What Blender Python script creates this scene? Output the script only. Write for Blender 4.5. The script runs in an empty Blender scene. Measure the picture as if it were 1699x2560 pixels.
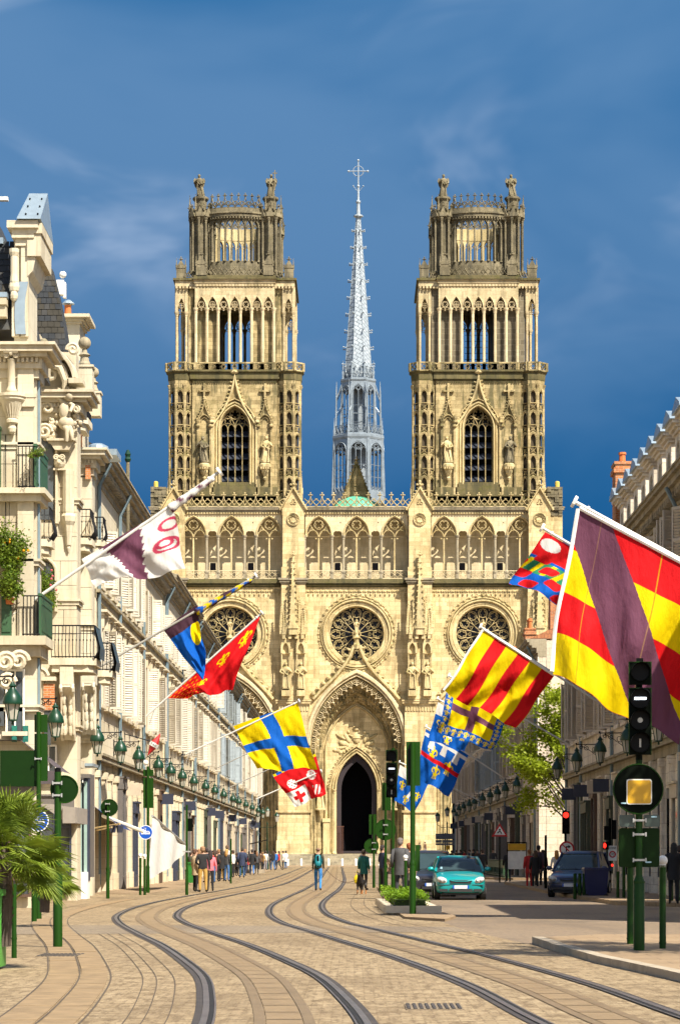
import bpy, bmesh, math, random
import numpy as np
from mathutils import Vector, Matrix
from mathutils.geometry import delaunay_2d_cdt
random.seed(7)
R = math.radians
scene = bpy.context.scene

# ------------------------------------------------------------------ camera
EYE, FPX, HX, HY = 1.5, 6370.0, 885.0, 2134.0     # eye height, focal length and horizon measured in photo pixels
cam_data = bpy.data.cameras.new('camera')
cam = bpy.data.objects.new('camera', cam_data)
scene.collection.objects.link(cam)
cam.location = (0, 0, EYE)
cam.rotation_euler = (R(90), 0, 0)
cam_data.sensor_fit = 'VERTICAL'
cam_data.sensor_height = 36.0
cam_data.lens = FPX / 2560 * 36
cam_data.shift_x = -(HX - 849.5) / 2560
cam_data.shift_y = (HY - 1280) / 2560
cam_data.clip_start = 1.0
cam_data.clip_end = 3000
scene.camera = cam

# ------------------------------------------------------------------ sun, sky, exposure
SUN_AZ, SUN_EL = 38.0, 50.0          # degrees right of straight behind the camera, elevation
EXPO = 1.0
scene.view_settings.view_transform = 'Standard'
scene.view_settings.look = 'None'
scene.view_settings.gamma = 1
scene.view_settings.exposure = EXPO
scene.view_settings.use_curve_mapping = False
sun_data = bpy.data.lights.new('sun', 'SUN')
sun_data.energy = 4.9
sun_data.angle = R(0.5)
sun_data.color = (1.0, 0.93, 0.80)
sun = bpy.data.objects.new('sun', sun_data)
scene.collection.objects.link(sun)
to_sun = Vector((math.sin(R(SUN_AZ)) * math.cos(R(SUN_EL)), -math.cos(R(SUN_AZ)) * math.cos(R(SUN_EL)), math.sin(R(SUN_EL))))
sun.rotation_euler = to_sun.to_track_quat('Z', 'Y').to_euler()
sun.location = (40, -40, 60)

world = bpy.data.worlds.new('World')
scene.world = world
world.use_nodes = True
wn, wl = world.node_tree.nodes, world.node_tree.links
for n in list(wn): wn.remove(n)
w_out = wn.new('ShaderNodeOutputWorld'); w_bg = wn.new('ShaderNodeBackground')
w_bg.inputs['Strength'].default_value = 0.075
wl.new(w_bg.outputs[0], w_out.inputs[0])
w_sky = wn.new('ShaderNodeTexSky'); w_sky.sky_type = 'NISHITA'; w_sky.sun_disc = False
w_sky.sun_elevation = R(SUN_EL); w_sky.sun_rotation = R(180 - SUN_AZ)
w_sky.air_density = 1.0; w_sky.dust_density = 1.5
w_tc = wn.new('ShaderNodeTexCoord')
w_sep = wn.new('ShaderNodeSeparateXYZ'); wl.new(w_tc.outputs['Generated'], w_sep.inputs[0])
def w_map(src, a, b, c=0.0, d=1.0):
    n = wn.new('ShaderNodeMapRange'); n.interpolation_type = 'SMOOTHSTEP'; n.clamp = True
    for i, x in enumerate((a, b, c, d)): n.inputs[i + 1].default_value = x
    wl.new(src, n.inputs[0]); return n.outputs[0]
def w_math(op, a, b):
    n = wn.new('ShaderNodeMath'); n.operation = op
    for i, x in enumerate((a, b)):
        if isinstance(x, (int, float)): n.inputs[i].default_value = x
        else: wl.new(x, n.inputs[i])
    return n.outputs[0]
def w_mix(fac, a, b):
    n = wn.new('ShaderNodeMix'); n.data_type = 'RGBA'; n.clamp_factor = True
    for i, x in ((0, fac), (6, a), (7, b)):
        if isinstance(x, (int, float)): n.inputs[i].default_value = x
        elif isinstance(x, tuple): n.inputs[i].default_value = x
        else: wl.new(x, n.inputs[i])
    return n.outputs[2]
KS = (1/0.075) / 2 ** EXPO
def skc(r, g, b): return (r * KS, g * KS, b * KS, 1)
bank = w_mix(w_map(w_sep.outputs['Z'], 0.06, 0.20), skc(0.003, 0.092, 0.278), skc(0.012, 0.126, 0.33))
bank = w_mix(w_map(w_sep.outputs['Z'], 0.17, 0.31), bank, skc(0.030, 0.165, 0.395))
w_mp = wn.new('ShaderNodeMapping'); wl.new(w_tc.outputs['Generated'], w_mp.inputs['Vector'])
w_mp.inputs['Scale'].default_value = (4.2, 4.2, 8.5); w_mp.inputs['Rotation'].default_value = (0, R(-16), 0)
w_mp.inputs['Location'].default_value = (7.4, 0.2, 7.8)
w_n1 = wn.new('ShaderNodeTexNoise'); wl.new(w_mp.outputs[0], w_n1.inputs['Vector'])
w_n1.inputs['Scale'].default_value = 1.0; w_n1.inputs['Detail'].default_value = 4.5; w_n1.inputs['Roughness'].default_value = 0.5; w_n1.inputs['Distortion'].default_value = 0.5
veil = w_math('MULTIPLY', w_map(w_n1.outputs['Fac'], 0.38, 0.64), w_map(w_sep.outputs['Z'], 0.10, 0.24, 0.10, 1.0))
bank = w_mix(w_math('MULTIPLY', veil, 0.66), bank, skc(0.15, 0.30, 0.53))
w_mp2 = wn.new('ShaderNodeMapping'); wl.new(w_tc.outputs['Generated'], w_mp2.inputs['Vector'])
w_mp2.inputs['Scale'].default_value = (8.0, 8.0, 17.0); w_mp2.inputs['Rotation'].default_value = (0, R(24), 0)
w_mp2.inputs['Location'].default_value = (9.65, 0.2, 7.0)
w_n2 = wn.new('ShaderNodeTexNoise'); wl.new(w_mp2.outputs[0], w_n2.inputs['Vector'])
w_n2.inputs['Scale'].default_value = 1.0; w_n2.inputs['Detail'].default_value = 4; w_n2.inputs['Roughness'].default_value = 0.55; w_n2.inputs['Distortion'].default_value = 0.7
wisp = w_math('MULTIPLY', w_map(w_n2.outputs['Fac'], 0.50, 0.80), w_map(w_sep.outputs['Z'], 0.15, 0.25))
bank = w_mix(w_math('MULTIPLY', wisp, 0.75), bank, skc(0.42, 0.55, 0.76))
fac = w_math('MULTIPLY', w_map(w_sep.outputs['Y'], -0.35, 0.45), w_map(w_sep.outputs['Z'], 0.38, 0.75, 1.0, 0.0))
wl.new(w_mix(fac, w_sky.outputs[0], bank), w_bg.inputs['Color'])

scene.cycles.use_denoising = True
try: scene.cycles.denoiser = 'OPENIMAGEDENOISE'
except Exception: pass
scene.cycles.max_bounces = 5
scene.cycles.diffuse_bounces = 3
scene.cycles.glossy_bounces = 2
scene.cycles.transmission_bounces = 2
scene.cycles.transparent_max_bounces = 6
scene.cycles.caustics_reflective = False
scene.cycles.caustics_refractive = False
scene.cycles.use_adaptive_sampling = True
scene.cycles.adaptive_threshold = 0.03
# ------------------------------------------------------------------ helpers
COL = scene.collection
PI = math.pi
def P(px, py, d):                      # a photo pixel at distance d -> point of the place
    return Vector(((px - HX) * d / FPX, d, EYE + (HY - py) * d / FPX))
def G(px, py):                         # a photo pixel on the ground
    return ((px - HX) * EYE / (py - HY), EYE * FPX / (py - HY))

class MB:
    """collects shapes that become one mesh object"""
    def __init__(s): s.v = []; s.f = []; s.m = []
    def add(s, vs, fs, mi=0):
        o = len(s.v); s.v.extend([tuple(p) for p in vs])
        for f in fs: s.f.append([o + i for i in f]); s.m.append(mi)
        return s
    def box(s, x0, x1, y0, y1, z0, z1, mi=0):
        vs = [(x0,y0,z0),(x1,y0,z0),(x1,y1,z0),(x0,y1,z0),(x0,y0,z1),(x1,y0,z1),(x1,y1,z1),(x0,y1,z1)]
        return s.add(vs, [(0,3,2,1),(4,5,6,7),(0,1,5,4),(1,2,6,5),(2,3,7,6),(3,0,4,7)], mi)
    def obox(s, c, hx, hy, hz, rot=None, mi=0):
        vs = [Vector((a*hx, b*hy, e*hz)) for e in (-1,1) for a, b in ((-1,-1),(1,-1),(1,1),(-1,1))]
        if rot is not None: vs = [rot @ q for q in vs]
        c = Vector(c)
        return s.add([q + c for q in vs], [(0,3,2,1),(4,5,6,7),(0,1,5,4),(1,2,6,5),(2,3,7,6),(3,0,4,7)], mi)
    def prism(s, poly, y0, y1, mi=0):           # polygon in x,z pushed along y
        n = len(poly)
        vs = [(x, y0, z) for x, z in poly] + [(x, y1, z) for x, z in poly]
        fs = [list(range(n)), list(range(2*n-1, n-1, -1))] + [(i, n+i, n+(i+1)%n, (i+1)%n) for i in range(n)]
        return s.add(vs, fs, mi)
    def vprism(s, poly, z0, z1, mi=0):          # polygon in x,y pushed up
        n = len(poly)
        vs = [(x, y, z0) for x, y in poly] + [(x, y, z1) for x, y in poly]
        fs = [list(range(n-1,-1,-1)), list(range(n, 2*n))] + [(i, (i+1)%n, n+(i+1)%n, n+i) for i in range(n)]
        return s.add(vs, fs, mi)
    def frustum(s, cx, cy, z0, z1, r0, r1, n=8, rot=0.0, mi=0):
        vs = []
        for z, r in ((z0, r0), (z1, r1)):
            vs += [(cx + r*math.cos(rot+2*PI*i/n), cy + r*math.sin(rot+2*PI*i/n), z) for i in range(n)]
        fs = [list(range(n-1,-1,-1)), list(range(n,2*n))] + [(i,(i+1)%n,n+(i+1)%n,n+i) for i in range(n)]
        return s.add(vs, fs, mi)
    def lathe(s, prof, cx=0.0, cy=0.0, n=12, mi=0, rot=0.0):    # prof: (r, z) from bottom to top
        vs = []
        for r, z in prof: vs += [(cx + r*math.cos(rot+2*PI*i/n), cy + r*math.sin(rot+2*PI*i/n), z) for i in range(n)]
        fs = []
        for k in range(len(prof)-1):
            for i in range(n): fs.append((k*n+i, k*n+(i+1)%n, (k+1)*n+(i+1)%n, (k+1)*n+i))
        fs.append(list(range(n-1,-1,-1))); fs.append(list(range((len(prof)-1)*n, len(prof)*n)))
        return s.add(vs, fs, mi)
    def ball(s, c, rx, ry=None, rz=None, n=10, m=6, mi=0):
        ry = rx if ry is None else ry; rz = rx if rz is None else rz
        vs = [(c[0], c[1], c[2]-rz)]
        for k in range(1, m):
            a = -PI/2 + PI*k/m
            vs += [(c[0]+rx*math.cos(a)*math.cos(2*PI*i/n), c[1]+ry*math.cos(a)*math.sin(2*PI*i/n), c[2]+rz*math.sin(a)) for i in range(n)]
        vs.append((c[0], c[1], c[2]+rz)); t = len(vs)-1
        fs = [(0, 1+(i+1)%n, 1+i) for i in range(n)]
        for k in range(m-2):
            for i in range(n): fs.append((1+k*n+i, 1+k*n+(i+1)%n, 1+(k+1)*n+(i+1)%n, 1+(k+1)*n+i))
        fs += [(1+(m-2)*n+i, 1+(m-2)*n+(i+1)%n, t) for i in range(n)]
        return s.add(vs, fs, mi)
    def tube(s, pts, r, n=6, mi=0, closed=False):
        pts = [Vector(p) for p in pts]; k = len(pts)
        rs = r if isinstance(r, (list, tuple)) else [r]*k
        vs = []; up = None
        for i, p in enumerate(pts):
            if closed: t = pts[(i+1)%k] - pts[i-1]
            else: t = pts[min(i+1,k-1)] - pts[max(i-1,0)]
            t.normalize()
            if up is None:
                up = Vector((0,0,1)) if abs(t.z) < 0.9 else Vector((1,0,0))
            a = t.cross(up)
            if a.length < 1e-4: a = t.cross(Vector((0,1,0)))
            a.normalize(); b = a.cross(t); b.normalize(); up = b
            vs += [p + (a*math.cos(2*PI*j/n) + b*math.sin(2*PI*j/n))*rs[i] for j in range(n)]
        fs = []
        for i in range(k if closed else k-1):
            j2 = (i+1) % k
            for j in range(n): fs.append((i*n+j, j2*n+j, j2*n+(j+1)%n, i*n+(j+1)%n))
        if not closed:
            fs.append(list(range(n))); fs.append(list(range(k*n-1, (k-1)*n-1, -1)))
        return s.add(vs, fs, mi)
    def plate(s, outer, holes, y0, y1, mi=0):   # x,z outline with holes, thickness y0 (front) .. y1
        loops = []
        for lp in [outer] + list(holes):
            lp = list(lp); n = len(lp)
            if sum(lp[i][0]*lp[(i+1)%n][1] - lp[(i+1)%n][0]*lp[i][1] for i in range(n)) < 0: lp.reverse()
            loops.append(lp)
        pts, edges, faces, o = [], [], [], 0
        for lp in loops:
            n = len(lp); pts += [Vector((a, b)) for a, b in lp]
            edges += [(o+i, o+(i+1)%n) for i in range(n)]; faces.append([o+i for i in range(n)]); o += n
        v2, e2, f2, _, _, fo = delaunay_2d_cdt(pts, edges, faces, 0, 1e-5)
        f2 = [f for f, q in zip(f2, fo) if list(q) == [0]]
        nv = len(v2)
        vs = [(q.x, y0, q.y) for q in v2] + [(q.x, y1, q.y) for q in v2]
        fs = []; cnt = {}
        for f in f2:
            a = list(f)
            ar = sum(v2[a[i]].x*v2[a[(i+1)%len(a)]].y - v2[a[(i+1)%len(a)]].x*v2[a[i]].y for i in range(len(a)))
            if ar < 0: a.reverse()
            fs.append(a); fs.append([nv+i for i in reversed(a)])
            for i in range(len(a)): cnt[(a[i], a[(i+1)%len(a)])] = 1
        for (i, j) in cnt:
            if (j, i) not in cnt: fs.append((i, nv+i, nv+j, j))
        return s.add(vs, fs, mi)
    def bar(s, path, w, d, y=0.0, closed=False, mi=0, top=0.4):  # moulded bar in the x,z plane, standing d proud of y towards -y
        d = d * random.uniform(0.93, 1.07)
        k = len(path); vs = []
        for i, (x, z) in enumerate(path):
            if closed: x0, z0 = path[i-1]; x1, z1 = path[(i+1)%k]
            else: x0, z0 = path[max(i-1,0)]; x1, z1 = path[min(i+1,k-1)]
            tx, tz = x1-x0, z1-z0; l = math.hypot(tx, tz) or 1.0
            nx, nz = -tz/l, tx/l
            for a, b in ((-0.5, 0.0), (-0.5*top, -d), (0.5*top, -d), (0.5, 0.0)):
                vs.append((x+nx*a*w, y+b, z+nz*a*w))
        fs = []
        for i in range(k if closed else k-1):
            j = (i+1) % k
            for q in range(3): fs.append((i*4+q, i*4+q+1, j*4+q+1, j*4+q))
            fs.append((i*4+3, i*4, j*4, j*4+3))
        if not closed:
            fs.append((0,3,2,1)); fs.append(((k-1)*4, (k-1)*4+1, (k-1)*4+2, (k-1)*4+3))
        return s.add(vs, fs, mi)
    def xf(s, M, start=0):
        for i in range(start, len(s.v)): s.v[i] = tuple(M @ Vector(s.v[i]))
        return s
    def bend(s, rad, start=0):          # bend the flat front round a vertical cylinder of radius rad (axis at y = rad)
        for i in range(start, len(s.v)):
            x, y, z = s.v[i]; a = x/rad; r = rad - y
            s.v[i] = (r*math.sin(a), rad - r*math.cos(a), z)
        return s
    def mesh(s, name, mats, smooth=False):
        me = bpy.data.meshes.new(name); me.from_pydata(s.v, [], s.f)
        ms = mats if isinstance(mats, (list, tuple)) else [mats]
        for m in ms: me.materials.append(m)
        if len(ms) > 1: me.polygons.foreach_set('material_index', s.m)
        if smooth: me.polygons.foreach_set('use_smooth', [True]*len(me.polygons))
        me.update(); return me
    def build(s, name, mats, parent=None, smooth=False, loc=None, rotz=0.0):
        return link(name, s.mesh(name, mats, smooth), parent, loc, rotz)

def link(name, me, parent=None, loc=None, rotz=0.0):
    o = bpy.data.objects.new(name, me); COL.objects.link(o)
    if parent is not None: o.parent = parent
    if loc is not None: o.location = loc
    if rotz: o.rotation_euler = (0, 0, rotz)
    return o
def empty(name, loc=(0,0,0), rotz=0.0, parent=None):
    o = bpy.data.objects.new(name, None); COL.objects.link(o); o.location = loc; o.rotation_euler = (0,0,rotz)
    o.empty_display_size = 0.2
    if parent is not None: o.parent = parent
    return o
def tag(o, label, cat, group=None):
    o['label'] = label; o['category'] = cat
    if group: o['group'] = group
    return o
def structure(o): o['kind'] = 'structure'; return o
def stuff(o): o['kind'] = 'stuff'; return o
def copy_tree(o, parent=None):
    c = o.copy(); COL.objects.link(c); c.parent = parent
    for ch in list(o.children): copy_tree(ch, c)
    return c
def smooth_by_angle(o, deg=35):
    bm = bmesh.new(); bm.from_mesh(o.data)
    for e in bm.edges: e.smooth = (len(e.link_faces) == 2 and e.calc_face_angle(0) < R(deg))
    for f in bm.faces: f.smooth = True
    bm.to_mesh(o.data); bm.free(); return o

# 2-D paths
def arc(cx, cz, r, a0, a1, n=8): return [(cx + r*math.cos(R(a0+(a1-a0)*i/n)), cz + r*math.sin(R(a0+(a1-a0)*i/n))) for i in range(n+1)]
def circ(cx, cz, r, n=16, a=0.0): return [(cx + r*math.cos(a+2*PI*i/n), cz + r*math.sin(a+2*PI*i/n)) for i in range(n)]
def parch(cx, zs, hw, rise, n=6):       # pointed arch from left spring over the apex to right spring
    # circle through (-hw,0) and (0,rise) with its centre on the spring line
    c = (rise*rise - hw*hw) / (2*hw); r = hw + c; a1 = math.atan2(rise, c) if c > -hw else PI/2
    right = [(cx - c + r*math.cos(a1*i/n), zs + r*math.sin(a1*i/n)) for i in range(n+1)]
    left = [(2*cx - x, z) for x, z in right]
    return left + right[-2::-1]
def lancet(cx, z0, zs, hw, rise, n=6): return [(cx-hw, z0)] + parch(cx, zs, hw, rise, n) + [(cx+hw, z0)]
def ogee(cx, zs, hw, rise, n=8):        # left spring, convex then concave up to the tip, and down
    half = []
    for i in range(n+1):
        t = i/n
        x = hw * (1 - (3*t*t - 2*t*t*t)*0.62 - 0.38*t)
        z = rise * (t**1.15*0.55 + 0.45*t**2.6)
        half.append((x, z))
    left = [(cx-x, zs+z) for x, z in half]; right = [(cx+x, zs+z) for x, z in half]
    return left + right[-2::-1]
def foil(cx, cz, r, k=4, n=6, a=0.0):
    """k-lobed foil outline"""
    pts = []; rl = r*0.46; rc = r*0.54
    for j in range(k):
        b = a + 2*PI*j/k
        ox, oz = cx+rc*math.cos(b), cz+rc*math.sin(b)
        sp = PI*0.5 + PI/k*0.75
        for i in range(n+1):
            t = b - sp + 2*sp*i/n
            pts.append((ox+rl*math.cos(t), oz+rl*math.sin(t)))
    return pts

# ------------------------------------------------------------------ materials
MATS = {}
def nmat(name):
    m = bpy.data.materials.new(name); m.use_nodes = True
    n, l = m.node_tree.nodes, m.node_tree.links
    b = n['Principled BSDF']
    return m, n, l, b
def node(n, t, **kw):
    x = n.new(t)
    for k, v in kw.items(): setattr(x, k, v)
    return x
def mixc(n, l, fac, a, b, mode='MIX'):
    x = n.new('ShaderNodeMix'); x.data_type = 'RGBA'; x.blend_type = mode; x.clamp_factor = True
    for i, v in ((0, fac), (6, a), (7, b)):
        if isinstance(v, (int, float)): x.inputs[i].default_value = v
        elif isinstance(v, tuple): x.inputs[i].default_value = (v[0], v[1], v[2], 1)
        else: l.new(v, x.inputs[i])
    return x.outputs[2]
def noise(n, l, vec, scale, detail=3, rough=0.5, dist=0.0):
    x = n.new('ShaderNodeTexNoise'); x.inputs['Scale'].default_value = scale; x.inputs['Detail'].default_value = detail
    x.inputs['Roughness'].default_value = rough; x.inputs['Distortion'].default_value = dist
    if vec is not None: l.new(vec, x.inputs['Vector'])
    return x.outputs['Fac']
def ramp(n, l, src, a, b, c=0.0, d=1.0):
    x = n.new('ShaderNodeMapRange'); x.clamp = True
    for i, v in enumerate((a, b, c, d)): x.inputs[i+1].default_value = v
    l.new(src, x.inputs[0]); return x.outputs[0]
def mth(n, l, op, a, b=0.0):
    x = n.new('ShaderNodeMath'); x.operation = op
    for i, v in enumerate((a, b)):
        if isinstance(v, (int, float)): x.inputs[i].default_value = v
        else: l.new(v, x.inputs[i])
    return x.outputs[0]
def position(n): return n.new('ShaderNodeNewGeometry').outputs['Position']
def scaled(n, l, vec, sx, sy, sz):
    x = n.new('ShaderNodeMapping'); x.inputs['Scale'].default_value = (sx, sy, sz); l.new(vec, x.inputs['Vector']); return x.outputs[0]
def wallvec(n, l):                       # (x + y, z) : works for walls along either axis
    sp = n.new('ShaderNodeSeparateXYZ'); l.new(position(n), sp.inputs[0])
    cb = n.new('ShaderNodeCombineXYZ'); l.new(mth(n, l, 'ADD', sp.outputs[0], sp.outputs[1]), cb.inputs[0]); l.new(sp.outputs[2], cb.inputs[1])
    return cb.outputs[0]
def bump(n, l, b, h, strength=0.3, dist=0.02):
    x = n.new('ShaderNodeBump'); x.inputs['Strength'].default_value = strength; x.inputs['Distance'].default_value = dist
    l.new(h, x.inputs['Height']); l.new(x.outputs[0], b.inputs['Normal'])

def plain(name, col, rough=0.6, metal=0.0, var=0.12, scale=3.0, spec=0.5, coat=0.0, emit=None):
    m, n, l, b = nmat(name)
    f = noise(n, l, position(n), scale, 4, 0.6)
    c = mixc(n, l, ramp(n, l, f, 0.3, 0.7), tuple(x*(1-var) for x in col), tuple(min(1, x*(1+var)) for x in col))
    l.new(c, b.inputs['Base Color'])
    b.inputs['Roughness'].default_value = rough; b.inputs['Metallic'].default_value = metal
    b.inputs['Specular IOR Level'].default_value = spec; b.inputs['Coat Weight'].default_value = coat
    if emit: b.inputs['Emission Color'].default_value = (*emit[:3], 1); b.inputs['Emission Strength'].default_value = emit[3]
    MATS[name] = m; return m

def stone(name, c1, c2, joint, bw=0.9, bh=0.42, gap=0.012, stain=0.5, stain_col=(0.10,0.085,0.06), moss=0.0, moss_col=(0.10,0.11,0.025), rough=0.85, blk=0.6, grain=0.25):
    m, n, l, b = nmat(name)
    wv = wallvec(n, l); pos = position(n)
    br = n.new('ShaderNodeTexBrick'); l.new(wv, br.inputs['Vector'])
    br.inputs['Scale'].default_value = 1.0; br.inputs['Brick Width'].default_value = bw; br.inputs['Row Height'].default_value = bh
    br.inputs['Mortar Size'].default_value = gap; br.inputs['Mortar Smooth'].default_value = 0.3; br.inputs['Bias'].default_value = 0.0
    br.inputs['Color1'].default_value = (0,0,0,1); br.inputs['Color2'].default_value = (1,1,1,1); br.inputs['Mortar'].default_value = (0.5,0.5,0.5,1)
    big = noise(n, l, pos, 0.35, 4, 0.6)
    f = mth(n, l, 'ADD', mth(n, l, 'MULTIPLY', ramp(n, l, br.outputs['Color'], 0.2, 0.8), blk), mth(n, l, 'MULTIPLY', ramp(n, l, big, 0.42, 0.58), 1-blk))
    c = mixc(n, l, f, c1, c2)
    fine = noise(n, l, pos, 9.0, 4, 0.7)
    c = mixc(n, l, grain, c, mixc(n, l, ramp(n, l, fine, 0.35, 0.65), tuple(x*0.55 for x in c1), tuple(min(1, x*1.25) for x in c2)))
    c = mixc(n, l, br.outputs['Fac'], c, joint)
    if stain:
        st = noise(n, l, scaled(n, l, pos, 1.0, 1.0, 0.16), 1.1, 6, 0.68, 0.3)
        c = mixc(n, l, mth(n, l, 'MULTIPLY', ramp(n, l, st, 0.50, 0.60), stain), c, stain_col)
        st2 = noise(n, l, scaled(n, l, pos, 1.0, 1.0, 0.10), 3.3, 4, 0.6, 0.2)
        c = mixc(n, l, mth(n, l, 'MULTIPLY', ramp(n, l, st2, 0.54, 0.64), stain*0.7), c, stain_col)
    if moss:
        g = n.new('ShaderNodeNewGeometry'); sp = n.new('ShaderNodeSeparateXYZ'); l.new(g.outputs['Normal'], sp.inputs[0])
        mo = noise(n, l, pos, 0.9, 5, 0.7)
        k = mth(n, l, 'ADD', ramp(n, l, sp.outputs[2], 0.15, 0.7, 0.0, 0.55), ramp(n, l, mo, 0.47, 0.60, 0.0, 0.6))
        c = mixc(n, l, mth(n, l, 'MULTIPLY', ramp(n, l, k, 0.45, 0.95), moss), c, moss_col)
    l.new(c, b.inputs['Base Color']); b.inputs['Roughness'].default_value = rough; b.inputs['Specular IOR Level'].default_value = 0.2
    h = mth(n, l, 'SUBTRACT', mth(n, l, 'MULTIPLY', fine, 0.5), br.outputs['Fac'])
    bump(n, l, b, h, 0.35, 0.02)
    MATS[name] = m; return m

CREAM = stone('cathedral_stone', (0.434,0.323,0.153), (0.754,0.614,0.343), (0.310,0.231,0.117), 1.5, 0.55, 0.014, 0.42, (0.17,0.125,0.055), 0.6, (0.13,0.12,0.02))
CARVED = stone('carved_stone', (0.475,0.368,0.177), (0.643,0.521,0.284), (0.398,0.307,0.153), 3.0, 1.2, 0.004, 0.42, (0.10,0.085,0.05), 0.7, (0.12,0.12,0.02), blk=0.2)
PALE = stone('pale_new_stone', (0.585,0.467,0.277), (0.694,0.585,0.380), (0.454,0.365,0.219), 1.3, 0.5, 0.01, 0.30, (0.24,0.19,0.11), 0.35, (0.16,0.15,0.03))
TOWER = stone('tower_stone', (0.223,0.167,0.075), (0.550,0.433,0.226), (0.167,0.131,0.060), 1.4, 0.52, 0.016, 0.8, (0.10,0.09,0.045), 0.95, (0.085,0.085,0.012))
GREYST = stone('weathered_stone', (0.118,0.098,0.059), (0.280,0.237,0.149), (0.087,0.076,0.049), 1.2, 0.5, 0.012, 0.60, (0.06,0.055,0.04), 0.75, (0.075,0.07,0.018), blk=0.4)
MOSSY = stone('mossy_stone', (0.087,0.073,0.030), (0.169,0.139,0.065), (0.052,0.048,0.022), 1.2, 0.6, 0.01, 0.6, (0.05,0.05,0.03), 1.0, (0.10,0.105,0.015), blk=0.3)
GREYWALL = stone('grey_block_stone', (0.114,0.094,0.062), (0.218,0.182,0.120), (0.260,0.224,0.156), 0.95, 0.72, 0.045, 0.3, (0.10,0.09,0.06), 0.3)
HOUSE = stone('house_limestone', (0.570,0.485,0.335), (0.642,0.570,0.428), (0.428,0.356,0.243), 1.1, 0.45, 0.010, 0.18, (0.33,0.27,0.18), 0.0, blk=0.4, grain=0.12)
HOUSE2 = stone('house_cream_stone', (0.528,0.430,0.278), (0.597,0.514,0.361), (0.389,0.312,0.202), 1.0, 0.42, 0.010, 0.25, (0.30,0.24,0.15), 0.0, blk=0.4, grain=0.12)
HOUSE3 = stone('house_grey_stone', (0.532,0.444,0.331), (0.685,0.586,0.451), (0.356,0.286,0.211), 0.9, 0.4, 0.012, 0.35, (0.16,0.13,0.10), 0.0, blk=0.5)
RSTONE = stone('shaded_side_stone', (0.688,0.601,0.481), (0.821,0.741,0.619), (0.466,0.394,0.311), 1.0, 0.42, 0.010, 0.35, (0.25,0.20,0.15), 0.0, blk=0.4)
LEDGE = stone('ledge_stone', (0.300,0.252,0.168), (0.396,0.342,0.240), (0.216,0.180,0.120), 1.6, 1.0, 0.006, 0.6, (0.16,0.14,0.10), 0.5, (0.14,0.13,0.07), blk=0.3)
ORNATE = stone('ornate_limestone', (0.552,0.482,0.347), (0.604,0.549,0.423), (0.434,0.368,0.264), 1.6, 0.9, 0.006, 0.34, (0.26,0.20,0.12), 0.0, blk=0.25, grain=0.10)
BRICK = stone('red_brick', (0.40,0.11,0.035), (0.62,0.22,0.07), (0.45,0.33,0.22), 0.22, 0.075, 0.012, 0.2, (0.12,0.06,0.04), 0.0, blk=0.8)
SLATE = stone('roof_slate', (0.03,0.032,0.035), (0.06,0.062,0.065), (0.04,0.04,0.045), 0.30, 0.20, 0.012, 0.25, (0.10,0.09,0.06), 0.35, (0.10,0.085,0.02), rough=0.6)
TILE = stone('clay_tile', (0.34,0.13,0.06), (0.46,0.20,0.09), (0.18,0.08,0.05), 0.2, 0.25, 0.015, 0.35, (0.10,0.06,0.04), 0.2)
BELFRY = stone('belfry_stone', (0.440,0.347,0.193), (0.638,0.522,0.319), (0.363,0.286,0.165), 1.3, 0.5, 0.012, 0.42, (0.15,0.125,0.075), 0.5, (0.12,0.11,0.02))
VOID = plain('painted_dark_interior', (0.0035,0.0032,0.005), 0.9, spec=.1)  # near-black colour standing in for the shade of unlit interiors
GLASSD = plain('dark_glass', (0.008,0.008,0.013), 0.5, 0.0, 0.3, 1.0, 0.3)
PANE = plain('window_glass', (0.05,0.06,0.07), 0.08, 0.0, 0.4, 0.6, 0.8)
LOUVRE = plain('lead_louvre', (0.028,0.034,0.05), 0.45)
LEAD = plain('spire_lead', (0.36,0.41,0.45), 0.45, 0.25, 0.18, 1.5)
LEAD2 = plain('lantern_lead', (0.25,0.295,0.335), 0.45, 0.25, 0.2, 1.5)
LEADD = plain('spire_lead_dark', (0.20,0.23,0.26), 0.5, 0.2)
ZINC = plain('zinc', (0.32,0.40,0.46), 0.35, 0.4, 0.12)
COPPER = plain('green_copper', (0.10,0.40,0.27), 0.6, 0.0, 0.2, 1.0)
WHITE = plain('white_paint', (0.80,0.78,0.72), 0.5)
SHUT = plain('shutter_paint', (0.50,0.45,0.36), 0.6, 0, 0.06)
SHUTG = plain('grey_shutter_paint', (0.50,0.44,0.36), 0.6, 0, 0.08)
SHUTB = plain('blue_grey_shutter_paint', (0.27,0.31,0.33), 0.6, 0, 0.08)
IRON = plain('black_iron', (0.008,0.008,0.009), 0.55, spec=.2)
GREENP = plain('green_paint', (0.009,0.042,0.002), 0.42, 0.0, 0.08, 2.0, 0.2)
LAMPG = plain('lantern_green', (0.005,0.036,0.017), 0.35, 0.0, 0.1, 3.0, 0.4)
LAMPGL = plain('lantern_glass', (0.42,0.40,0.33), 0.15, 0, 0.1)
DGREEN = plain('balcony_green', (0.03,0.085,0.035), 0.5)
DBLUE = plain('balcony_blue_grey', (0.03,0.055,0.07), 0.5)
BLACK = plain('black_plastic', (0.003,0.003,0.003), 0.55, spec=.1)
RUBBER = plain('black_rubber', (0.012,0.012,0.012), 0.8)
STEEL = plain('rail_steel', (0.17,0.15,0.14), 0.38, 0.5, 0.25, 2.0)
GALV = plain('galvanised_steel', (0.45,0.45,0.43), 0.45, 0.5)
PIPE = plain('downpipe_blue_grey', (0.16,0.22,0.25), 0.5, 0.2)
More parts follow.
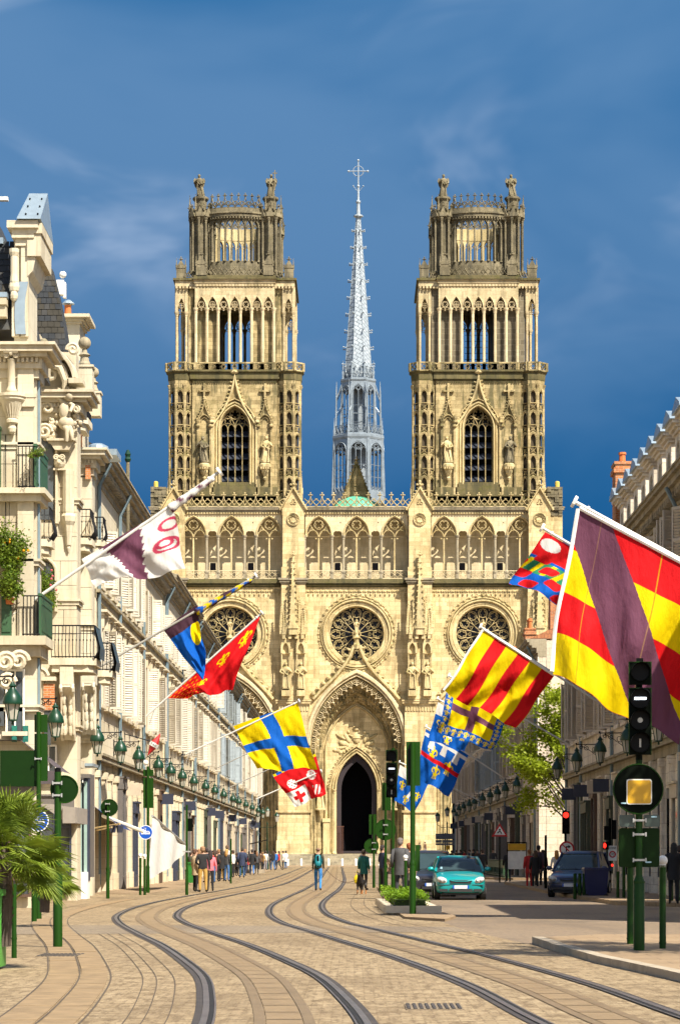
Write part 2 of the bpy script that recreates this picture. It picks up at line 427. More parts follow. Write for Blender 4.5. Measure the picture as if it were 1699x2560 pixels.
# ------------------------------------------------------------------ ground, road, paving, tracks
def flatmat(name, c1, c2, joint, bw, bh, gap, rot=0.0, spots=0.2, rough=0.8, dirt=(0.16,0.12,0.08), dirt_amt=0.5, jfac=0.8):
    m, n, l, b = nmat(name); pos = position(n)
    mp = n.new('ShaderNodeMapping'); mp.inputs['Rotation'].default_value = (0, 0, rot); l.new(pos, mp.inputs['Vector'])
    br = n.new('ShaderNodeTexBrick'); l.new(mp.outputs[0], br.inputs['Vector'])
    br.inputs['Scale'].default_value = 1.0; br.inputs['Brick Width'].default_value = bw; br.inputs['Row Height'].default_value = bh
    br.inputs['Mortar Size'].default_value = gap; br.inputs['Mortar Smooth'].default_value = 0.2
    br.inputs['Color1'].default_value = (0,0,0,1); br.inputs['Color2'].default_value = (1,1,1,1); br.inputs['Mortar'].default_value = (0.5,0.5,0.5,1)
    c = mixc(n, l, br.outputs['Color'], c1, c2)
    sp = noise(n, l, scaled(n, l, pos, 1.0, 0.22, 1.0), 9.0, 5, 0.75)
    c = mixc(n, l, mth(n, l, 'MULTIPLY', ramp(n, l, sp, 0.46, 0.62), spots), c, dirt)
    big = noise(n, l, scaled(n, l, pos, 1.0, 0.35, 1.0), 0.45, 5, 0.6, 0.3)
    c = mixc(n, l, mth(n, l, 'MULTIPLY', ramp(n, l, big, 0.49, 0.62), dirt_amt), c, dirt)
    c = mixc(n, l, mth(n, l, 'MULTIPLY', br.outputs['Fac'], jfac), c, joint)
    l.new(c, b.inputs['Base Color']); b.inputs['Roughness'].default_value = rough; b.inputs['Specular IOR Level'].default_value = 0.3
    bump(n, l, b, mth(n, l, 'SUBTRACT', mth(n, l, 'MULTIPLY', sp, 0.6), br.outputs['Fac']), 0.5, 0.01)
    MATS[name] = m; return m
SETT = flatmat('cream_setts', (0.240,0.174,0.098), (0.370,0.282,0.170), (0.13,0.085,0.045), 0.21, 0.125, 0.009, 0.0, 0.8, 0.7, (0.125,0.085,0.045), 0.45, 0.45)
ASPH = flatmat('worn_asphalt', (0.20,0.148,0.098), (0.23,0.172,0.117), (0.14,0.11,0.085), 5.0, 5.0, 0.0, 0.0, 0.5, 0.75, (0.125,0.096,0.070), 0.7)
SLAB = flatmat('pavement_slabs', (0.26,0.182,0.105), (0.315,0.225,0.135), (0.16,0.11,0.07), 0.9, 0.6, 0.010, 0.0, 0.35, 0.75, (0.20,0.14,0.09), 0.35)
BANDG = flatmat('grey_setts', (0.20,0.155,0.105), (0.26,0.205,0.14), (0.12,0.09,0.06), 0.2, 0.12, 0.006, 0.0, 0.4, 0.8, (0.12,0.09,0.065), 0.4)
KERB = plain('kerb_stone', (0.36,0.30,0.22), 0.8, 0, 0.2, 2.5)
BORD = plain('border_slab', (0.245,0.168,0.088), 0.75, 0, 0.25, 3.0)
BEDG = plain('rail_bedding', (0.050,0.041,0.036), 0.7, 0, 0.3, 3.0)
GROOVE = plain('rail_groove', (0.010,0.009,0.009), 0.8)
APSB = plain('power_band', (0.235,0.162,0.085), 0.55, 0, 0.15, 2.0)
APSD = plain('power_band_edge', (0.185,0.128,0.068), 0.5, 0, 0.15, 2.0)
EARTH = plain('far_ground', (0.16,0.13,0.09), 0.9)

def sheet(name, poly, z, mat):
    b = MB(); b.add([(x, y, z) for x, y in poly], [list(range(len(poly)))]); return structure(b.build(name, mat))
def raised(name, poly, z, mat, z0=-0.05):
    b = MB(); b.vprism(poly, z0, z); return structure(b.build(name, mat))
sheet('ground', [(-900,-60),(900,-60),(900,1500),(-900,1500)], -0.02, EARTH)
sheet('road', [(-40,-10),(60,-10),(60,300),(-40,300)], 0.0, ASPH)
kerb_line = [(6.2,8),(5.2,16),(4.5,22.4),(3.95,28),(3.75,30.5),(3.34,34.6),(3.08,39.6),(2.6,45),(2.15,50),(1.9,56),(1.2,58),(1.0,70),(1.05,112),(1.1,160),(1.1,292)]
sheet('tram_paving', [(-40,8)] + kerb_line + [(-40,292)], 0.006, SETT)
sheet('cathedral_square', [(-60,292),(60,292),(60,500),(-60,500)], 0.004, SLAB)
sheet('grey_paving_band', [(-10,46.2)] + [(2.2,48.6),(2.0,51.8),(0,52.5),(-10,53.5)], 0.010, BANDG)
sheet('pavement_left', [(-40,95),(-7.6,95),(-7.4,120),(-7.2,292),(-40,292)], 0.012, SLAB)
# pavement with the signal post, and its kerb of single stones
isl = [(6.3,8),(5.3,16),(4.6,22.4),(4.05,28),(3.85,30.5),(3.44,34.6),(3.18,39.6),(3.1,42.6),(4.2,44.2),(6,44.4),(9,43.4),(16,41),(16,8)]
raised('pavement_island', isl, 0.10, SLAB)
raised('pavement_right', [(9,71.5),(7.6,74),(7.2,90),(7.3,124),(9,128),(13,130),(30,130),(30,71.5)], 0.12, SLAB)
raised('pavement_right_far', [(13,143),(9,144.5),(7.3,148),(7.2,288),(30,288),(30,143)], 0.12, SLAB)
raised('pavement_refuge', [(2.0,56.2),(2.35,59),(2.05,66),(1.9,80),(1.9,112),(1.0,112),(0.95,70),(1.15,58.2)], 0.06, SLAB)
def spline(pts, n=240):
    d = np.array([p[0] for p in pts], float); x = np.array([p[1] for p in pts], float)
    m = np.zeros_like(x)
    m[1:-1] = (x[2:]-x[:-2])/(d[2:]-d[:-2]); m[0] = (x[1]-x[0])/(d[1]-d[0]); m[-1] = (x[-1]-x[-2])/(d[-1]-d[-2])
    t = np.concatenate([np.linspace(d[0], 95, n), np.linspace(97, d[-1], 60)])
    out = []
    for q in t:
        i = min(max(np.searchsorted(d, q)-1, 0), len(d)-2); h = d[i+1]-d[i]; s = (q-d[i])/h
        out.append(((2*s**3-3*s**2+1)*x[i]+(s**3-2*s**2+s)*h*m[i]+(-2*s**3+3*s**2)*x[i+1]+(s**3-s**2)*h*m[i+1], q))
    return out
def offset(path, o):
    res = []
    for i, (x, y) in enumerate(path):
        x0, y0 = path[max(i-1,0)]; x1, y1 = path[min(i+1,len(path)-1)]
        l = math.hypot(x1-x0, y1-y0); res.append((x + (y1-y0)/l*o, y - (x1-x0)/l*o))
    return res
def ribbon(b, path, o0, o1, z, mi=0):
    a = offset(path, o0); c = offset(path, o1); k = len(path)
    b.add([(x,y,z) for x,y in a] + [(x,y,z) for x,y in c], [(i, k+i, k+i+1, i+1) for i in range(k-1)], mi)
T1 = spline([(10,-0.35),(16,-0.42),(22.4,-0.61),(26,-0.79),(30.6,-1.11),(35,-1.6),(41.5,-2.43),(47,-3.25),(54.5,-4.3),(61,-4.95),(70,-5.33),(80,-5.36),(89,-5.15),(105,-4.6),(125,-4.15),(170,-4.2),(285,-4.9)])
T2 = spline([(10,3.1),(16,2.8),(22.6,2.33),(29,1.98),(37,1.25),(41,0.78),(48.7,-0.12),(55,-0.85),(63,-1.38),(74,-1.65),(88,-1.57),(105,-1.35),(140,-1.25),(200,-1.6),(285,-2.1)])
trk = structure(empty('tram_track', (0,0,0)))
for T in (T1, T2):
    for s in (-1, 1):
        o = 0.7175*s
        b = MB(); ribbon(b, T, o-0.10, o+0.10, 0.014); bed = b.build('rail_bed', BEDG, trk)
        b = MB(); ribbon(b, T, o-0.030, o+0.032, 0.024); b.build('rail', STEEL, bed)
        b = MB(); ribbon(b, T, o-0.055*s-0.022, o-0.055*s+0.022, 0.020); b.build('groove', GROOVE, bed)
        b = MB(); ribbon(b, T, o-0.092*s-0.012, o-0.092*s+0.008, 0.022); b.build('guard_lip', STEEL, bed)
    b = MB(); ribbon(b, T, -0.16, 0.16, 0.013); bd = b.build('power_band', APSB, trk)
    b = MB(); ribbon(b, T, -0.27, -0.17, 0.0135); ribbon(b, T, 0.17, 0.27, 0.0135); b.build('band_edge', APSD, bd)
    b = MB()
    for i in range(0, 130, 3):
        (x0, y0), (x1, y1) = T[i], T[i+1]; l = math.hypot(x1-x0, y1-y0); nx, ny = (y1-y0)/l, -(x1-x0)/l
        b.add([(x0-nx*.16,y0-ny*.16,.017),(x0+nx*.16,y0+ny*.16,.017),(x0+nx*.16+(x1-x0)/l*.05,y0+ny*.16+(y1-y0)/l*.05,.017),(x0-nx*.16+(x1-x0)/l*.05,y0-ny*.16+(y1-y0)/l*.05,.017)], [(0,1,2,3)])
    b.build('band_joint', APSD, bd)
# long border slabs laid in single pieces along the curve on the left, and joint lines between the courses
bord = structure(empty('track_border', (0,0,0)))
def slab_row(path, o0, o1, z, step, name, parent, mat, d0, d1, h=0.02, gap=0.012):
    acc = 0; i = 0; k = 0; pa, pb = offset(path, o0), offset(path, o1)
    pts = [j for j in range(len(path)) if d0 <= path[j][1] <= d1]
    j0 = pts[0]
    for j in pts[1:]:
        acc += math.hypot(path[j][0]-path[j-1][0], path[j][1]-path[j-1][1])
        if acc >= step:
            idx = list(range(j0, j+1))
            ring = [pa[q] for q in idx] + [pb[q] for q in reversed(idx)]
            cx = sum(p[0] for p in ring)/len(ring); cy = sum(p[1] for p in ring)/len(ring)
            f = 1 - gap/step
            ring = [(cx+(x-cx)*f, cy+(y-cy)*f) for x, y in ring]
            b = MB(); b.vprism(ring[::-1], z-0.03, z+h+random.uniform(-.004,.004)); b.build(name, mat, parent)
            acc = 0; j0 = j
slab_row(T1, -2.16, -1.84, 0.0, 0.9, 'border_slab', bord, BORD, 15, 84, 0.018)
slab_row(T1, -2.56, -2.20, 0.0, 0.9, 'border_slab', bord, BORD, 15, 60, 0.018)
jl = MB()
for o in (-1.80,-2.18,-2.58): ribbon(jl, T1, o-0.010, o+0.010, 0.012)
for o in (-1.42,-1.26,-1.05):
    seg = [p for p in T1 if 14 < p[1] < 48]; ribbon(jl, seg, o-0.006, o+0.006, 0.012)
for o in (1.55,1.95):
    seg = [p for p in T2 if 44 < p[1] < 92]; ribbon(jl, seg, o-0.008, o+0.008, 0.012)
jo = jl.build('joint_line', plain('dirty_joint', (0.085,0.062,0.042), .9), bord)
kr = structure(empty('kerb', (0,0,0)))
kp = [(6.25,8),(5.25,16),(4.55,22.4),(4.0,28),(3.8,30.5),(3.39,34.6),(3.13,39.6),(3.05,42.5)]
for i in range(len(kp)-1):
    (x0,y0),(x1,y1) = kp[i], kp[i+1]; L = math.hypot(x1-x0,y1-y0); n = max(1, int(L/1.0)); a = math.atan2(y1-y0, x1-x0)
    for q in range(n):
        t = (q+0.5)/n
        b = MB(); b.box(-L/n/2+.008, L/n/2-.008, -0.09, 0.09, -0.05, 0.115+random.uniform(-.005,.005))
        b.build('kerb_stone', KERB, kr, loc=(x0+(x1-x0)*t, y0+(y1-y0)*t, 0), rotz=a)
# kerbs of the refuge: low pale blocks round the hedge
# drain gratings and manhole covers set in the paving
def grating(px, py, w, l_, label, ang=0.0):
    x, y = G(px, py); e = empty('drain_grating', (x, y, 0.012), ang); tag(e, label, 'grating')
    b = MB(); b.box(-w/2, w/2, -l_/2, l_/2, -0.02, 0.004); b.build('frame', BANDG, e)
    n = int(w/0.06)
    for i in range(n):
        b = MB(); x0 = -w/2 + w*(i+0.25)/n; b.box(x0, x0+w/n*0.5, -l_/2+.03, l_/2-.03, 0.004, 0.012); b.build('bar', BEDG, e)
grating(1083, 2520, 0.55, 0.9, 'slotted drain grating in the setts between the two tram tracks', 0)
grating(152, 2390, 0.62, 1.0, 'pale grating set in the paving before the thick round-sign post')
# ------------------------------------------------------------------ the cathedral
CS = 1/19.3
def U(px): return (px-891)*CS
def Zc(py): return 1.5 + (2134-py)*CS
cath = tag(empty('cathedral', (0.31, 330, 0)), 'cream stone Gothic cathedral with twin towers and a pale lead spire closing the street', 'cathedral')

def column(b, x, y, z0, z1, r, n=8, cap=1.0, mi=0):
    h = z1-z0
    b.lathe([(r*1.9,z0),(r*1.9,z0+r*1.0),(r*1.25,z0+r*1.8),(r,z0+r*2.4),(r,z1-r*3.2*cap),(r*1.25,z1-r*3.0*cap),(r*1.15,z1-r*2.4*cap),(r*1.8,z1-r*0.8),(r*1.9,z1)], x, y, n, mi)
def finial(b, x, y, z, s, mi=0):        # bud with four leaves on a stalk
    b.frustum(x, y, z, z+s*0.9, s*0.16, s*0.10, 5, 0, mi)
    b.ball((x, y, z+s*0.55), s*0.30, s*0.30, s*0.16, 6, 4, mi)
    for a, c in ((1,0),(-1,0),(0,1),(0,-1)): b.ball((x+a*s*0.34, y+c*s*0.34, z+s*0.62), s*0.15, n=5, m=4, mi=mi)
    b.ball((x, y, z+s*1.0), s*0.17, s*0.17, s*0.22, 5, 4, mi)
def crockets(b, path, y, step, r, off, mi=0):
    acc = step*0.5
    for (x0,z0),(x1,z1) in zip(path, path[1:]):
        L = math.hypot(x1-x0, z1-z0); t = step-acc if acc < step else 0
        while t < L:
            x = x0+(x1-x0)*t/L; z = z0+(z1-z0)*t/L; nx, nz = -(z1-z0)/L, (x1-x0)/L
            q = random.uniform(0.8,1.2)
            b.ball((x+nx*off, y, z+nz*off), r*q, r*0.9, r*0.75*q, 5, 4, mi); b.ball((x+nx*(off+r*0.8), y-r*.2, z+nz*(off+r*.8)+r*0.3), r*0.6*q, n=5, m=3, mi=mi)
            t += step
        acc = (L - (t-step)) % step
def pinnacle(b, x, y, z0, z1, w, mi=0, n=4, crk=True, foot=0.28):
    rot = PI/4 if n == 4 else PI/n
    hb = (z1-z0)*foot
    b.frustum(x, y, z0, z0+hb, w*0.72, w*0.72, n, rot, mi)
    for a in range(4):                   # little gables on the four sides
        c, s_ = math.cos(a*PI/2), math.sin(a*PI/2)
        k = len(b.v); b.prism([(-w*0.55, z0+hb*0.75),(w*0.55, z0+hb*0.75),(0, z0+hb*1.55)], -w*0.62, -w*0.3, mi)
        b.xf(Matrix.Translation((x,y,0)) @ Matrix.Rotation(a*PI/2, 4, 'Z'), k)
    b.frustum(x, y, z0+hb, z1-w*0.5, w*0.66, w*0.10, n, rot, mi)
    if crk:
        m = max(3, int((z1-z0-hb)/ (w*0.75)))
        for i in range(1, m):
            t = i/m; r = w*(0.66+(0.10-0.66)*t); z = z0+hb+(z1-w*.5-z0-hb)*t
            for a in range(n):
                ca, sa = math.cos(rot+2*PI*a/n), math.sin(rot+2*PI*a/n)
                b.ball((x+ca*(r+w*0.08), y+sa*(r+w*0.08), z), w*0.15, w*0.15, w*0.11, 5, 3, mi)
    finial(b, x, y, z1-w*0.75, w*0.75, mi)
def statue(name, mat, x, y, z, h, parent, wings=0, arm=1, lean=0.0, cross=False, pedestal=True):
    b = MB(); random.seed(int(x*17+z*3)+5)
    prof = [(0.17,0),(0.175,0.08),(0.15,0.25),(0.13,0.42),(0.125,0.52),(0.14,0.62),(0.155,0.72),(0.13,0.79),(0.055,0.83),(0.05,0.86)]
    n = 14; vs = []
    for r, t in prof:
        for i in range(n):
            a = 2*PI*i/n; q = r*h*(1+0.13*math.sin(a*5+t*6+x)*(1-t)) 
            vs.append((q*math.cos(a)*1.0 + lean*h*t*0.2, q*0.72*math.sin(a), t*h))
    fs = [(k*n+i, k*n+(i+1)%n, (k+1)*n+(i+1)%n, (k+1)*n+i) for k in range(len(prof)-1) for i in range(n)]
    fs += [list(range(n-1,-1,-1)), list(range((len(prof)-1)*n, len(prof)*n))]
    b.add(vs, fs); lx = lean*h*0.18
    b.ball((lx, -0.02*h, 0.915*h), 0.058*h, 0.065*h, 0.078*h, 9, 7)
    b.ball((lx, 0.015*h, 0.93*h), 0.066*h, 0.07*h, 0.075*h, 8, 6)         # hair
    for s in (-1, 1):
        up = 0.13 if s == arm else -0.02
        b.tube([(lx+s*0.13*h,0,0.74*h),(lx+s*0.20*h,-0.05*h,0.60*h),(lx+s*(0.10)*h,-0.16*h,(0.56+up)*h)], [0.048*h,0.045*h,0.032*h], 7)
        b.ball((lx+s*0.09*h,-0.17*h,(0.565+up)*h), 0.032*h, n=6, m=4)
        b.tube([(lx+s*0.06*h,-0.11*h,0.66*h),(lx+s*.09*h,-0.12*h,0.35*h),(s*0.10*h,-0.12*h,0.06*h)], 0.022*h, 5)   # mantle fold
    b.tube([(lx-0.12*h,-0.08*h,0.70*h),(lx,-0.13*h,0.55*h),(lx+0.12*h,-0.10*h,0.48*h)], 0.03*h, 6)
    if wings:
        for s in (-1, 1):
            b.prism([(lx+s*0.05*h,0.76*h),(lx+s*0.20*h,0.86*h),(lx+s*0.26*h,0.74*h),(lx+s*0.20*h,0.50*h),(lx+s*0.12*h,0.40*h),(lx+s*0.06*h,0.55*h)], 0.09*h, 0.14*h)
    if cross:
        cx = lx+arm*0.16*h
        b.box(cx-0.02*h, cx+0.02*h, -0.19*h,-0.15*h, 0.25*h, 1.12*h); b.box(cx-0.10*h, cx+0.10*h, -0.188*h,-0.152*h, 0.98*h, 1.02*h)
    if pedestal: b.lathe([(0.24*h,-0.08*h),(0.24*h,-0.02*h),(0.19*h,0.0)], 0, 0, 8)
    o = b.build(name, mat, parent, loc=(x,y,z)); smooth_by_angle(o, 50); return o

def lattice(b, x0, x1, z0, z1, y, mod, w=0.10, d=0.16, fin=0.5, mi=0, quat=True):   # balustrade of crossing ogee arches
    n = max(2, round((x1-x0)/mod)); m = (x1-x0)/n; h = z1-z0
    b.box(x0, x1, y-d*0.5, y+d*0.9, z0-0.12, z0+0.02, mi)
    for i in range(n):
        c = x0+m*(i+0.5)
        p = ogee(c, z0, m*0.62, h, 5); p = [(min(max(x,x0),x1), z) for x, z in p]
        b.bar(p, w, d, y, False, mi)
        q = [(c+(x-c), 2*z0+h*0.86-z) for x, z in ogee(c, z0, m*0.60, h*0.80, 4)]; q = [(min(max(x,x0),x1), max(z,z0)) for x, z in q]
        b.bar(q, w*0.9, d*0.8, y+0.02, False, mi)
        if quat: b.bar(circ(c, z0+h*0.40, h*0.20, 8), w*0.8, d*0.7, y+0.03, True, mi)
        if fin: finial(b, c, y-d*0.3, z1-0.1, fin, mi)

def window_tracery(b, cx, z0, zs, hw, rise, lights, w, d, y, mi=0):
    """mullions, sub-lancets and a big foil in the head"""
    b.bar(lancet(cx, z0, zs, hw, rise, 8), w*1.5, d*1.1, y, False, mi)
    lw = 2*hw/lights
    for i in range(1, lights): b.bar([(cx-hw+lw*i, z0), (cx-hw+lw*i, zs+0.02)], w, d, y, False, mi)
    for i in range(lights): b.bar(parch(cx-hw+lw*(i+.5), zs-lw*0.1, lw*0.48, lw*0.75, 4), w*0.9, d*0.9, y, False, mi)
    if lights == 4:
        for s in (-1, 1):
            b.bar(parch(cx+s*hw/2, zs, hw*0.49, rise*0.62, 5), w, d, y, False, mi)
            b.bar(foil(cx+s*hw/2, zs+rise*0.36, hw*0.24, 4, 5, PI/4), w*0.8, d*0.8, y, True, mi)
        b.bar(circ(cx, zs+rise*0.68, hw*0.36, 12), w, d, y, True, mi)
        b.bar(foil(cx, zs+rise*0.68, hw*0.34, 5, 5, PI/2), w*0.8, d*0.8, y, True, mi)
    else:
        b.bar(circ(cx, zs+rise*0.48, hw*0.42, 10), w, d, y, True, mi)
        b.bar(foil(cx, zs+rise*0.48, hw*0.40, 4, 4, PI/4), w*0.8, d*0.8, y, True, mi)

def cornice(b, x0, x1, y, z, prof, mi=0):      # prof: (height, projection) steps from bottom to top
    zz = z
    for h, p in prof: b.box(x0-p*0.999, x1+p*0.999, y-p, y+0.4, zz, zz+h, mi); zz += h
def dentils(b, x0, x1, y, z, mod, w, h, d, mi=0):
    n = int((x1-x0)/mod)
    for i in range(n): c = x0+(i+.5)*(x1-x0)/n; b.box(c-w/2, c+w/2, y-d, y+.05, z, z+h, mi)
def fringe(b, x0, x1, y, z, mod, h, mi=0):     # hanging trefoil cusps under a cornice
    n = max(1, round((x1-x0)/mod)); m = (x1-x0)/n
    for i in range(n):
        c = x0+m*(i+.5)
        b.bar(arc(c, z, m*0.46, 180, 360, 6), 0.09, 0.10, y, False, mi)
        b.ball((c-m*.5, y-.06, z-h*0.25), m*0.13, 0.07, h*0.3, 5, 4, mi)
        b.ball((c, y-.08, z-h*0.8), m*0.17, 0.09, h*0.28, 5, 4, mi)

# ---- lower front: wall with three portals and three rose windows
ROSE_Z, ROSE_R = Zc(1584), 3.52
SX = 16.35                                   # side bays
base_z = 1.45
def portal_hole(cx, hw, zs, rise, z0): return lancet(cx, z0, zs, hw, rise, 10)
wb = MB()
holes = [circ(c, ROSE_Z, ROSE_R+0.05, 28) for c in (-SX, 0, SX)]
holes.append(portal_hole(0, 6.06, 15.5, 9.0, 0.02)); holes += [portal_hole(c, 6.06, 15.5, 9.0, 0.02) for c in (-SX, SX)]
wb.plate([(-26.6,-0.4),(26.6,-0.4),(26.6,Zc(1462)),(-26.6,Zc(1462))], holes, 0.0, 1.6)
front_wall = wb.build('front_wall', CREAM, cath)
b = MB(); b.box(-26.5,26.5,1.62,30,Zc(1700),Zc(1463)); b.box(-26.5,26.5,2.25,30,Zc(1463),Zc(1285)); b.box(-26.6,-22.6,1.6,30,0,24); b.box(22.6,26.6,1.6,30,0,24); b.box(-26.4,26.4,12,30,0,24); b.box(-10.1,-6.3,1.61,12,0,24); b.box(6.3,10.1,1.61,12,0,24)
b.build('nave_block', CREAM, cath)
b = MB(); b.box(-26.4,26.4,8,11.9,0.1,24); b.build('painted_portal_dark', VOID, cath)  # near-black block standing for the shade inside the porches

def rose(cx):
    e = empty('rose_window', (cx, 0, ROSE_Z), 0, cath); r0 = ROSE_R
    b = MB()
    for r, w, d, y in ((r0+0.10,0.34,0.30,0.55),(r0+0.40,0.42,0.30,0.25),(r0+0.78,0.40,0.34,0.06),(r0+1.08,0.20,0.24,0.0)): b.bar(circ(0,0,r,40), w, d, y, True)
    b.bar(circ(0,0,r0+0.2,40), 0.6, 0.15, 0.62, True)
    for i in range(36):
        a = 2*PI*i/36; b.ball((math.cos(a)*(r0+1.42), -0.08, math.sin(a)*(r0+1.42)), 0.15, 0.10, 0.15, 5, 4)
        b.bar([(math.cos(a+q)*(r0+1.2+0.28*math.sin(q/0.174*PI)), math.sin(a+q)*(r0+1.2+0.28*math.sin(q/0.174*PI))) for q in (0,.058,.116,.174)], 0.06, 0.09, 0)
    b.build('archivolt_ring', CARVED, e)
    b = MB(); k = 12; w, d, y = 0.11, 0.16, 0.9
    b.bar(circ(0,0,0.52,16), 0.16, d, y, True); b.bar(foil(0,0,0.46,6,4), 0.07, d, y, True)
    b.bar(circ(0,0,r0-0.02,36), 0.14, d, y, True)
    for i in range(k):
        a = 2*PI*i/k; c, s = math.cos(a), math.sin(a); c2, s2 = math.cos(a+PI/k), math.sin(a+PI/k)
        b.bar([(c2*0.55,s2*0.55),(c2*2.05,s2*2.05)], w, d, y)
        ox, oz = c*2.72, s*2.72
        b.bar(circ(ox,oz,0.60,12), w*0.9, d, y, True); b.bar(foil(ox,oz,0.56,4,4,a), 0.07, d*0.8, y, True)
        for q in (-1, 1):                       # petal sides
            pts = []
            for t in (0, .25, .5, .75, 1.0):
                ang = a + q*PI/k*(1 - 0.0*t) ; rr = 1.35 + 2.05*t; ang = a + q*(PI/k)*math.cos(t*PI/2.0)**0.8
                pts.append((math.cos(ang)*rr, math.sin(ang)*rr))
            b.bar(pts, w*0.9, d*0.9, y)
        b.bar(foil(c*1.72, s*1.72, 0.27, 3, 4, a), 0.06, d*0.7, y, True)
        b.ball((c2*3.25, y-.05, s2*3.25), 0.10, 0.06, 0.10, 5, 4)
    b.build('tracery', CARVED, e)
    b = MB(); b.plate(circ(0,0,r0+.3,28), [], 1.05, 1.15); b.build('glass', GLASSD, e)
for c in (-SX, 0, SX): rose(c)

def portal(cx, full):
    e = empty('portal', (cx, 0, 0), 0, cath)
    HW, ZS, RI = 6.06, 15.5, 9.0
    outer = lancet(0, 0.03, ZS, HW, RI, 10)
    hw2, zs2, ri2, yb = (4.35, 14.6, 6.6, 3.0)
    inner = lancet(0, 0.03, zs2, hw2, ri2, 10)
    k = len(outer)
    b = MB(); steps = [(0.05,0.0),(0.5,0.18),(0.62,0.20),(1.2,0.45),(1.32,0.47),(2.0,0.74),(2.12,0.76),(yb,1.0)]
    vs = []; fs = []
    for (y, t) in steps:
        q = t + (0.03 if int(y*10) % 2 else 0)
        vs += [(o[0]+(i[0]-o[0])*t, y, o[1]+(i[1]-o[1])*t) for o, i in zip(outer, inner)]
    for r in range(len(steps)-1): fs += [(r*k+i, r*k+i+1, (r+1)*k+i+1, (r+1)*k+i) for i in range(k-1)]
    b.add(vs, fs)
    b.build('porch_vault', TOWER, e)
    b = MB()                                   # mouldings and figures in the vault
    for t, y, w in ((0.10,0.2,0.22),(0.34,0.85,0.20),(0.60,1.6,0.22),(0.88,2.6,0.26)):
        b.bar([(o[0]+(i[0]-o[0])*t, o[1]+(i[1]-o[1])*t) for o, i in zip(outer, inner)], w, 0.22, y)
    for t, y in ((0.24,0.55),(0.48,1.25),(0.74,2.0)):
        pts = [(o[0]+(i[0]-o[0])*t, o[1]+(i[1]-o[1])*t) for o, i in zip(outer, inner)]
        for j in range(2, k-2):
            for f in (0.0, 0.5):
                x = pts[j][0]*(1-f)+pts[j+1][0]*f; z = pts[j][1]*(1-f)+pts[j+1][1]*f
                b.ball((x*0.985, y, z-0.1), 0.17, 0.17, 0.28, 6, 4); b.ball((x*0.985, y-.06, z+0.18), 0.11, n=5, m=4)
    for j in range(3, k-3):                     # ribs of the star-like lattice
        o, i = outer[j], inner[j]; o2, i2 = outer[j+1], inner[j+1]
        b.tube([(o[0]*.97,.25,o[1]*.99),(i2[0]*1.02,2.7,i2[1]*1.005)], 0.06, 4); b.tube([(o2[0]*.97,.25,o2[1]*.99),(i[0]*1.02,2.7,i[1]*1.005)], 0.06, 4)
    b.build('vault_carving', TOWER, e)
    b = MB()                                   # outer label and lace of cusps
    lab = parch(0, ZS, HW+0.38, RI+0.55, 12); b.bar(lab, 0.75, 0.45, 0.0)
    b.bar(parch(0, ZS, HW+0.02, RI+0.05, 12), 0.24, 0.30, 0.0)
    lace = parch(0, ZS, HW-0.28, RI-0.3, 14)
    acc = []; L = 0; seg = 0.82
    for p, q in zip(lace, lace[1:]):
        d = math.hypot(q[0]-p[0], q[1]-p[1]); t = (seg - L) if L else 0
        while t < d:
            acc.append((p[0]+(q[0]-p[0])*t/d, p[1]+(q[1]-p[1])*t/d, -(q[1]-p[1])/d, (q[0]-p[0])/d)); t += seg
        L = (d-(t-seg)) % seg
    for x, z, nx, nz in acc:
        tx, tz = nz, -nx
        b.bar([(x-tx*.40,z-tz*.40),(x-tx*.36-nx*.40,z-tz*.36-nz*.40),(x-nx*.72,z-nz*.72),(x+tx*.36-nx*.40,z+tz*.36-nz*.40),(x+tx*.40,z+tz*.40)], 0.11, 0.14, 0.10)
        b.bar(circ(x-nx*.25, z-nz*.25, 0.17, 7), 0.07, 0.12, 0.10, True)
        b.ball((x-nx*.80, 0.02, z-nz*.80), 0.12, 0.10, 0.12, 5, 4)
    b.build('lace_arch', PALE, e)
    b = MB()                                   # ogee gable rising into the rose
    og = [(-5.6,21.5),(-4.6,22.6),(-3.7,23.5),(-2.6,24.6),(-1.6,25.8),(-0.88,27.0),(-0.34,28.4)]
    b.bar(og, 0.62, 0.5, 0.02); b.bar([(-x,z) for x,z in og], 0.62, 0.5, 0.02)
    crockets(b, og, -0.2, 0.95, 0.26, 0.42); crockets(b, [(-x,z) for x,z in og[::-1]], -0.2, 0.95, 0.26, 0.42)
    b.lathe([(0.34,28.0),(0.45,28.5),(0.26,28.8),(0.34,29.2),(0.52,29.4),(0.34,29.6),(0.20,29.8),(0.26,30.1)], 0, -0.25, 8)
    statue_z = 30.1
    b.build('gable', CARVED, e)
    statue('gable_statue', CARVED, 0, -0.25, statue_z, 1.7, e, pedestal=False)
    # back wall with the door
    dh, dzs, dri = (2.62, 9.9, 4.7) if full else (3.9, 7.6, 4.6)
    b = MB(); b.plate([(p[0]*1.02, p[1]+0.1) for p in inner], [lancet(0, base_z+0.02, dzs, dh, dri, 8)], yb, yb+0.5)
    b.build('tympanum', CREAM, e)
    b = MB()
    for g, w, d in ((0.14,0.30,0.30),(0.50,0.26,0.24),(0.82,0.18,0.34)):
        b.bar(lancet(0, base_z, dzs, dh+g, dri+g*1.1, 8), w, d, yb)
    crockets(b, parch(0, dzs, dh+0.9, dri+1.1, 8), yb-0.25, 0.5, 0.13, 0.12)
    b.bar(lancet(0, 3, zs2, hw2-0.30, ri2-0.35, 10), 0.28, 0.3, yb)
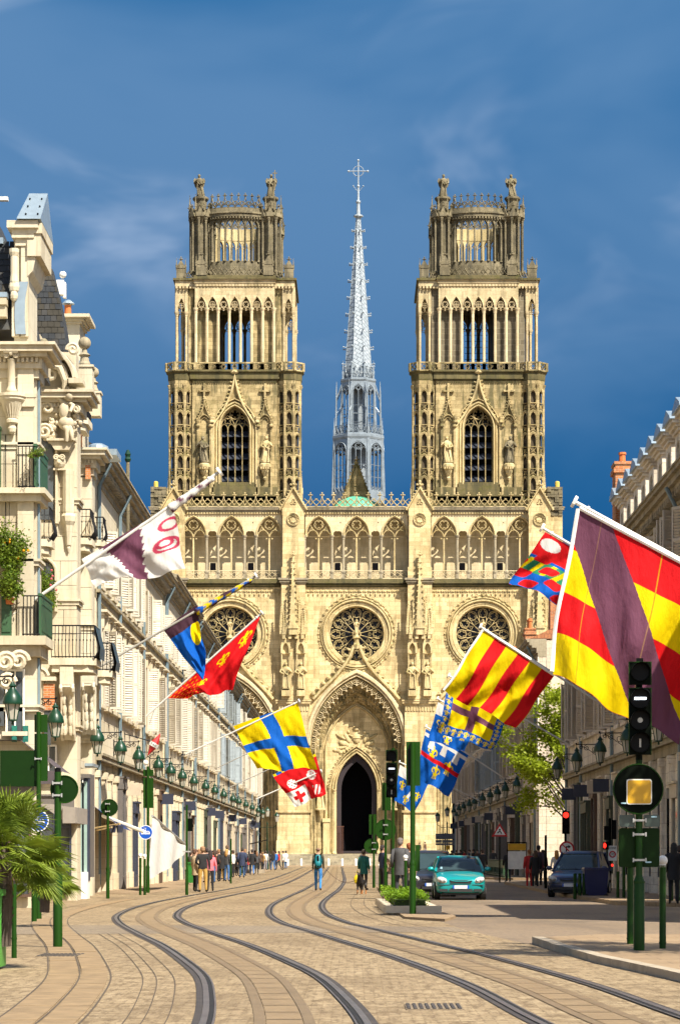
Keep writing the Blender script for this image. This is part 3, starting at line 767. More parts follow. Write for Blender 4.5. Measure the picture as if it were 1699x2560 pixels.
    for s in (-1, 1):
        column(b, s*(dh+0.28), yb-0.2, base_z, dzs, 0.16); column(b, s*(dh+0.9), yb-0.15, base_z, dzs+0.6, 0.13)
        
        if full: b.box(s*3.95-0.42, s*3.95+0.42, yb-0.9, yb, base_z, 5.6); b.box(s*3.95-0.52, s*3.95+0.52, yb-1.0, yb, 5.6, 6.1)
    b.build('door_moulding', CARVED, e)
    if full: b = MB(); b.plate(lancet(0, base_z+0.02, dzs, dh*0.98, dri*0.98, 8), [lancet(0, base_z+0.4, dzs-0.1, dh-0.62, dri-0.95, 8)], yb+0.55, yb+1.4); b.build('door_frame', plain('dark_wood_frame', (0.022,0.014,0.018), 0.7) if 'dark_wood_frame' not in MATS else MATS['dark_wood_frame'], e)
    if full:
        for s in (-1, 1): statue('jamb_statue', CARVED, s*4.75, yb-2.0, 7.4, 3.3, e)
        r = MB()                               # relief: two kneeling angels with a crowned shield
        def el(x, z, rx, rz, a=0, dy=0.22):
            k0 = len(r.v); r.ball((0,0,0), rx, dy, rz, 8, 5); r.xf(Matrix.Translation((x, yb-0.02, z)) @ Matrix.Rotation(R(a),4,'Y'), k0)
        el(0,16.6,.55,.8); el(0,16.6,.7,.15,0,.3); el(0,17.75,.45,.22); 
        for i in range(5): r.ball((-.36+.18*i, yb-.2, 18.05+.1*(i%2)), .09, n=5, m=4)
        for s in (-1,1):
            el(s*1.25,16.6,.35,.75,s*25); el(s*1.05,17.4,.2,.24); el(s*1.7,15.9,.75,.4,s*-20); el(s*2.0,16.75,.85,.22,s*-28); el(s*.75,16.9,.45,.13,s*-20)
            for i in range(6): el(s*(.9+.38*i), 14.9+.18*math.sin(i*1.7), .34, .26, 0, .14)
            for i in range(4): el(s*(1.5+.3*i), 15.4-.05*i, .28,.2,30*s,.16)
        o = r.build('tympanum_relief', CARVED, e); smooth_by_angle(o, 60)
        g = MB()
        for i in range(7): g.box(-2.55+i*0.13, -2.50+i*0.13, yb-0.1, yb-0.06, base_z, 5.1)
        g.box(-2.58,-1.65,yb-.12,yb-.05,5.0,5.1); g.build('iron_gate', plain('rusty_iron', (0.10,0.04,0.025), 0.8), e)
portal(0, True); portal(-SX, False); portal(SX, False)

# ---- steps before the portals, with low kerb blocks
st = MB()
stp = empty('front_steps', (0,0,0), 0, cath)
for i in range(5):
    b = MB(); b.box(-13, 13, -3.2-0.55*(5-i)+0.0, -2.65-0.55*(5-i)+0.02 if i < 4 else 3.0, 0, 0.24*(i+1)+0.0)
    b.build('step', LEDGE, stp)
b = MB(); b.box(-13,13,-2.7,8,1.2,base_z-0.01); b.build('step', LEDGE, stp)

# ---- piers and buttresses between the bays
def buttress(c, outer=False):
    e = empty('buttress', (c, 0, 0), 0, cath); s = 1 if c > 0 else -1
    b = MB()
    hw1, hw2 = 1.95, 1.55
    b.box(-hw1, hw1, -0.75, 0.05, 0, Zc(1765)); cornice(b, -hw1, hw1, -0.75, Zc(1765), [(0.25,0.12),(0.3,0.3),(0.2,0.38)])
    b.box(-hw1-.25, hw1+.25, -1.0, 0, 0, 3.2); b.box(-hw1-.15, hw1+.15, -0.9, 0, 3.2, 6.8); b.box(-hw1-.35,hw1+.35,-1.1,0,6.8,7.1)
    for q in (-1.0, 1.0): b.box(q-.6, q+.6, -1.04,-1.0, .7,2.9)
    b.box(-hw2, hw2, -1.15, 0.0, Zc(1750), Zc(1462))
    b.build('pier', CREAM, e)
    b = MB(); dentils(b, -hw1, hw1, -0.75, Zc(1778), 0.34, 0.2, 0.55, 0.12)
    for q in (-0.98, 0.98):                   # two statue niches with gabled canopies
        z0 = Zc(1742)
        b.box(q-.52, q+.52, -1.75, -1.15, z0, z0+.75)
        for t in (-.52,.52): column(b, q+t, -1.5, z0+.75, z0+6.3, 0.09, 6)
        b.plate([(q-.62,z0+5.5),(q+.62,z0+5.5),(q+.62,z0+6.5),(q,z0+9.6),(q-.62,z0+6.5)], [lancet(q, z0+5.52, z0+6.1, .38,.75,4), foil(q, z0+7.6,.24,3,4,PI/2)], -1.65, -1.2)
        crockets(b, [(q-.62,z0+6.5),(q,z0+9.6)], -1.45, .5, .11, .08); crockets(b, [(q,z0+9.6),(q+.62,z0+6.5)], -1.45, .5, .11, .08)
        finial(b, q, -1.45, z0+9.4, .6)
    b.build('niche_canopy', CARVED, e)
    for q in (-0.98, 0.98): statue('niche_statue', CARVED, q, -1.45, Zc(1742)+0.95, 3.5, e, pedestal=False)
    b = MB()
    for i, q in enumerate((-1.55,-.8,0,.8,1.55)):
        if i != 2: pinnacle(b, q, -1.55, Zc(1588), Zc(1512)+(0.0 if i in (0,4) else 1.0), 0.42)
    pinnacle(b, 0, -1.6, Zc(1590), Zc(1384), 1.05, foot=.10)
    for q, zt in ((-1.2,1530),(-.42,1500),(.42,1500),(1.2,1530)): pinnacle(b, q, -1.75, Zc(1600), Zc(zt), .40, foot=.2)
    b.build('pinnacle', CARVED, e)
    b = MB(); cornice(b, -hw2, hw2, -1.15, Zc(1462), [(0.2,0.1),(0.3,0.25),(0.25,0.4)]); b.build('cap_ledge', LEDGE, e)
    # upper stage beside the gallery, with its gable
    b = MB(); b.box(-1.4, 1.4, -1.0, 0.8, Zc(1447), Zc(1290)); b.box(-1.55,1.55,-1.1,0.8,Zc(1447),Zc(1420))
    b.prism([(-1.45,Zc(1290)),(1.45,Zc(1290)),(1.45,Zc(1275)),(0,Zc(1226)),(-1.45,Zc(1275))], -1.0, 0.8); b.build('gable_pier', CREAM, e)
    b = MB()
    for q in (-1,1):
        pa = [(q*1.75,Zc(1278)),(0,Zc(1222))]; b.bar(pa, .3,.3,-1.0); crockets(b, pa if q>0 else pa, -1.1, .42, .11, .16 if q<0 else -.16)
    b.bar(circ(0,Zc(1301),.80,14), .16,.16,-1.0,True); b.bar(foil(0,Zc(1301),.74,8,3), .10,.12,-1.0,True); b.bar(foil(0,Zc(1258),.4,3,4,PI/2), .09,.1,-1.0,True)
    finial(b, 0,-.9,Zc(1226),1.0); b.build('gable_trim', CARVED, e)
for c in (-23.6, -8.15, 8.15, 23.6): buttress(c)

# ---- gallery of tall arches
gal = empty('arcade_gallery', (0,0,0), 0, cath)
b = MB(); b.box(-26.2,26.2,2.0,2.24,Zc(1462),Zc(1285)); b.build('back_wall', PALE, gal); b = MB(); b.box(-26.2,26.2,.36,2.0,Zc(1284),Zc(1280)); b.build('gallery_ceiling', LEDGE, gal)
b = MB(); b.box(-26.3,26.3,-0.35,1.99,Zc(1462),Zc(1447)-0.05); cornice(b, -26.3,26.3,0,Zc(1468),[(0.2,0.15),(0.25,0.35),(0.2,0.5)]); b.build('gallery_ledge', MOSSY, gal)
b = MB(); fringe(b, -22, -9.8, -0.02, Zc(1474)-0.0, 0.62, 0.75); fringe(b, -6.5,6.5,-0.02,Zc(1474),0.62,.75); fringe(b, 9.8,22,-0.02,Zc(1474),.62,.75); b.build('cusped_fringe', CARVED, gal)
def gallery_bay(c, hwb):
    e = empty('gallery_bay', (c,0,0), 0, gal)
    zt, zs, zb = Zc(1283), Zc(1336), Zc(1447)
    m = hwb*2/3.0
    big = [-4.9, 0, 4.9]; small = [-2.45, 2.45]
    hb, hs = 1.55, 0.56
    holes = [lancet(q, Zc(1342), zs-.15, hb, 2.35, 6) for q in big] + [lancet(q, Zc(1342), Zc(1335), hs, .35, 4) for q in small]
    holes += [foil(q, Zc(1303), .66, 6, 4) for q in small]
    b = MB(); b.plate([(-hwb,Zc(1342)-.01),(hwb,Zc(1342)-.01),(hwb,zt),(-hwb,zt)], holes, -0.05, 0.35); b.build('arch_screen', PALE, e)
    b = MB()
    for q in big:
        b.bar(parch(q, zs-.15, hb+.12, 2.55, 6), .2,.16,-.05)
        b.bar(foil(q, zs+1.25, .58,4,4,PI/4), .12,.2,.15,True); b.bar(circ(q,zs+1.25,.62,10), .1,.16,.15,True)
        for s in (-1,1):
            b.bar(parch(q+s*.78, zs-.35, .74, .95, 4), .14,.2,.15); b.bar(foil(q+s*.95, zs+.62,.26,3,4,PI/2), .09,.15,.15,True)
            b.bar([(q+s*.05,zs-.2),(q+s*.75,zs+.75),(q+s*1.1,zs+1.2)], .1,.14,.15)
            b.ball((q+s*.35, .1, zs-.55), .13,.08,.13,5,4)
        b.box(q-.09,q+.09,.05,.30,zb+.8,zs-.2); column(b, q, .17, zb+.8, zs-.1, .10, 6)
    b.build('arch_tracery', CARVED, e)
    b = MB()
    for q in (-4.9-hb-.28, -2.45-hs-.18, -2.45+hs+.18, 2.45-hs-.18, 2.45+hs+.18, 4.9+hb+.28):
        b = MB(); b.box(q-.2,q+.2,-.12,.38,zb,Zc(1432)); column(b, q, .1, Zc(1432)-.01, Zc(1338), .17, 8); b.build('gallery_column', LEDGE, e)
    b = MB()
    for q, hw in [(x, hb) for x in big] + [(x, hs) for x in small]:
        b.box(q-hw,q+hw,.0,.25,Zc(1428),Zc(1426)); b.box(q-hw,q+hw,.0,.25,zb,zb+.12)
        n = max(1, round(hw*2/.8))
        for i in range(n):
            x = q-hw+2*hw*(i+.5)/n; b.bar(foil(x, Zc(1437), hw/n*.85, 5 if hw<1 else 4, 4, PI/2), .1,.14,.12,True)
            if i: b.bar([(q-hw+2*hw*i/n, zb),(q-hw+2*hw*i/n, Zc(1427))], .1,.14,.12)
    b.build('parapet', PALE, e)
    for q in small:
        w = MB(); w.box(q-.36,q+.36,1.92,1.995,Zc(1424),Zc(1403)); w.build('small_window', VOID, e)
for c, hw in ((-SX+.15, 6.55), (0, 6.62), (SX-.15, 6.55)): gallery_bay(c, hw)
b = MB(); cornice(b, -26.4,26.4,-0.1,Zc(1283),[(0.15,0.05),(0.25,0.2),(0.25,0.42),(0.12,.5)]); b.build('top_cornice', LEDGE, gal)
b = MB(); dentils(b, -22,22,-.1,Zc(1282)-.18,.36,.2,.22,.2); b.build('dentil', CARVED, gal)
for x0, x1 in ((-22.0,-9.6),(-6.7,6.7),(9.6,22.0)):
    b = MB(); lattice(b, x0, x1, Zc(1267), Zc(1244), -0.35, 1.42, .13,.2,.62); b.build('balustrade', CARVED, gal)
b = MB(); b.box(-26.3,-9,0.6,2.2,Zc(1283),Zc(1240)); b.box(9,26.3,.6,2.2,Zc(1283),Zc(1240)); b.build('tower_plinth', MOSSY, cath)

# broken masonry stubs at the ends of the front
for s in (-1, 1):
    e = empty('end_stub', (s*25.6,0,0), 0, cath); b = MB()
    b.box(-1.0,1.0,-.3,2.5,0,Zc(1290)); b.build('wall', CREAM, e)
    b = MB(); random.seed(3)
    for i in range(11):
        z = Zc(1290)+i*.34
        for x in (-.75,-.25,.25,.75): b.box(x-.25,x+.24,-.3-random.random()*.25,2.4,z,z+.31)
    b.build('rubble', GREYST, e)
    b = MB(); b.lathe([(.3,Zc(1222)),(.3,Zc(1204)),(.2,Zc(1202))], s*.4-.0, .6, 8); b.build('vent_pipe', plain('yellow_vent_pipe',(0.6,0.45,0.08),.7) if 'yellow_vent_pipe' not in MATS else MATS['yellow_vent_pipe'], e)

# ---- towers
def make_tower(cx, blind_mat, side):
    T = empty('tower', (cx, 0.6, 0), 0, cath)
    # stage 1: bell stage with the big louvred window
    z0, z1 = Zc(1236), Zc(947)
    wz0, wzs, wr, whw = Zc(1204), Zc(1068), 2.75, 1.86
    b = MB()
    b.plate([(-5.5,z0-1),(5.5,z0-1),(5.5,z1),(-5.5,z1)], [lancet(0, wz0, wzs, whw, wr, 8)], 0.0, 1.2)
    b.box(-7.6,-5.45,.9,16,z0-1,z1); b.box(5.45,7.6,.9,16,z0-1,z1); b.box(-7.6,7.6,14,16,z0-1,z1); b.box(-5.4,5.4,1.25,14,z1-1,z1-.02)
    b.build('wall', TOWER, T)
    b = MB(); b.box(-2.6,2.6,-.25,.3,wz0-.75,wz0-.05); b.box(-5.6,5.6,-.30,.2,z0-.2,Zc(1217)); b.build('mossy_base', MOSSY, T)
    b = MB(); window_tracery(b, 0, wz0, wzs, whw, wr, 4, .16,.26,.75); b.build('window_tracery', TOWER, T)
    b = MB()
    for i in range(6):
        z = wz0+.35+i*1.45
        b.add([(-whw,.95,z),(whw,.95,z),(whw,1.75,z+.75),(-whw,1.75,z+.75)],[(0,1,2,3)]); b.box(-whw,whw,.92,.98,z-.12,z+.02)
    b.build('louvre', LOUVRE, T); b = MB(); b.box(-2.2,2.2,1.8,1.95,wz0-.2,Zc(1005)); b.build('painted_dark_backing', VOID, T)  # near-black sheet standing for the shade behind the louvres
    b = MB()
    for g, w, d in ((.16,.28,.3),(.5,.34,.2),(.86,.2,.34)): b.bar(lancet(0, wz0-.3, wzs, whw+g, wr+g*1.15, 8), w, d, 0)
    for sg in (-1,1):                         # leafy band in the hollow
        for i in range(26):
            z = wz0+i*.28
            if z < wzs: b.ball((sg*(whw+.52), -.05, z), .12,.08,.14,5,3)
    crockets(b, parch(0,wzs,whw+.5,wr+.55,8), -.05, .3,.10,0)
    og = ogee(0, wzs+.2, 2.85, Zc(935)-wzs-.2, 10)
    b.bar(og, .42,.42,0); k = len(og)//2
    crockets(b, og[:k+1], -.15,.55,.17,.24); crockets(b, og[k:], -.15,.55,.17,.24)
    finial(b, 0,-.25,Zc(940),1.0); b.ball((0,-.3,Zc(928)),.62,.4,.35,8,5)
    for sg in (-1,1):                         # slim buttress shafts beside the window
        b.box(sg*2.95-.17,sg*2.95+.17,-.3,0,z0,Zc(1050)); column(b, sg*2.95,-.35,Zc(1056),Zc(1042),.2,6)
    b.build('window_hood', CARVED, T)
    for sg in (-1,1):
        e = MB(); q = sg*3.93
        for t in (-.82,.82): e.box(q+t-.14,q+t+.14,-.32,0,z0,Zc(1062)); column(e, q+t,-.32,Zc(1066),Zc(1050),.17,6)
        nz = Zc(1050)
        e.bar(parch(q, nz-.1,.72,.85,5), .2,.3,0); e.bar(parch(q,nz-.1,.4,.5,4),.09,.2,0)
        og = ogee(q, nz, .98, 2.7, 8); e.bar(og,.22,.34,0); k = len(og)//2
        crockets(e, og[:k+1],-.12,.4,.13,.15); crockets(e, og[k:],-.12,.4,.13,.15)
        zz = nz+2.7
        e.frustum(q,-.2,zz-.4,zz+1.6,.14,.10,6); e.ball((q,-.2,zz+.1),.26,.2,.12,6,4)
        e.box(q-.62,q+.62,-.32,-.08,zz+1.0,zz+1.22); e.box(q-.12,q+.12,-.33,-.07,zz+.3,zz+1.9)
        for dx, dz in ((-.62,1.11),(.62,1.11),(0,1.95)): e.ball((q+dx,-.2,zz+dz),.2,.16,.2,6,4)
        e.build('niche_frame', TOWER, T)
        p = MB(); zb = Zc(1158); p.lathe([(.12,zb-2.2),(.25,zb-1.9),(.18,zb-1.7),(.45,zb-1.2),(.5,zb-.9),(.78,zb-.5),(.8,zb-.2),(.7,zb-.15),(.62,zb)], q,-.35,10); dentils(p, q-.6,q+.6,-1.05,zb-.8,.3,.16,.25,.1); p.build('pedestal', CARVED, T)
        statue('niche_statue', CARVED if (sg*cx) < 0 else GREYST, q,-.45,Zc(1158)+.1,3.45,T, 0, sg, .3*sg, pedestal=False)
    # octagonal stair turrets with stacked open lights
    for sg in (-1,1):
        e = empty('corner_turret', (sg*7.05, 1.0, 0), 0, T); rad = 1.52
        zb, zt = z0-.8, Zc(960)
        b = MB(); b.frustum(0,0,zb,zt,rad*.78,rad*.78,8,PI/8); b.build('painted_dark_core', MOSSY if False else plain('painted_turret_dark',(0.075,0.055,0.03),.9) if 'painted_turret_dark' not in MATS else MATS['painted_turret_dark'], e)  # solid core coloured dark brown to stand for the unlit stair
        b = MB(); b.frustum(0,0,zt-.9,zt+.5,rad,rad*1.12,8,PI/8); b.frustum(0,0,zb-.6,zb+.3,rad*1.06,rad*1.02,8,PI/8)
        for a in range(8):
            an = PI/8+a*PI/4; 
            if math.sin(an) < 0.6: column(b, rad*math.cos(an), rad*math.sin(an), zb, zt, .16, 6); 
        b.build('shaft', TOWER, e)
        b = MB(); fw = 2*rad*math.sin(PI/8)
        for a in range(8):
            an = a*PI/4; 
            if math.sin(an) > 0.1: continue
            k0 = len(b.v); cells = 5; ch = (zt-.9-zb)/cells
            for i in range(cells):
                zz = zb+.3+ch*i
                b.bar([(-fw/2,zz+ch*.36),(fw/2,zz+ch*.36)], .16,.14,0); b.bar([(-fw/2,zz),(fw/2,zz)], .14,.12,0)
                b.bar(foil(0,zz+ch*.18,.26,4,3,PI/4), .10,.12,0,True); b.bar([(-fw/2,zz),(fw/2,zz+ch*.36)],.09,.09,0); b.bar([(fw/2,zz),(-fw/2,zz+ch*.36)],.09,.09,0)
                b.bar(parch(0,zz+ch*.72,fw*.36,ch*.26,4), .2,.14,0); b.bar([(-fw*.40,zz+ch*.30),(-fw*.40,zz+ch)],.34,.13,0); b.bar([(fw*.40,zz+ch*.30),(fw*.40,zz+ch)],.34,.13,0); b.bar(parch(0,zz+ch*.80,fw*.40,ch*.24,4),.26,.13,0)
            M = Matrix.Rotation(an+PI/2,4,'Z') @ Matrix.Translation((0,-rad*math.cos(PI/8)+.04,0)); b.xf(M, k0)
        b.build('turret_tracery', TOWER, e)
        b = MB(); pinnacle(b, sg*1.55,-.35,z0-.6,z0+3.2,.36); b.build('pinnacle', CARVED, e)
    b = MB(); dentils(b, -5.4,5.4,0,z1-.45,.3,.16,.2,.15); cornice(b,-5.45,5.45,0,z1-.15,[(.2,.15),(.9,.35),(.25,.6)])
    for sg in (-1,1): b.lathe([(1.62,z1-.35),(1.75,z1-.1),(1.8,z1+.75),(2.05,z1+.95),(2.05,z1+1.05)], sg*7.05,1.0,8,0,PI/8)
    b.box(-7.4,7.4,.5,16.2,z1,z1+1.0); b.build('stage_cornice', MOSSY, T)
    # balustrade walk
    zb1, zb2 = z1+1.05, Zc(905)
    b = MB()
    def rail(b, x0, x1, y):
        b.box(x0,x1,y-.1,y+.12,zb2-.2,zb2); b.box(x0,x1,y-.1,y+.12,zb1-.05,zb1+.12); n = max(1,round((x1-x0)/1.44))
        for i in range(n):
            c = x0+(x1-x0)*(i+.5)/n; hw = (x1-x0)/n/2
            b.bar([(c-.38,(zb1+zb2)/2),(c,zb2-.2),(c+.38,(zb1+zb2)/2),(c,zb1+.1)],.1,.12,y+.05,True); b.bar(foil(c,(zb1+zb2)/2,.3,4,3,PI/4),.09,.1,y+.05,True)
            for t in (-1,1): b.box(c+t*hw-.22,c+t*hw+.22,y-.09,y+.11,zb1,zb2-.02)
    rail(b,-5.05,5.05,-.45)
    for sg in (-1,1):
        for a in range(8):
            if math.sin(a*PI/4) > .1: continue
            k0 = len(b.v); rail(b,-.75,.75,0); b.xf(Matrix.Translation((sg*7.05,1.0,0)) @ Matrix.Rotation(a*PI/4+PI/2,4,'Z') @ Matrix.Translation((0,-1.8,0)), k0)
    b.build('walk_balustrade', TOWER, T)
    # stage 2: seven tall arches, the middle three open to the sky behind
    s0, s1 = zb1, Zc(712); zs = Zc(768)
    hw2 = 5.05; mod = 2*hw2/7
    b = MB()
    for sg in (-1,1):
        x0, x1 = sorted((sg*2.2, sg*5.0)); b.box(x0,x1,.85,13.2,s0,s1)
        x0, x1 = sorted((sg*4.9, sg*6.05)); b.box(x0,x1,.75,13.3,s0,s1)
    b.box(-5.0,5.0,.86,13.2,Zc(735),s1)
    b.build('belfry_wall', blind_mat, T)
    for yy, rot in ((0,0),(14.1,PI)):
        b = MB(); hl = []
        for i in range(7): hl.append(lancet(-hw2+mod*(i+.5), zs-.15, zs+.05, mod*.40, 1.35, 5))
        b.plate([(-hw2-.12,zs-.16),(hw2+.12,zs-.16),(hw2+.12,s1),(-hw2-.12,s1)], hl, 0,.42)
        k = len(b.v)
        if rot: b.xf(Matrix.Translation((0,yy,0)) @ Matrix.Rotation(rot,4,'Z'), 0)
        b.build('arch_band', BELFRY, T)
        b = MB()
        for i in range(8): column(b, -hw2+mod*i, .2, s0-.05, zs+.05, .19, 8, 1.1)
        for i in range(7):
            c = -hw2+mod*(i+.5)
            b.bar(parch(c,zs+.05,mod*.45,1.5,5),.14,.12,0)
            b.bar(circ(c,zs+.5,.40,10),.09,.14,.15,True)
            if i%2: b.bar([(c-.4,zs+.5),(c+.4,zs+.5)],.07,.12,.15); b.bar([(c,zs+.1),(c,zs+.9)],.07,.12,.15); b.bar([(c-.4,zs+.28),(c+.4,zs+.28)],.06,.12,.15); b.bar([(c-.2,zs+.1),(c-.2,zs+.9)],.06,.12,.15); b.bar([(c+.2,zs+.1),(c+.2,zs+.9)],.06,.12,.15)
            else: b.bar(foil(c,zs+.5,.36,4,4,PI/4),.08,.12,.15,True)
            b.bar(arc(c-.27,zs-.12,.25,0,180,5),.09,.13,.15); b.bar(arc(c+.27,zs-.12,.25,0,180,5),.09,.13,.15); b.ball((c,.1,zs-.22),.12,.1,.14,5,4)
        if rot: b.xf(Matrix.Translation((0,yy,0)) @ Matrix.Rotation(rot,4,'Z'), 0)
        b.build('belfry_column', PALE if yy == 0 else TOWER, T)
    for sx in (-1,1):                          # open corner turrets
        for sy in (0,1):
            e = MB(); xc, yc = sx*6.95, 1.3+sy*11.4
            for dx in (-.62,.62):
                for dy in (-.62,.62): column(e, xc+dx, yc+dy, s0-.05, zs-.35, .17, 6, 1.1)
            for dy in (-.62,.62):
                k0 = len(e.v); e.plate([(-.85,zs-.4),(.85,zs-.4),(.85,s1),(-.85,s1)], [lancet(0,zs-.39,zs-.1,.44,1.5,5)], -.16,.16); e.bar(circ(0,zs+.45,.34,8),.1,.2,.1,True); e.bar([(0,zs-.3),(0,zs+.8)],.08,.15,.08); e.bar([(-.35,zs+.45),(.35,zs+.45)],.08,.15,.08)
                e.xf(Matrix.Translation((xc,yc+dy,0)), k0)
            for dx in (-.62,.62):
                k0 = len(e.v); e.plate([(-.85,zs-.4),(.85,zs-.4),(.85,s1),(-.85,s1)], [lancet(0,zs-.39,zs-.1,.44,1.5,5)], -.16,.16)
                e.xf(Matrix.Translation((xc+dx,yc,0)) @ Matrix.Rotation(PI/2,4,'Z'), k0)
            e.box(xc-.8,xc+.8,yc-.75,yc+.75,s1-.5,s1-.02)
            e.build('corner_lantern', BELFRY, T)
    # cornice of stage 2
    b = MB(); dentils(b,-hw2,hw2,0,s1-.08,.42,.26,.3,.16); cornice(b,-hw2,hw2,0,s1,[(.3,.1),(.35,.22),(.15,.34)])
    for sg in (-1,1): x0,x1 = sorted((sg*5.1,sg*7.75)); b.box(x0,x1,.25,13.9,s1,s1+.75); dentils(b,x0,x1,.25,s1-.3,.42,.26,.3,.14)
    b.box(-5.0,5.0,.1,14,s1,s1+.6); b.build('belfry_cornice', BELFRY, T)
    c0 = s1+.8; c1 = Zc(658)
    b = MB(); b.box(-5.45,5.45,-.5,14.6,c0,c0+.25); b.box(-5.3,5.3,-.35,14.4,c0+.2,c0+.5); b.box(-8.0,8.0,.0,14.1,c0-.05,c0+.22); b.box(-7.6,7.6,.4,13.8,c0+.2,c0+.35)
    b.build('crown_base', MOSSY, T)
    DZ = Matrix.Translation((0,0,-.8))
    b = MB(); lattice(b,-3.7,3.7,c0+1.25,c0+2.55,-.1,1.2,.12,.16,0); b.xf(DZ); b.build('crown_parapet', GREYST, T)
    for sg in (-1,1):
        b = MB(); b.box(sg*4.35-.65,sg*4.35+.65,-.35,.9,c0+1.2,c0+2.7); b.prism([(sg*4.35-.7,c0+2.7),(sg*4.35+.7,c0+2.7),(sg*4.35,c0+3.9)],-.4,.9); finial(b,sg*4.35,-.2,c0+3.6,.7)
        for t in (-.62,.62): pinnacle(b, sg*4.35+t,-.3,c0+2.5,c0+4.0,.2,0,4,False)
        b.xf(DZ); b.build('gablet_pier', GREYST, T)
        b = MB(); b.box(sg*7.0-.6,sg*7.0+.6,.5,1.7,c0+.9,c0+2.4); b.prism([(sg*7.0-.65,c0+2.4),(sg*7.0+.65,c0+2.4),(sg*7.0,c0+3.5)],.45,1.7); finial(b,sg*7.0,.6,c0+3.2,.6)
        for t in (-.58,.58): pinnacle(b, sg*7.0+t,.6,c0+2.2,c0+3.7,.2,0,4,False)
        b.xf(DZ); b.build('gablet_pier', GREYST, T)
        b = MB(); lattice(b,-.7,.7,c0+1.0,c0+2.0,0,.8,.12,.16,0); b.xf(DZ @ Matrix.Translation((sg*5.7,.35,0)) @ Matrix.Rotation(-sg*.35,4,'Z')); b.build('crown_parapet', GREYST, T)
        b = MB(); b.box(sg*7.0-.6,sg*7.0+.6,12.2,13.4,c0+.1,c0+1.6); b.build('gablet_pier', GREYST, T)
    # stage 3: round crown
    RC = 6.0; d0, d1 = Zc(650), Zc(541); ds = Zc(560)
    for yy, rot in ((.85,0),(13.2,PI)):
        b = MB(); hl = [lancet(-3.15+6.3*(i+.5)/7, d0+.25, ds, .36, .9, 5) for i in range(7)]
        b.plate([(-3.6,d0-2.2),(-3.0,d0-2.2),(-2.,d0-2.2),(-1,d0-2.2),(0,d0-2.2),(1,d0-2.2),(2,d0-2.2),(3,d0-2.2),(3.6,d0-2.2),(3.6,d1+.1),(3,d1+.1),(2,d1+.1),(1,d1+.1),(0,d1+.1),(-1,d1+.1),(-2,d1+.1),(-3,d1+.1),(-3.6,d1+.1)], hl, 0,.45)
        for i in range(8): column(b,-3.15+6.3*i/7,-.02,d0+.2,ds+.05,.10,6)
        for i in range(7): c = -3.15+6.3*(i+.5)/7; b.bar(parch(c,ds,.4,.95,4),.1,.1,0); b.bar(arc(c,ds,.24,0,180,4),.09,.1,.15); b.ball((c,.15,ds+.32),.14,.1,.14,5,4)
        xs = [-3.6+7.2*i/12 for i in range(13)]
        for (za, zb_, yo) in ((d1,d1+.35,-.12),(d1+.35,d1+.75,-.35),(d1+.75,d1+.95,-.5),(d1+.95,d1+1.55,-.2)):
            for x0, x1 in zip(xs, xs[1:]): b.box(x0,x1,yo,.5,za,zb_)
        dentils(b,-3.4,3.4,-.12,d1+.1,.36,.2,.24,.2)
        b.bend(RC)
        b.xf(Matrix.Translation((0,yy,0)) @ Matrix.Rotation(rot,4,'Z'),0)
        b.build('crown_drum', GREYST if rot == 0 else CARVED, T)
        b = MB(); 
        n = 8; x0 = -3.5; m = 7.0/n; zz = d1+1.55; hh = Zc(484)-zz
        for i in range(-1,n):
            c = x0+m*(i+1); 
            b.bar([(min(max(x,-3.5),3.5),z) for x,z in [(c-m,zz),(c-m*.55,zz+hh*.35),(c,zz+hh*.55),(c+m*.55,zz+hh*.35),(c+m,zz)][::1]],.12,.14,-.1)
            if i>=0:
                c2 = x0+m*(i+.5); b.bar(ogee(c2,zz+.15,m*.52,hh*.95,5),.11,.14,-.1); finial(b,c2,-.12,zz+hh*.85,.55); b.bar(arc(c2,zz+hh*.45,m*.36,180,360,5),.1,.12,-.1)
        b.bend(RC); b.xf(Matrix.Translation((0,yy,0)) @ Matrix.Rotation(rot,4,'Z'),0); b.build('crown_balustrade', GREYST, T)
    for sx in (-1,1):
        for sy in (-1,1):                      # clustered corner piers
            e = empty('crown_pier', (sx*4.55, 7.0-sy*4.6, 0), 0, T); b = MB()
            b.lathe([(1.15,d0-2.2),(1.0,d0-1.0),(.98,d1-.3),(1.25,d1+.2),(1.55,d1+.6),(1.55,d1+.9),(1.3,d1+1.0),(1.2,d1+1.5)],0,0,10)
            b.build('core', GREYST, e)
            b = MB()
            for i in range(9): a = i*2*PI/9+PI/8; column(b,1.34*math.cos(a),1.34*math.sin(a),d0-1.2,d1+.3,.15,6)
            for i in range(8):
                a = i*PI/4; k0 = len(b.v); b.prism([(-.55,d1+.4),(.55,d1+.4),(0,d1+1.7)],-.08,.1); finial(b,0,0,d1+1.5,.5); b.xf(Matrix.Rotation(a,4,'Z') @ Matrix.Translation((0,-1.5,0)),k0)
                pinnacle(b,1.5*math.cos(a+PI/8),1.5*math.sin(a+PI/8),d1+1.2,d1+3.3,.22,0,4,False)
            b.lathe([(.75,d1+1.5),(.8,d1+2.6),(1.05,d1+2.9),(1.05,d1+3.15),(.9,d1+3.2)],0,0,8); b.build('pier_carving', GREYST, e)
            if sy == 1: statue('angel_statue', GREYST if cx < 0 else GREYST, 0,-.2,d1+3.2,3.0,e,1,sx,-.35 if sx*cx>0 else .2, cross=(cx<0 and sx>0), pedestal=True)
    # right tower: scaffold inside the bell openings
    b = MB()
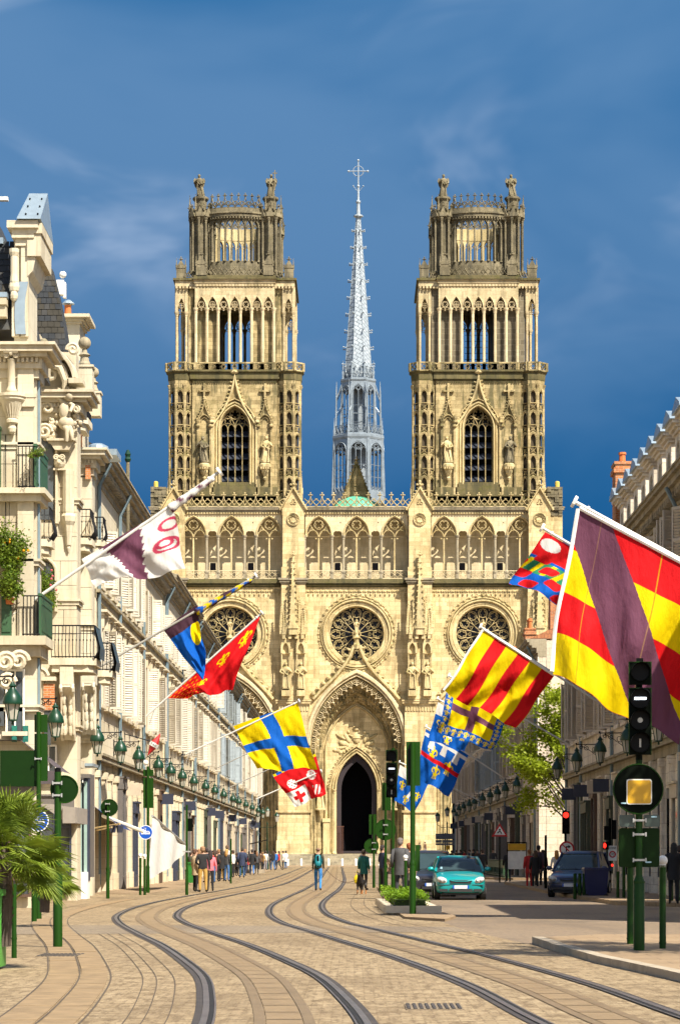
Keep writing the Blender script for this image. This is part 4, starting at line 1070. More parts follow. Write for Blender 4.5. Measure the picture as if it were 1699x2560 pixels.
    if cx > 0:
        for x in (-1.0,.1,1.1): b.box(x-.05,x+.05,6,6.1,s0,s1-1.6)
        for i in range(9): b.box(-1.5,1.5,6,6.08,s0+.8*i+.3,s0+.8*i+.36)
        b.tube([(-1.2,6,s0),(1.2,6,s1-2)],.04,4); b.build('scaffold', IRON, T)
    else:
        b.ball((0,7,s0-.1),2.3,2.3,1.5,14,8); b.build('red_roof_cap', TILE, T)
    return T
make_tower(-15.78, TOWER, -1)
make_tower(15.78, GREYWALL, 1)

# ---- roof, dome, rear gable and spire
b = MB(); b.prism([(-9,0),(9,0),(0,1)],0,1) if False else None
roof = MB(); roof.add([(-8.5,18,44),(8.5,18,44),(8.5,120,44),(-8.5,120,44),(0,18,47.3),(0,120,47.3)],[(0,1,4),(1,2,5,4),(0,4,5,3),(2,3,5)]); roof.build('nave_roof', SLATE, cath)
nb = MB(); nb.box(-8.4,8.4,30,120,0,44); nb.build('nave_wall', CREAM, cath)
dm = empty('copper_dome', (0,9,-.85), 0, cath)
b = MB(); b.lathe([(3.6,46.6),(3.6,47.0),(3.45,47.5),(3.05,48.3),(2.4,49.0),(1.5,49.5),(.7,49.75),(.1,49.85)],0,0,24); o = b.build('shell', COPPER, dm, True)
b = MB()
for i in range(24): a = i*PI/12; b.tube([(r*math.cos(a),r*math.sin(a),z) for r,z in ((3.52,47.3),(3.12,48.25),(2.45,49.0),(1.5,49.52),(.7,49.78))],.05,4)
b.build('seam', COPPER, dm); b = MB(); b.box(-4.6,4.6,-3.7,3.7,45.0,46.6); b.build('drum', COPPER, dm)
gb = empty('rear_gable', (0,14,0), 0, cath)
b = MB(); b.prism([(-1.75,49.6),(1.75,49.6),(0,54.4)],0,.6); b.box(-1.6,1.6,.05,.5,44,49.6); b.build('wall', TOWER, gb)
b = MB()
for s in (-1,1): b.bar([(s*1.9,49.3),(0,54.5)],.25,.3,0); crockets(b,[(s*1.9,49.3),(0,54.5)],-.1,.5,.12,-.14*s)
finial(b,0,0,54.2,.8); b.bar(circ(0,50.8,.4,8),.1,.1,0,True); b.build('trim', TOWER, gb)

sp = empty('spire', (0.35, 85, 0), 0, cath)     # over the crossing
SS = 415/FPX
def Zs(py): return EYE+(HY-py)*SS
def octa(b, z0, z1, r0, r1, mi=0): b.frustum(0,0,z0,z1,r0,r1,8,PI/8,mi)
b = MB(); lev = [(Zs(1240),4.45),(Zs(1092),4.1),(Zs(955),2.75)]
for i in range(8):
    a = PI/8+i*PI/4; c, s = math.cos(a), math.sin(a)
    b.tube([(4.5*c,4.5*s,Zs(1245)),(4.15*c,4.15*s,Zs(1092))],.26,5)
    b.tube([(3.1*c,3.1*s,Zs(1092)),(2.75*c,2.75*s,Zs(950))],.22,5)
    b.tube([(3.95*c,3.95*s,Zs(1092)),(3.85*c,3.85*s,Zs(985)),(3.8*c,3.8*s,Zs(958))],[.18,.12,.04],5)
    b.tube([(3.85*c,3.85*s,Zs(1000)),(3.4*c,3.4*s,Zs(985)),(2.85*c,2.85*s,Zs(960))],.09,4)
    b.tube([(3.9*c,3.9*s,Zs(1040)),(3.0*c,3.0*s,Zs(1020))],.07,4)
    pinnacle(b,2.65*c,2.65*s,Zs(950),Zs(905),.3,0,4,False)
    pinnacle(b,4.2*c,4.2*s,Zs(1100),Zs(1050),.3,0,4,False)
b.lathe([(4.4,Zs(1105)),(4.5,Zs(1100)),(4.5,Zs(1094)),(4.1,Zs(1092)),(4.1,Zs(1090))],0,0,8,0,PI/8)
b.lathe([(2.9,Zs(962)),(3.1,Zs(956)),(3.1,Zs(952)),(2.6,Zs(950))],0,0,8,0,PI/8)
b.lathe([(4.6,Zs(1262)),(4.6,Zs(1235)),(4.3,Zs(1230))],0,0,8,0,PI/8)
b.build('lantern_post', LEAD2, sp)
b = MB()
for i in range(8):
    an = i*PI/4; k0 = len(b.v); fw = 2*4.2*math.sin(PI/8)
    window_tracery(b,0,Zs(1232),Zs(1135),fw*.40,1.4,3,.14,.2,0)
    b.plate([(-fw/2,Zs(1135)-.2),(fw/2,Zs(1135)-.2),(fw/2,Zs(1094)),(-fw/2,Zs(1094))],[lancet(0,Zs(1135)-.21,Zs(1135),fw*.43,1.55,5)],-.05,.1)
    for zz in (1200,1170): b.bar([(-fw*.4,Zs(zz)),(fw*.4,Zs(zz))],.1,.1,0)
    lattice(b,-fw/2,fw/2,Zs(1240),Zs(1222),-.2,.9,.09,.1,0)
    b.xf(Matrix.Rotation(an+PI/2,4,'Z') @ Matrix.Translation((0,-4.3*math.cos(PI/8),0)),k0)
    k0 = len(b.v); fw = 2*2.9*math.sin(PI/8)
    window_tracery(b,0,Zs(1088),Zs(985),fw*.38,1.1,2,.12,.16,0)
    b.plate([(-fw/2,Zs(985)-.1),(fw/2,Zs(985)-.1),(fw/2,Zs(955)),(-fw/2,Zs(955))],[lancet(0,Zs(985)-.11,Zs(985),fw*.41,1.25,5)],-.05,.1)
    for zz in (1062,1040,1020): b.bar([(-fw*.4,Zs(zz)),(fw*.4,Zs(zz))],.14 if zz==1040 else .08,.1,0)
    b.xf(Matrix.Rotation(an+PI/2,4,'Z') @ Matrix.Translation((0,-2.9*math.cos(PI/8),0)),k0)
    k0 = len(b.v); fw = 2*4.0*math.sin(PI/8); lattice(b,-fw/2,fw/2,Zs(1090),Zs(1070),0,.8,.09,.1,0); b.bar([(-fw/2,Zs(1070)),(fw/2,Zs(1070))],.1,.1,0); b.xf(Matrix.Rotation(an+PI/2,4,'Z') @ Matrix.Translation((0,-4.0*math.cos(PI/8),0)),k0)
    k0 = len(b.v); fw = 2*2.6*math.sin(PI/8); lattice(b,-fw/2,fw/2,Zs(950),Zs(925),0,.9,.1,.1,.5); b.xf(Matrix.Rotation(an+PI/2,4,'Z') @ Matrix.Translation((0,-2.6*math.cos(PI/8),0)),k0)
b.build('lantern_tracery', LEAD2, sp)
b = MB(); b.frustum(0,0,Zs(1250),Zs(1095),2.2,1.6,8); b.frustum(0,0,Zs(1095),Zs(955),.9,.7,8); b.build('timber_core', LEADD, sp)
def leadmat():
    m, n, l, bs = nmat('spire_scales'); wv = wallvec(n, l)
    mp = n.new('ShaderNodeMapping'); mp.inputs['Rotation'].default_value = (0,0,R(32)); l.new(wv, mp.inputs['Vector'])
    br = n.new('ShaderNodeTexBrick'); l.new(mp.outputs[0], br.inputs['Vector']); br.inputs['Scale'].default_value = 1.0
    br.inputs['Brick Width'].default_value = .95; br.inputs['Row Height'].default_value = .55; br.inputs['Mortar Size'].default_value = .045
    br.inputs['Color1'].default_value = (.36,.41,.45,1); br.inputs['Color2'].default_value = (.47,.52,.56,1); br.inputs['Mortar'].default_value = (.13,.16,.19,1)
    l.new(br.outputs['Color'], bs.inputs['Base Color']); bs.inputs['Roughness'].default_value = .42; bs.inputs['Metallic'].default_value = .2
    bump(n, l, bs, mth(n, l, 'SUBTRACT', 1.0, br.outputs['Fac']), .6, .05); return m
b = MB(); octa(b, Zs(952), Zs(545), 2.42, .34); b.build('cone', leadmat(), sp)
b = MB()
for i in range(8):
    a = PI/8+i*PI/4; c, s = math.cos(a), math.sin(a); b.tube([(2.44*c,2.44*s,Zs(952)),(.36*c,.36*s,Zs(545))],.06,4)
    for k in range(9):
        t = (k+.9)/9.7; r = 2.44+(.36-2.44)*t; z = Zs(952)+(Zs(545)-Zs(952))*t
        b.tube([(r*c,r*s,z),((r+.5)*c,(r+.5)*s,z+.06)],.05,4); b.ball(((r+.55)*c,(r+.55)*s,z+.1),.15,n=5,m=4); b.ball(((r+.2)*c,(r+.2)*s,z+.05),.14,n=5,m=4)
b.build('cone_rib', LEAD, sp)
b = MB(); b.lathe([(.36,Zs(546)),(.8,Zs(542)),(.8,Zs(539)),(.34,Zs(536)),(.26,Zs(510)),(.4,Zs(506)),(.4,Zs(503)),(.2,Zs(500)),(.15,Zs(470)),(.26,Zs(466)),(.12,Zs(462)),(.09,Zs(402))],0,0,8)
zc = Zs(428); b.tube([(-1.55,0,zc),(1.55,0,zc)],.08,5); b.tube([(.85*math.cos(t),0,zc+.85*math.sin(t)) for t in [2*PI*i/16 for i in range(16)]],.06,4,0,True)
for dx in (-1.55,1.55): b.ball((dx,0,zc),.2,n=6,m=4)
b.ball((0,0,Zs(401)),.2,n=6,m=4)
for s in (-1,1): b.tube([(s*.15,0,Zs(478)),(s*.75,0,Zs(466))],.04,4); b.ball((s*.8,0,Zs(465)),.14,n=5,m=4)
b.build('cross', LEAD, sp)
# ------------------------------------------------------------------ the two rows of houses
_cache = {}
def cached(key, fn):
    if key not in _cache: _cache[key] = fn()
    return _cache[key]
def shutter_mesh(w, h, mat):
    b = MB(); t = .05
    b.box(0,.07,-t,0,0,h); b.box(w-.07,w,-t,0,0,h)
    for z in (0, h*.5-.05, h-.1): b.box(.07,w-.07,-t,0,z,z+.1)
    n = int(h/.11)
    for i in range(n):
        z = .11+(h-.22)*(i+.2)/n
        b.add([(.07,-.048,z),(w-.07,-.048,z),(w-.07,-.006,z+.075),(.07,-.006,z+.075)],[(0,1,2,3)])
    return b.mesh('shutter', mat)
def frame_mesh(hw, h, mat, rows=3):
    b = MB(); b.box(-hw,-hw+.07,0,.07,0,h); b.box(hw-.07,hw,0,.07,0,h); b.box(-hw+.07,hw-.07,0,.07,h-.08,h); b.box(-hw+.07,hw-.07,0,.07,0,.09)
    b.box(-.05,.05,-.012,.07,.09,h-.08)
    for i in range(1, rows):
        for s in (-1,1): x0,x1 = sorted((s*.05,s*(hw-.07))); b.box(x0,x1,.01,.06,h*i/rows-.02,h*i/rows+.02)
    return b.mesh('window', mat)
def pane_mesh(hw, h):
    b = MB(); b.box(-hw+.06,hw-.06,.05,.09,.05,h-.05); return b.mesh('pane', PANE)
def surround_mesh(hw, h, mat, hood, sill=True):
    b = MB()
    b.box(-hw-.16,-hw,-.09,.02,-.02,h+.02); b.box(hw,hw+.16,-.09,.02,-.02,h+.02); b.box(-hw-.16,hw+.16,-.092,.02,h+.02,h+.2)
    if sill: b.box(-hw-.24,hw+.24,-.2,.02,-.16,-.02)
    if hood:
        b.box(-hw-.2,hw+.2,-.10,.02,h+.2,h+.46); b.box(-hw-.3,hw+.3,-.28,.02,h+.46,h+.56); b.box(-hw-.36,hw+.36,-.4,.02,h+.56,h+.66)
        for s in (-1,1): b.box(s*(hw+.1)-.09,s*(hw+.1)+.09,-.27,.02,h-.05,h+.46)
    return b.mesh('window_surround', mat)
def place_window(parent, x, z, hw, h, wall, trim, smat, hood=False, shut=True, rng=random, rows=3, detail=True):
    w = link('window', cached(('f',hw,h,rows), lambda: frame_mesh(hw,h,WHITE,rows)), parent, (x,.2,z))
    link('pane', cached(('p',hw,h), lambda: pane_mesh(hw,h)), w)
    sr = link('surround', cached(('s',hw,h,hood,trim.name), lambda: surround_mesh(hw,h,trim,hood)), w, (0,-.2,0))
    if shut:
        me = cached(('sh',hw,h,smat.name), lambda: shutter_mesh(hw,h,smat))
        for s in (-1,1):
            th = rng.choice((8,12,22,35,50,62)) + rng.uniform(-4,4)
            link('shutter', me, w, (s*(hw+.02),-.30,0.0), R(-th) if s > 0 else PI+R(th))
    return w
def roof_and_chimneys(root, L, zc, deep, mat, rise, stacks, rng):
    b = MB(); b.add([(-.0,-.55,zc),(L,-.55,zc),(L,deep*.5,zc+rise),(0,deep*.5,zc+rise),(0,deep,zc),(L,deep,zc)],[(0,1,2,3),(3,2,5,4),(0,3,4),(1,5,2)])
    rf = b.build('roof', mat, root)
    for (x, y, w, h, pots) in stacks:
        c = MB(); c.box(x-w/2,x+w/2,y-.35,y+.35,zc-.5,zc+h); c.box(x-w/2-.08,x+w/2+.08,y-.43,y+.43,zc+h-.35,zc+h-.15); c.box(x-w/2-.05,x+w/2+.05,y-.4,y+.4,zc+h,zc+h+.12)
        ch = c.build('chimney', BRICK, rf)
        for k in range(pots):
            p = MB(); px_ = x-w/2+w*(k+.5)/pots; hh = rng.uniform(.5,.85)
            p.lathe([(.15,zc+h+.1),(.13,zc+h+hh*.8),(.17,zc+h+hh*.85),(.16,zc+h+hh)],px_,y,8); p.build('chimney_pot', POT, rf)
    return rf
POT = plain('terracotta_pot', (0.50,0.15,0.04), 0.8)
SHOPB = plain('shopfront_dark_blue', (0.03,0.035,0.06), 0.5)
SHOPW = plain('shopfront_pale', (0.50,0.42,0.31), 0.6)
SHOPG = plain('shopfront_grey', (0.13,0.115,0.105), 0.6)
plain('shop_brown', (0.09,0.05,0.03), .6); plain('shop_olive', (0.05,0.06,0.035), .6); plain('shop_red', (0.25,0.03,0.03), .6)
def house(name, label, side, d0, d1, zc, wall, trim, smat, floors, bays, roofmat, rise=3.0, stacks=(), shop='arch', seed=1, dormers=None, pipes=(0.0,), roof=True, X=None, plinth=True, pier=None):
    rng = random.Random(seed); L = d1-d0
    X = (-10.0 if side < 0 else 10.5) if X is None else X
    root = empty(name, (X, d0 if side < 0 else d1, 0), PI/2 if side < 0 else -PI/2); tag(root, label, 'building', 'houses along the street')
    gx = 0.9; step = (L-2*gx)/bays; xs = [gx+step*(i+.5) for i in range(bays)]
    holes = []
    for (z, h, hw, hood, shut) in floors:
        for x in xs: holes.append([(x-hw,z),(x+hw,z),(x+hw,z+h),(x-hw,z+h)])
    gh = 3.7; ghw = min(.95, step*.36)
    for x in xs: holes.append(lancet(x,.5,gh-.3,ghw,ghw*1.001,4) if shop == 'arch' else [(x-ghw,.45),(x+ghw,.45),(x+ghw,gh),(x-ghw,gh)])
    b = MB(); b.plate([(0.02,-.1),(L-.02,-.1),(L-.02,zc),(0.02,zc)], holes, 0,.42); b.build('wall', wall, root)
    b = MB(); b.box(.04,L-.04,.44,11,-.1,zc-.05); b.build('house_body', wall, root)
    # mouldings
    b = MB(); zz = zc-1.0
    for h, p in ((.22,.06),(.3,.14),(.14,.40),(.18,.55),(.12,.68),(.07,.74)): b.box(0,L,-p,.4,zz,zz+h); zz += h
    n = int(L/.55)
    for i in range(n): x = (i+.5)*L/n; b.box(x-.1,x+.1,-.42,-.1,zc-.66,zc-.47)
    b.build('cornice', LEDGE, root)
    for z, hgt, p in ((4.75,.35,.10),(5.1,.18,.30),(5.28,.10,.36),(11.35,.22,.10),(11.57,.12,.24)):
        if z+hgt < zc-1: b = MB(); b.box(0,L,-p,.3,z,z+hgt); b.build('string_course', LEDGE, root)
    for (z, h, hw, hood, shut) in floors:
        for x in xs: place_window(root, x, z, hw, h, wall, trim, smat, hood, shut, rng, 4 if h > 2.6 else 3)
    # ground floor: glazed openings between plain pilasters
    def shopglass():
        m = MB(); m.box(-ghw,ghw,.30,.36,.5,gh); return m.mesh('shop_window', PANE)
    def shopbar():
        m = MB(); m.box(-ghw,ghw,.26,.31,gh-1.05,gh-.95); m.box(-.03,.03,.26,.31,.5,gh-1.05); m.box(-ghw,ghw,.24,.31,.45,.62); return m.mesh('glazing_bar', SHOPW)
    def pil():
        m = MB(); m.box(-.24,.24,-.14,.02,0,4.5); m.box(-.3,.3,-.2,.02,0,.7); m.box(-.3,.3,-.22,.02,4.45,4.72); return m.mesh('pilaster', trim)
    jm = [SHOPB, SHOPG, VOID, SHOPG, MATS['shop_brown'], VOID]
    for x in xs:
        jmat = rng.choice(jm); far = 1 if side < 0 else -1
        if rng.random() < .62:  # mostly dark shopfronts, added to stand for the shaded gaps between pilasters
            pr = rng.choice((.16,.24,.34)); hh = rng.choice((3.3,3.9,4.2)); sm = rng.choice((SHOPB,SHOPG,MATS['shop_brown'],SHOPG,MATS['shop_olive'],SHOPW)); wv = ghw*rng.uniform(.75,1.0)
            sf = link('added_shopfront', cached(('sf',round(ghw,2),pr,hh,sm.name,side), lambda: MB().box(-ghw*.95,ghw*.95,-pr,.02,.02,.55).box(-ghw*.95,-ghw*.78,-pr,.02,.55,hh).box(ghw*.78,ghw*.95,-pr,.02,.55,hh).box(-ghw*.98,ghw*.98,-pr-.06,.02,hh,hh+.45).box(-ghw,ghw,-pr-.14,.02,hh+.45,hh+.53).mesh('added_shopfront', sm)), root, (x,0,0))
            link('pane', cached(('sfp',round(ghw,2),pr,hh), lambda: MB().box(-ghw*.78,ghw*.78,-pr+.06,-pr+.09,.55,hh).mesh('pane', PANE)), sf)
            if rng.random() < .35: link('hanging_sign', cached(('hs',sm.name), lambda: MB().box(-.03,.03,-.85,-.2,4.0,4.5).box(-.015,.015,-.9,0,4.5,4.53).mesh('hanging_sign', rng.choice((SHOPW,SHOPB,MATS['shop_red'])))), sf)
        link('painted_shade_lining', cached(('jl',round(ghw,3),far,jmat.name), lambda: MB().box(*sorted((far*(ghw-.06),far*(ghw+.01))),.03,.43,.5,gh-.35).mesh('painted_shade_lining', jmat)), root, (x,0,0))  # dark sheet on the far reveal stands for the shade in the opening
        w = link('shop_window', cached(('sg',round(ghw,3)), shopglass), root, (x,0,0)); link('glazing_bar', cached(('sb',round(ghw,3)), shopbar), w)
    for i in range(bays+1): link('pilaster', cached(('pl',trim.name), pil), root, (gx+step*i if 0 < i < bays else (.45 if i == 0 else L-.45),0,0))
    b = MB()
    for x in (0, L-.6): MB().box(x,x+.6,-.07,.01,5.4,zc-1.0).build('corner_pilaster', trim, root)
    for px_ in pipes:
        b = MB(); b.tube([(px_,-.16,.3),(px_,-.16,zc-1.2),(px_,-.6,zc-.3)],.075,6); b.build('downpipe', PIPE, root)
    if roof: rf = roof_and_chimneys(root, L, zc+.02, 10, roofmat, rise, stacks, rng)
    if dormers:
        z0, dx0, dn, dstep = dormers
        for i in range(dn):
            x = dx0+i*dstep; e = empty('dormer', (x,.55,z0), 0, root)
            m = cached('dorm', lambda: MB().plate([(-.75,0),(.75,0),(.75,2.3),(-.75,2.3)],[lancet(0,.35,1.65,.42,.42,5)],0,.3).box(-.75,-.5,.3,2.2,0,2.3).box(.5,.75,.3,2.2,0,2.3).mesh('dormer_front', trim)); link('front', m, e)
            m = cached('dormg', lambda: MB().box(-.45,.45,.2,.25,.3,2.1).mesh('dormer_pane', PANE)); link('pane', m, e)
            m = cached('dormc', lambda: MB().box(-.82,.82,-.1,2.2,2.3,2.42).box(-.9,.9,-.2,2.2,2.42,2.52).box(-1.0,1.0,-.32,2.2,2.52,2.64).mesh('dormer_cornice', trim)); link('dormer_cornice', m, e)
            m = cached('dormr', lambda: MB().prism([(-1.08,2.64),(1.08,2.64),(.95,2.76),(0,3.08),(-.95,2.76)],-.42,2.2).mesh('dormer_roof', ZINC)); link('dormer_roof', m, e)
    return root
F1 = (7.35,3.0,.62,True,True); F2 = (12.0,2.25,.58,False,True); F2b = (11.9,2.0,.56,False,True)
house('town_house', 'pale stone town house with white shutters and blue downpipes, beside the ornate corner building', -1, 98, 119, 16.9, HOUSE, HOUSE, SHUT, [F1,F2], 8, SLATE, 3.2, [(3,3,1.2,4.2,3),(13,2.5,1.4,4.0,4)], seed=3, pipes=(.5,9.3))
house('town_house', 'second pale stone house of the sunlit row, where the red flag is fixed', -1, 119.05, 134, 15.8, HOUSE2, HOUSE, SHUT, [F1,F2b], 5, SLATE, 3.0, [(11,2.2,1.3,3.4,4)], seed=4, pipes=(0.4,14.6))
house('town_house', 'third house of the sunlit row, with brick chimneys seen against the side rose window', -1, 134.05, 158, 16.2, HOUSE, HOUSE, SHUT, [F1,F2], 8, SLATE, 3.0, [(6,1.5,1.2,2.6,3),(15,1.6,1.3,3.0,4)], seed=5, pipes=(.3,12,23.5))
house('town_house', 'fourth house of the sunlit row, above the people on the pavement', -1, 158.05, 185, 16.0, HOUSE2, HOUSE, SHUT, [F1,F2], 9, TILE, 3.0, [(8,1.8,1.2,2.6,3),(20,1.5,1.2,2.6,3)], seed=6, pipes=(.3,13.5,26.5))
house('town_house', 'fifth house of the sunlit row, with blue-grey shutters', -1, 185.05, 215, 15.3, HOUSE, HOUSE, SHUTB, [F1,F2b], 10, SLATE, 3.0, [(12,2,1.2,2.6,2)], seed=7, pipes=(.3,15,29.5))
house('town_house', 'farthest house of the sunlit row, ending beside the cathedral side door', -1, 215.05, 262, 15.0, HOUSE2, HOUSE, SHUT, [F1,F2b], 15, SLATE, 2.6, [(12,2,1.2,2.6,2)], seed=8, pipes=(.3,15,31,46.5))
G1 = (7.2,2.9,.62,True,True); G2 = (11.0,2.0,.58,False,True)
house('town_house', 'shaded grey house with a row of stone dormers under zinc caps', 1, 75, 108, 13.45, RSTONE, RSTONE, SHUTG, [(6.6,2.7,.62,True,True),(10.4,2.1,.58,False,True)], 12, SLATE, 1.2, [(.9,.75,1.3,4.3,1)], 'flat', 11, (13.55,2.6,12,2.62), pipes=(5.5,27))
house('town_house', 'corner house outside the picture that carries the huge striped flag', 1, 51, 67, 11.5, RSTONE, RSTONE, SHUTG, [(6.6,2.4,.62,True,True)], 5, SLATE, 1.5, [], 'flat', 16, pipes=(.6,))
house('town_house', 'shaded house with grey shutters at the corner by the street tree', 1, 108.05, 125, 14.2, RSTONE, RSTONE, SHUTG, [(6.8,2.8,.62,True,True),(10.6,2.0,.58,False,True)], 7, SLATE, 2.0, [(10,3,1.3,2.0,3)], 'flat', 12, pipes=(.6,8.5))
house('town_house', 'shaded house just past the street tree, its sunlit end wall bare', 1, 145, 176, 13.7, HOUSE3, RSTONE, SHUTG, [(6.6,2.7,.6,True,True),(10.2,1.8,.56,False,True)], 11, TILE, 2.6, [(30.2,1.0,1.5,4.2,5),(29.6,4.5,2.4,4.0,6),(24,2,1.4,4.4,4),(16,2.2,2.0,3.6,5)], 'flat', 13, pipes=(.6,15,29.8))
house('town_house', 'shaded house in the middle of the far dim row with blue-grey shutters', 1, 176.05, 212, 14.0, RSTONE, RSTONE, SHUTB, [(6.6,2.7,.6,True,True),(10.4,1.8,.56,False,True)], 12, SLATE, 2.6, [(30,2,1.8,3.4,5),(12,2,1.4,3,3)], 'flat', 14, pipes=(.6,18))
house('town_house', 'farthest house of the shaded row beside the cathedral', 1, 212.05, 262, 13.6, HOUSE3, RSTONE, SHUTG, [(6.6,2.7,.6,True,True),(10.2,1.8,.56,False,True)], 16, SLATE, 2.6, [(30,2,1.6,3,4)], 'flat', 15, pipes=(.6,25))
# side-street house behind the tree, its sunlit end wall facing us
def end_house():
    e = tag(empty('side_street_house', (21,137,0)), 'pale sunlit side-street house seen behind the street tree', 'building')
    b = MB(); b.box(-7,9,9,20,0,12.6); b.build('wall', HOUSE, e)
    b = MB(); cornice(b,-7,9,9,12.4,[(.2,.1),(.25,.3),(.15,.4)]); b.build('cornice', LEDGE, e)
    b = MB(); b.add([(-7,8.8,12.9),(9,8.8,12.9),(9,14,16),(-7,14,16),(-7,20,12.9),(9,20,12.9)],[(0,1,2,3),(3,2,5,4),(0,3,4),(1,5,2)]); b.build('roof', SLATE, e)
end_house()
# ------------------------------------------------------------------ ornate corner building on the left
OD = 66.0
orn = tag(empty('ornate_building', (-10, OD, 0)), 'ornate cream stone corner building with bays, balconies, dormers and a slate mansard', 'building')
def lx(px, d): return (px-HX)*d/FPX+10
def lz(py, d): return EYE+(HY-py)*d/FPX
def opart(name, mat, smooth=False, parent=None):
    def f(b):
        o = b.build(name, mat, parent or orn)
        if smooth: smooth_by_angle(o, 45)
        return o
    return f
b = MB(); b.box(-12,0,1,32,0,15.9); b.build('wall', ORNATE, orn)
def stone_face(x0, x1, y, z0, z1, rows, cut, seed, parent=orn):
    """a camera-side face laid up in single stones with open joints"""
    rng = random.Random(seed); h = (z1-z0)/rows
    for r in range(rows):
        xs = [x0] + ([x0+(x1-x0)*rng.uniform(.3,.7)] if (r+seed) % cut else []) + [x1]
        for a, c in zip(xs, xs[1:]):
            m = MB(); g = .008; p = rng.uniform(0,.012)
            m.prism([(a+g,z0+h*r+g),(c-g,z0+h*r+g),(c-g,z0+h*(r+1)-g),(a+g,z0+h*(r+1)-g)], y-.03-p, y+.10); m.build('stone', ORNATE, parent)
BAYS = [(4.0,5.1,1.28,15.3),(15.0,16.1,1.2,16.0),(24.0,25.0,.75,15.6)]
for i, (y0, y1, p, zt) in enumerate(BAYS):
    m = MB(); m.box(-.6,p,y0+.08,y1,0,zt); m.build('bay', ORNATE, orn)
    m = MB(); 
    for h, q, z in ((.25,.08,zt-.75),(.3,.18,zt-.5),(.12,.34,zt-.2),(.16,.5,zt-.08),(.08,.58,zt+.08)): m.box(-.8-q*.2,p+q,y0-q,y1+q,z,z+h)
    m.build('bay_cornice', ORNATE, orn)
    m = MB(); dentils(m,-.5,p+.1,y0-.16,zt-.34,.12,.07,.13,.10); m.build('dentil', ORNATE, orn)
    for zq in (12.6,9.4,5.4): m = MB(); m.box(-.7,p+.07,y0-.07,y1,zq,zq+.12); m.box(-.7,p+.12,y0-.12,y1,zq+.12,zq+.19); m.build('string_course', ORNATE, orn)
stone_face(-.6,1.2,4.0,7.4,14.6,9,3,1); stone_face(-.1,1.2,15.0,7.7,13.9,8,2,2); stone_face(-.1,.75,24.0,7.0,14.8,10,3,3)
# --- bay 1: column on its bracket, pilaster, ledges
m = MB(); cx = lx(28,69.6); cy = 3.72
m.lathe([(.115,14.08),(.15,14.10),(.15,14.18),(.115,14.24),(.105,14.3),(.095,15.0),(.12,15.02)],cx,cy,14); o = m.build('column', ORNATE, orn, True)
m = MB(); 
for s in (-1,1):
    m.tube([(cx+s*.13+.06*math.cos(t),cy-.1,15.12+.06*math.sin(t)) for t in [i*PI/4 for i in range(8)]],.03,5,0,True); m.ball((cx+s*.13,cy-.1,15.12),.05,n=6,m=4)
m.box(cx-.2,cx+.2,cy-.2,4.0,15.18,15.26); m.ball((cx,cy-.15,15.16),.06,n=6,m=4); m.build('column_capital', ORNATE, orn)
m = MB(); m.lathe([(.03,12.98),(.10,13.05),(.12,13.15),(.09,13.26),(.17,13.30),(.17,13.38),(.13,13.42),(.18,13.6),(.30,13.85),(.36,13.92),(.36,13.98),(.40,14.0),(.40,14.08)],cx,cy+.1,16)
for i in range(10): a = PI+PI*i/9; m.tube([(cx+.13*math.cos(a),cy+.1+.13*math.sin(a),13.44),(cx+.26*math.cos(a),cy+.1+.26*math.sin(a),13.8)],.025,4)
m.build('column_bracket', ORNATE, orn)
m = MB(); m.box(.78,1.22,3.88,4.02,7.4,15.0); m.box(.90,1.26,3.80,3.9,13.75,14.0); m.box(.88,1.30,3.78,3.9,14.0,14.1); m.build('pilaster', ORNATE, orn)
for z0, z1, q, nm in ((11.15,11.35,.25,'balcony_ledge'),(11.35,11.5,.42,'balcony_ledge'),(6.9,7.2,.25,'lower_ledge'),(7.2,7.45,.45,'lower_ledge')):
    m = MB(); m.box(-.8,1.25+q*.75,4.0-q,5.4,z0,z1); m.build(nm, ORNATE, orn)
def panel_balcony(x, y, z, w, h, mat, name, parent=orn):
    e = empty(name, (x,y,z), 0, parent)
    m = MB(); m.box(-.03,.03,-.02,w,0,h); m.box(-.05,.05,-.04,w+.02,h,h+.07); m.box(-.045,.045,.12,w-.12,.15,.2); m.box(-.045,.045,.12,w-.12,h-.22,h-.17); m.build('panel', mat, e)
    m = MB()
    for i in range(5): m.tube([(-.45+.1*i,-.02,0),(-.45+.1*i,-.02,h)],.014,5)
    m.tube([(-.48,-.02,h),(0,-.02,h)],.02,5); m.tube([(-.48,-.02,.05),(0,-.02,.05)],.02,5); m.build('railing', IRON, e); return e
panel_balcony(1.28,3.75,11.5,2.6,1.15,DGREEN,'green_balcony')
panel_balcony(1.42,3.7,7.45,2.6,1.1,DGREEN,'green_balcony')
panel_balcony(.30,3.6,11.5,.3,1.6,DGREEN,'green_balcony')
for (x, z, h) in ((.52,7.45,1.35),(-.05,7.5,1.6)):
    m = MB(); m.box(x-.14,x+.14,3.55,3.6,z,z+h); m.box(x-.11,x+.11,3.52,3.55,z+.1,z+h*.45); m.box(x-.11,x+.11,3.52,3.55,z+h*.52,z+h-.1); m.build('green_shutter', DGREEN, orn)
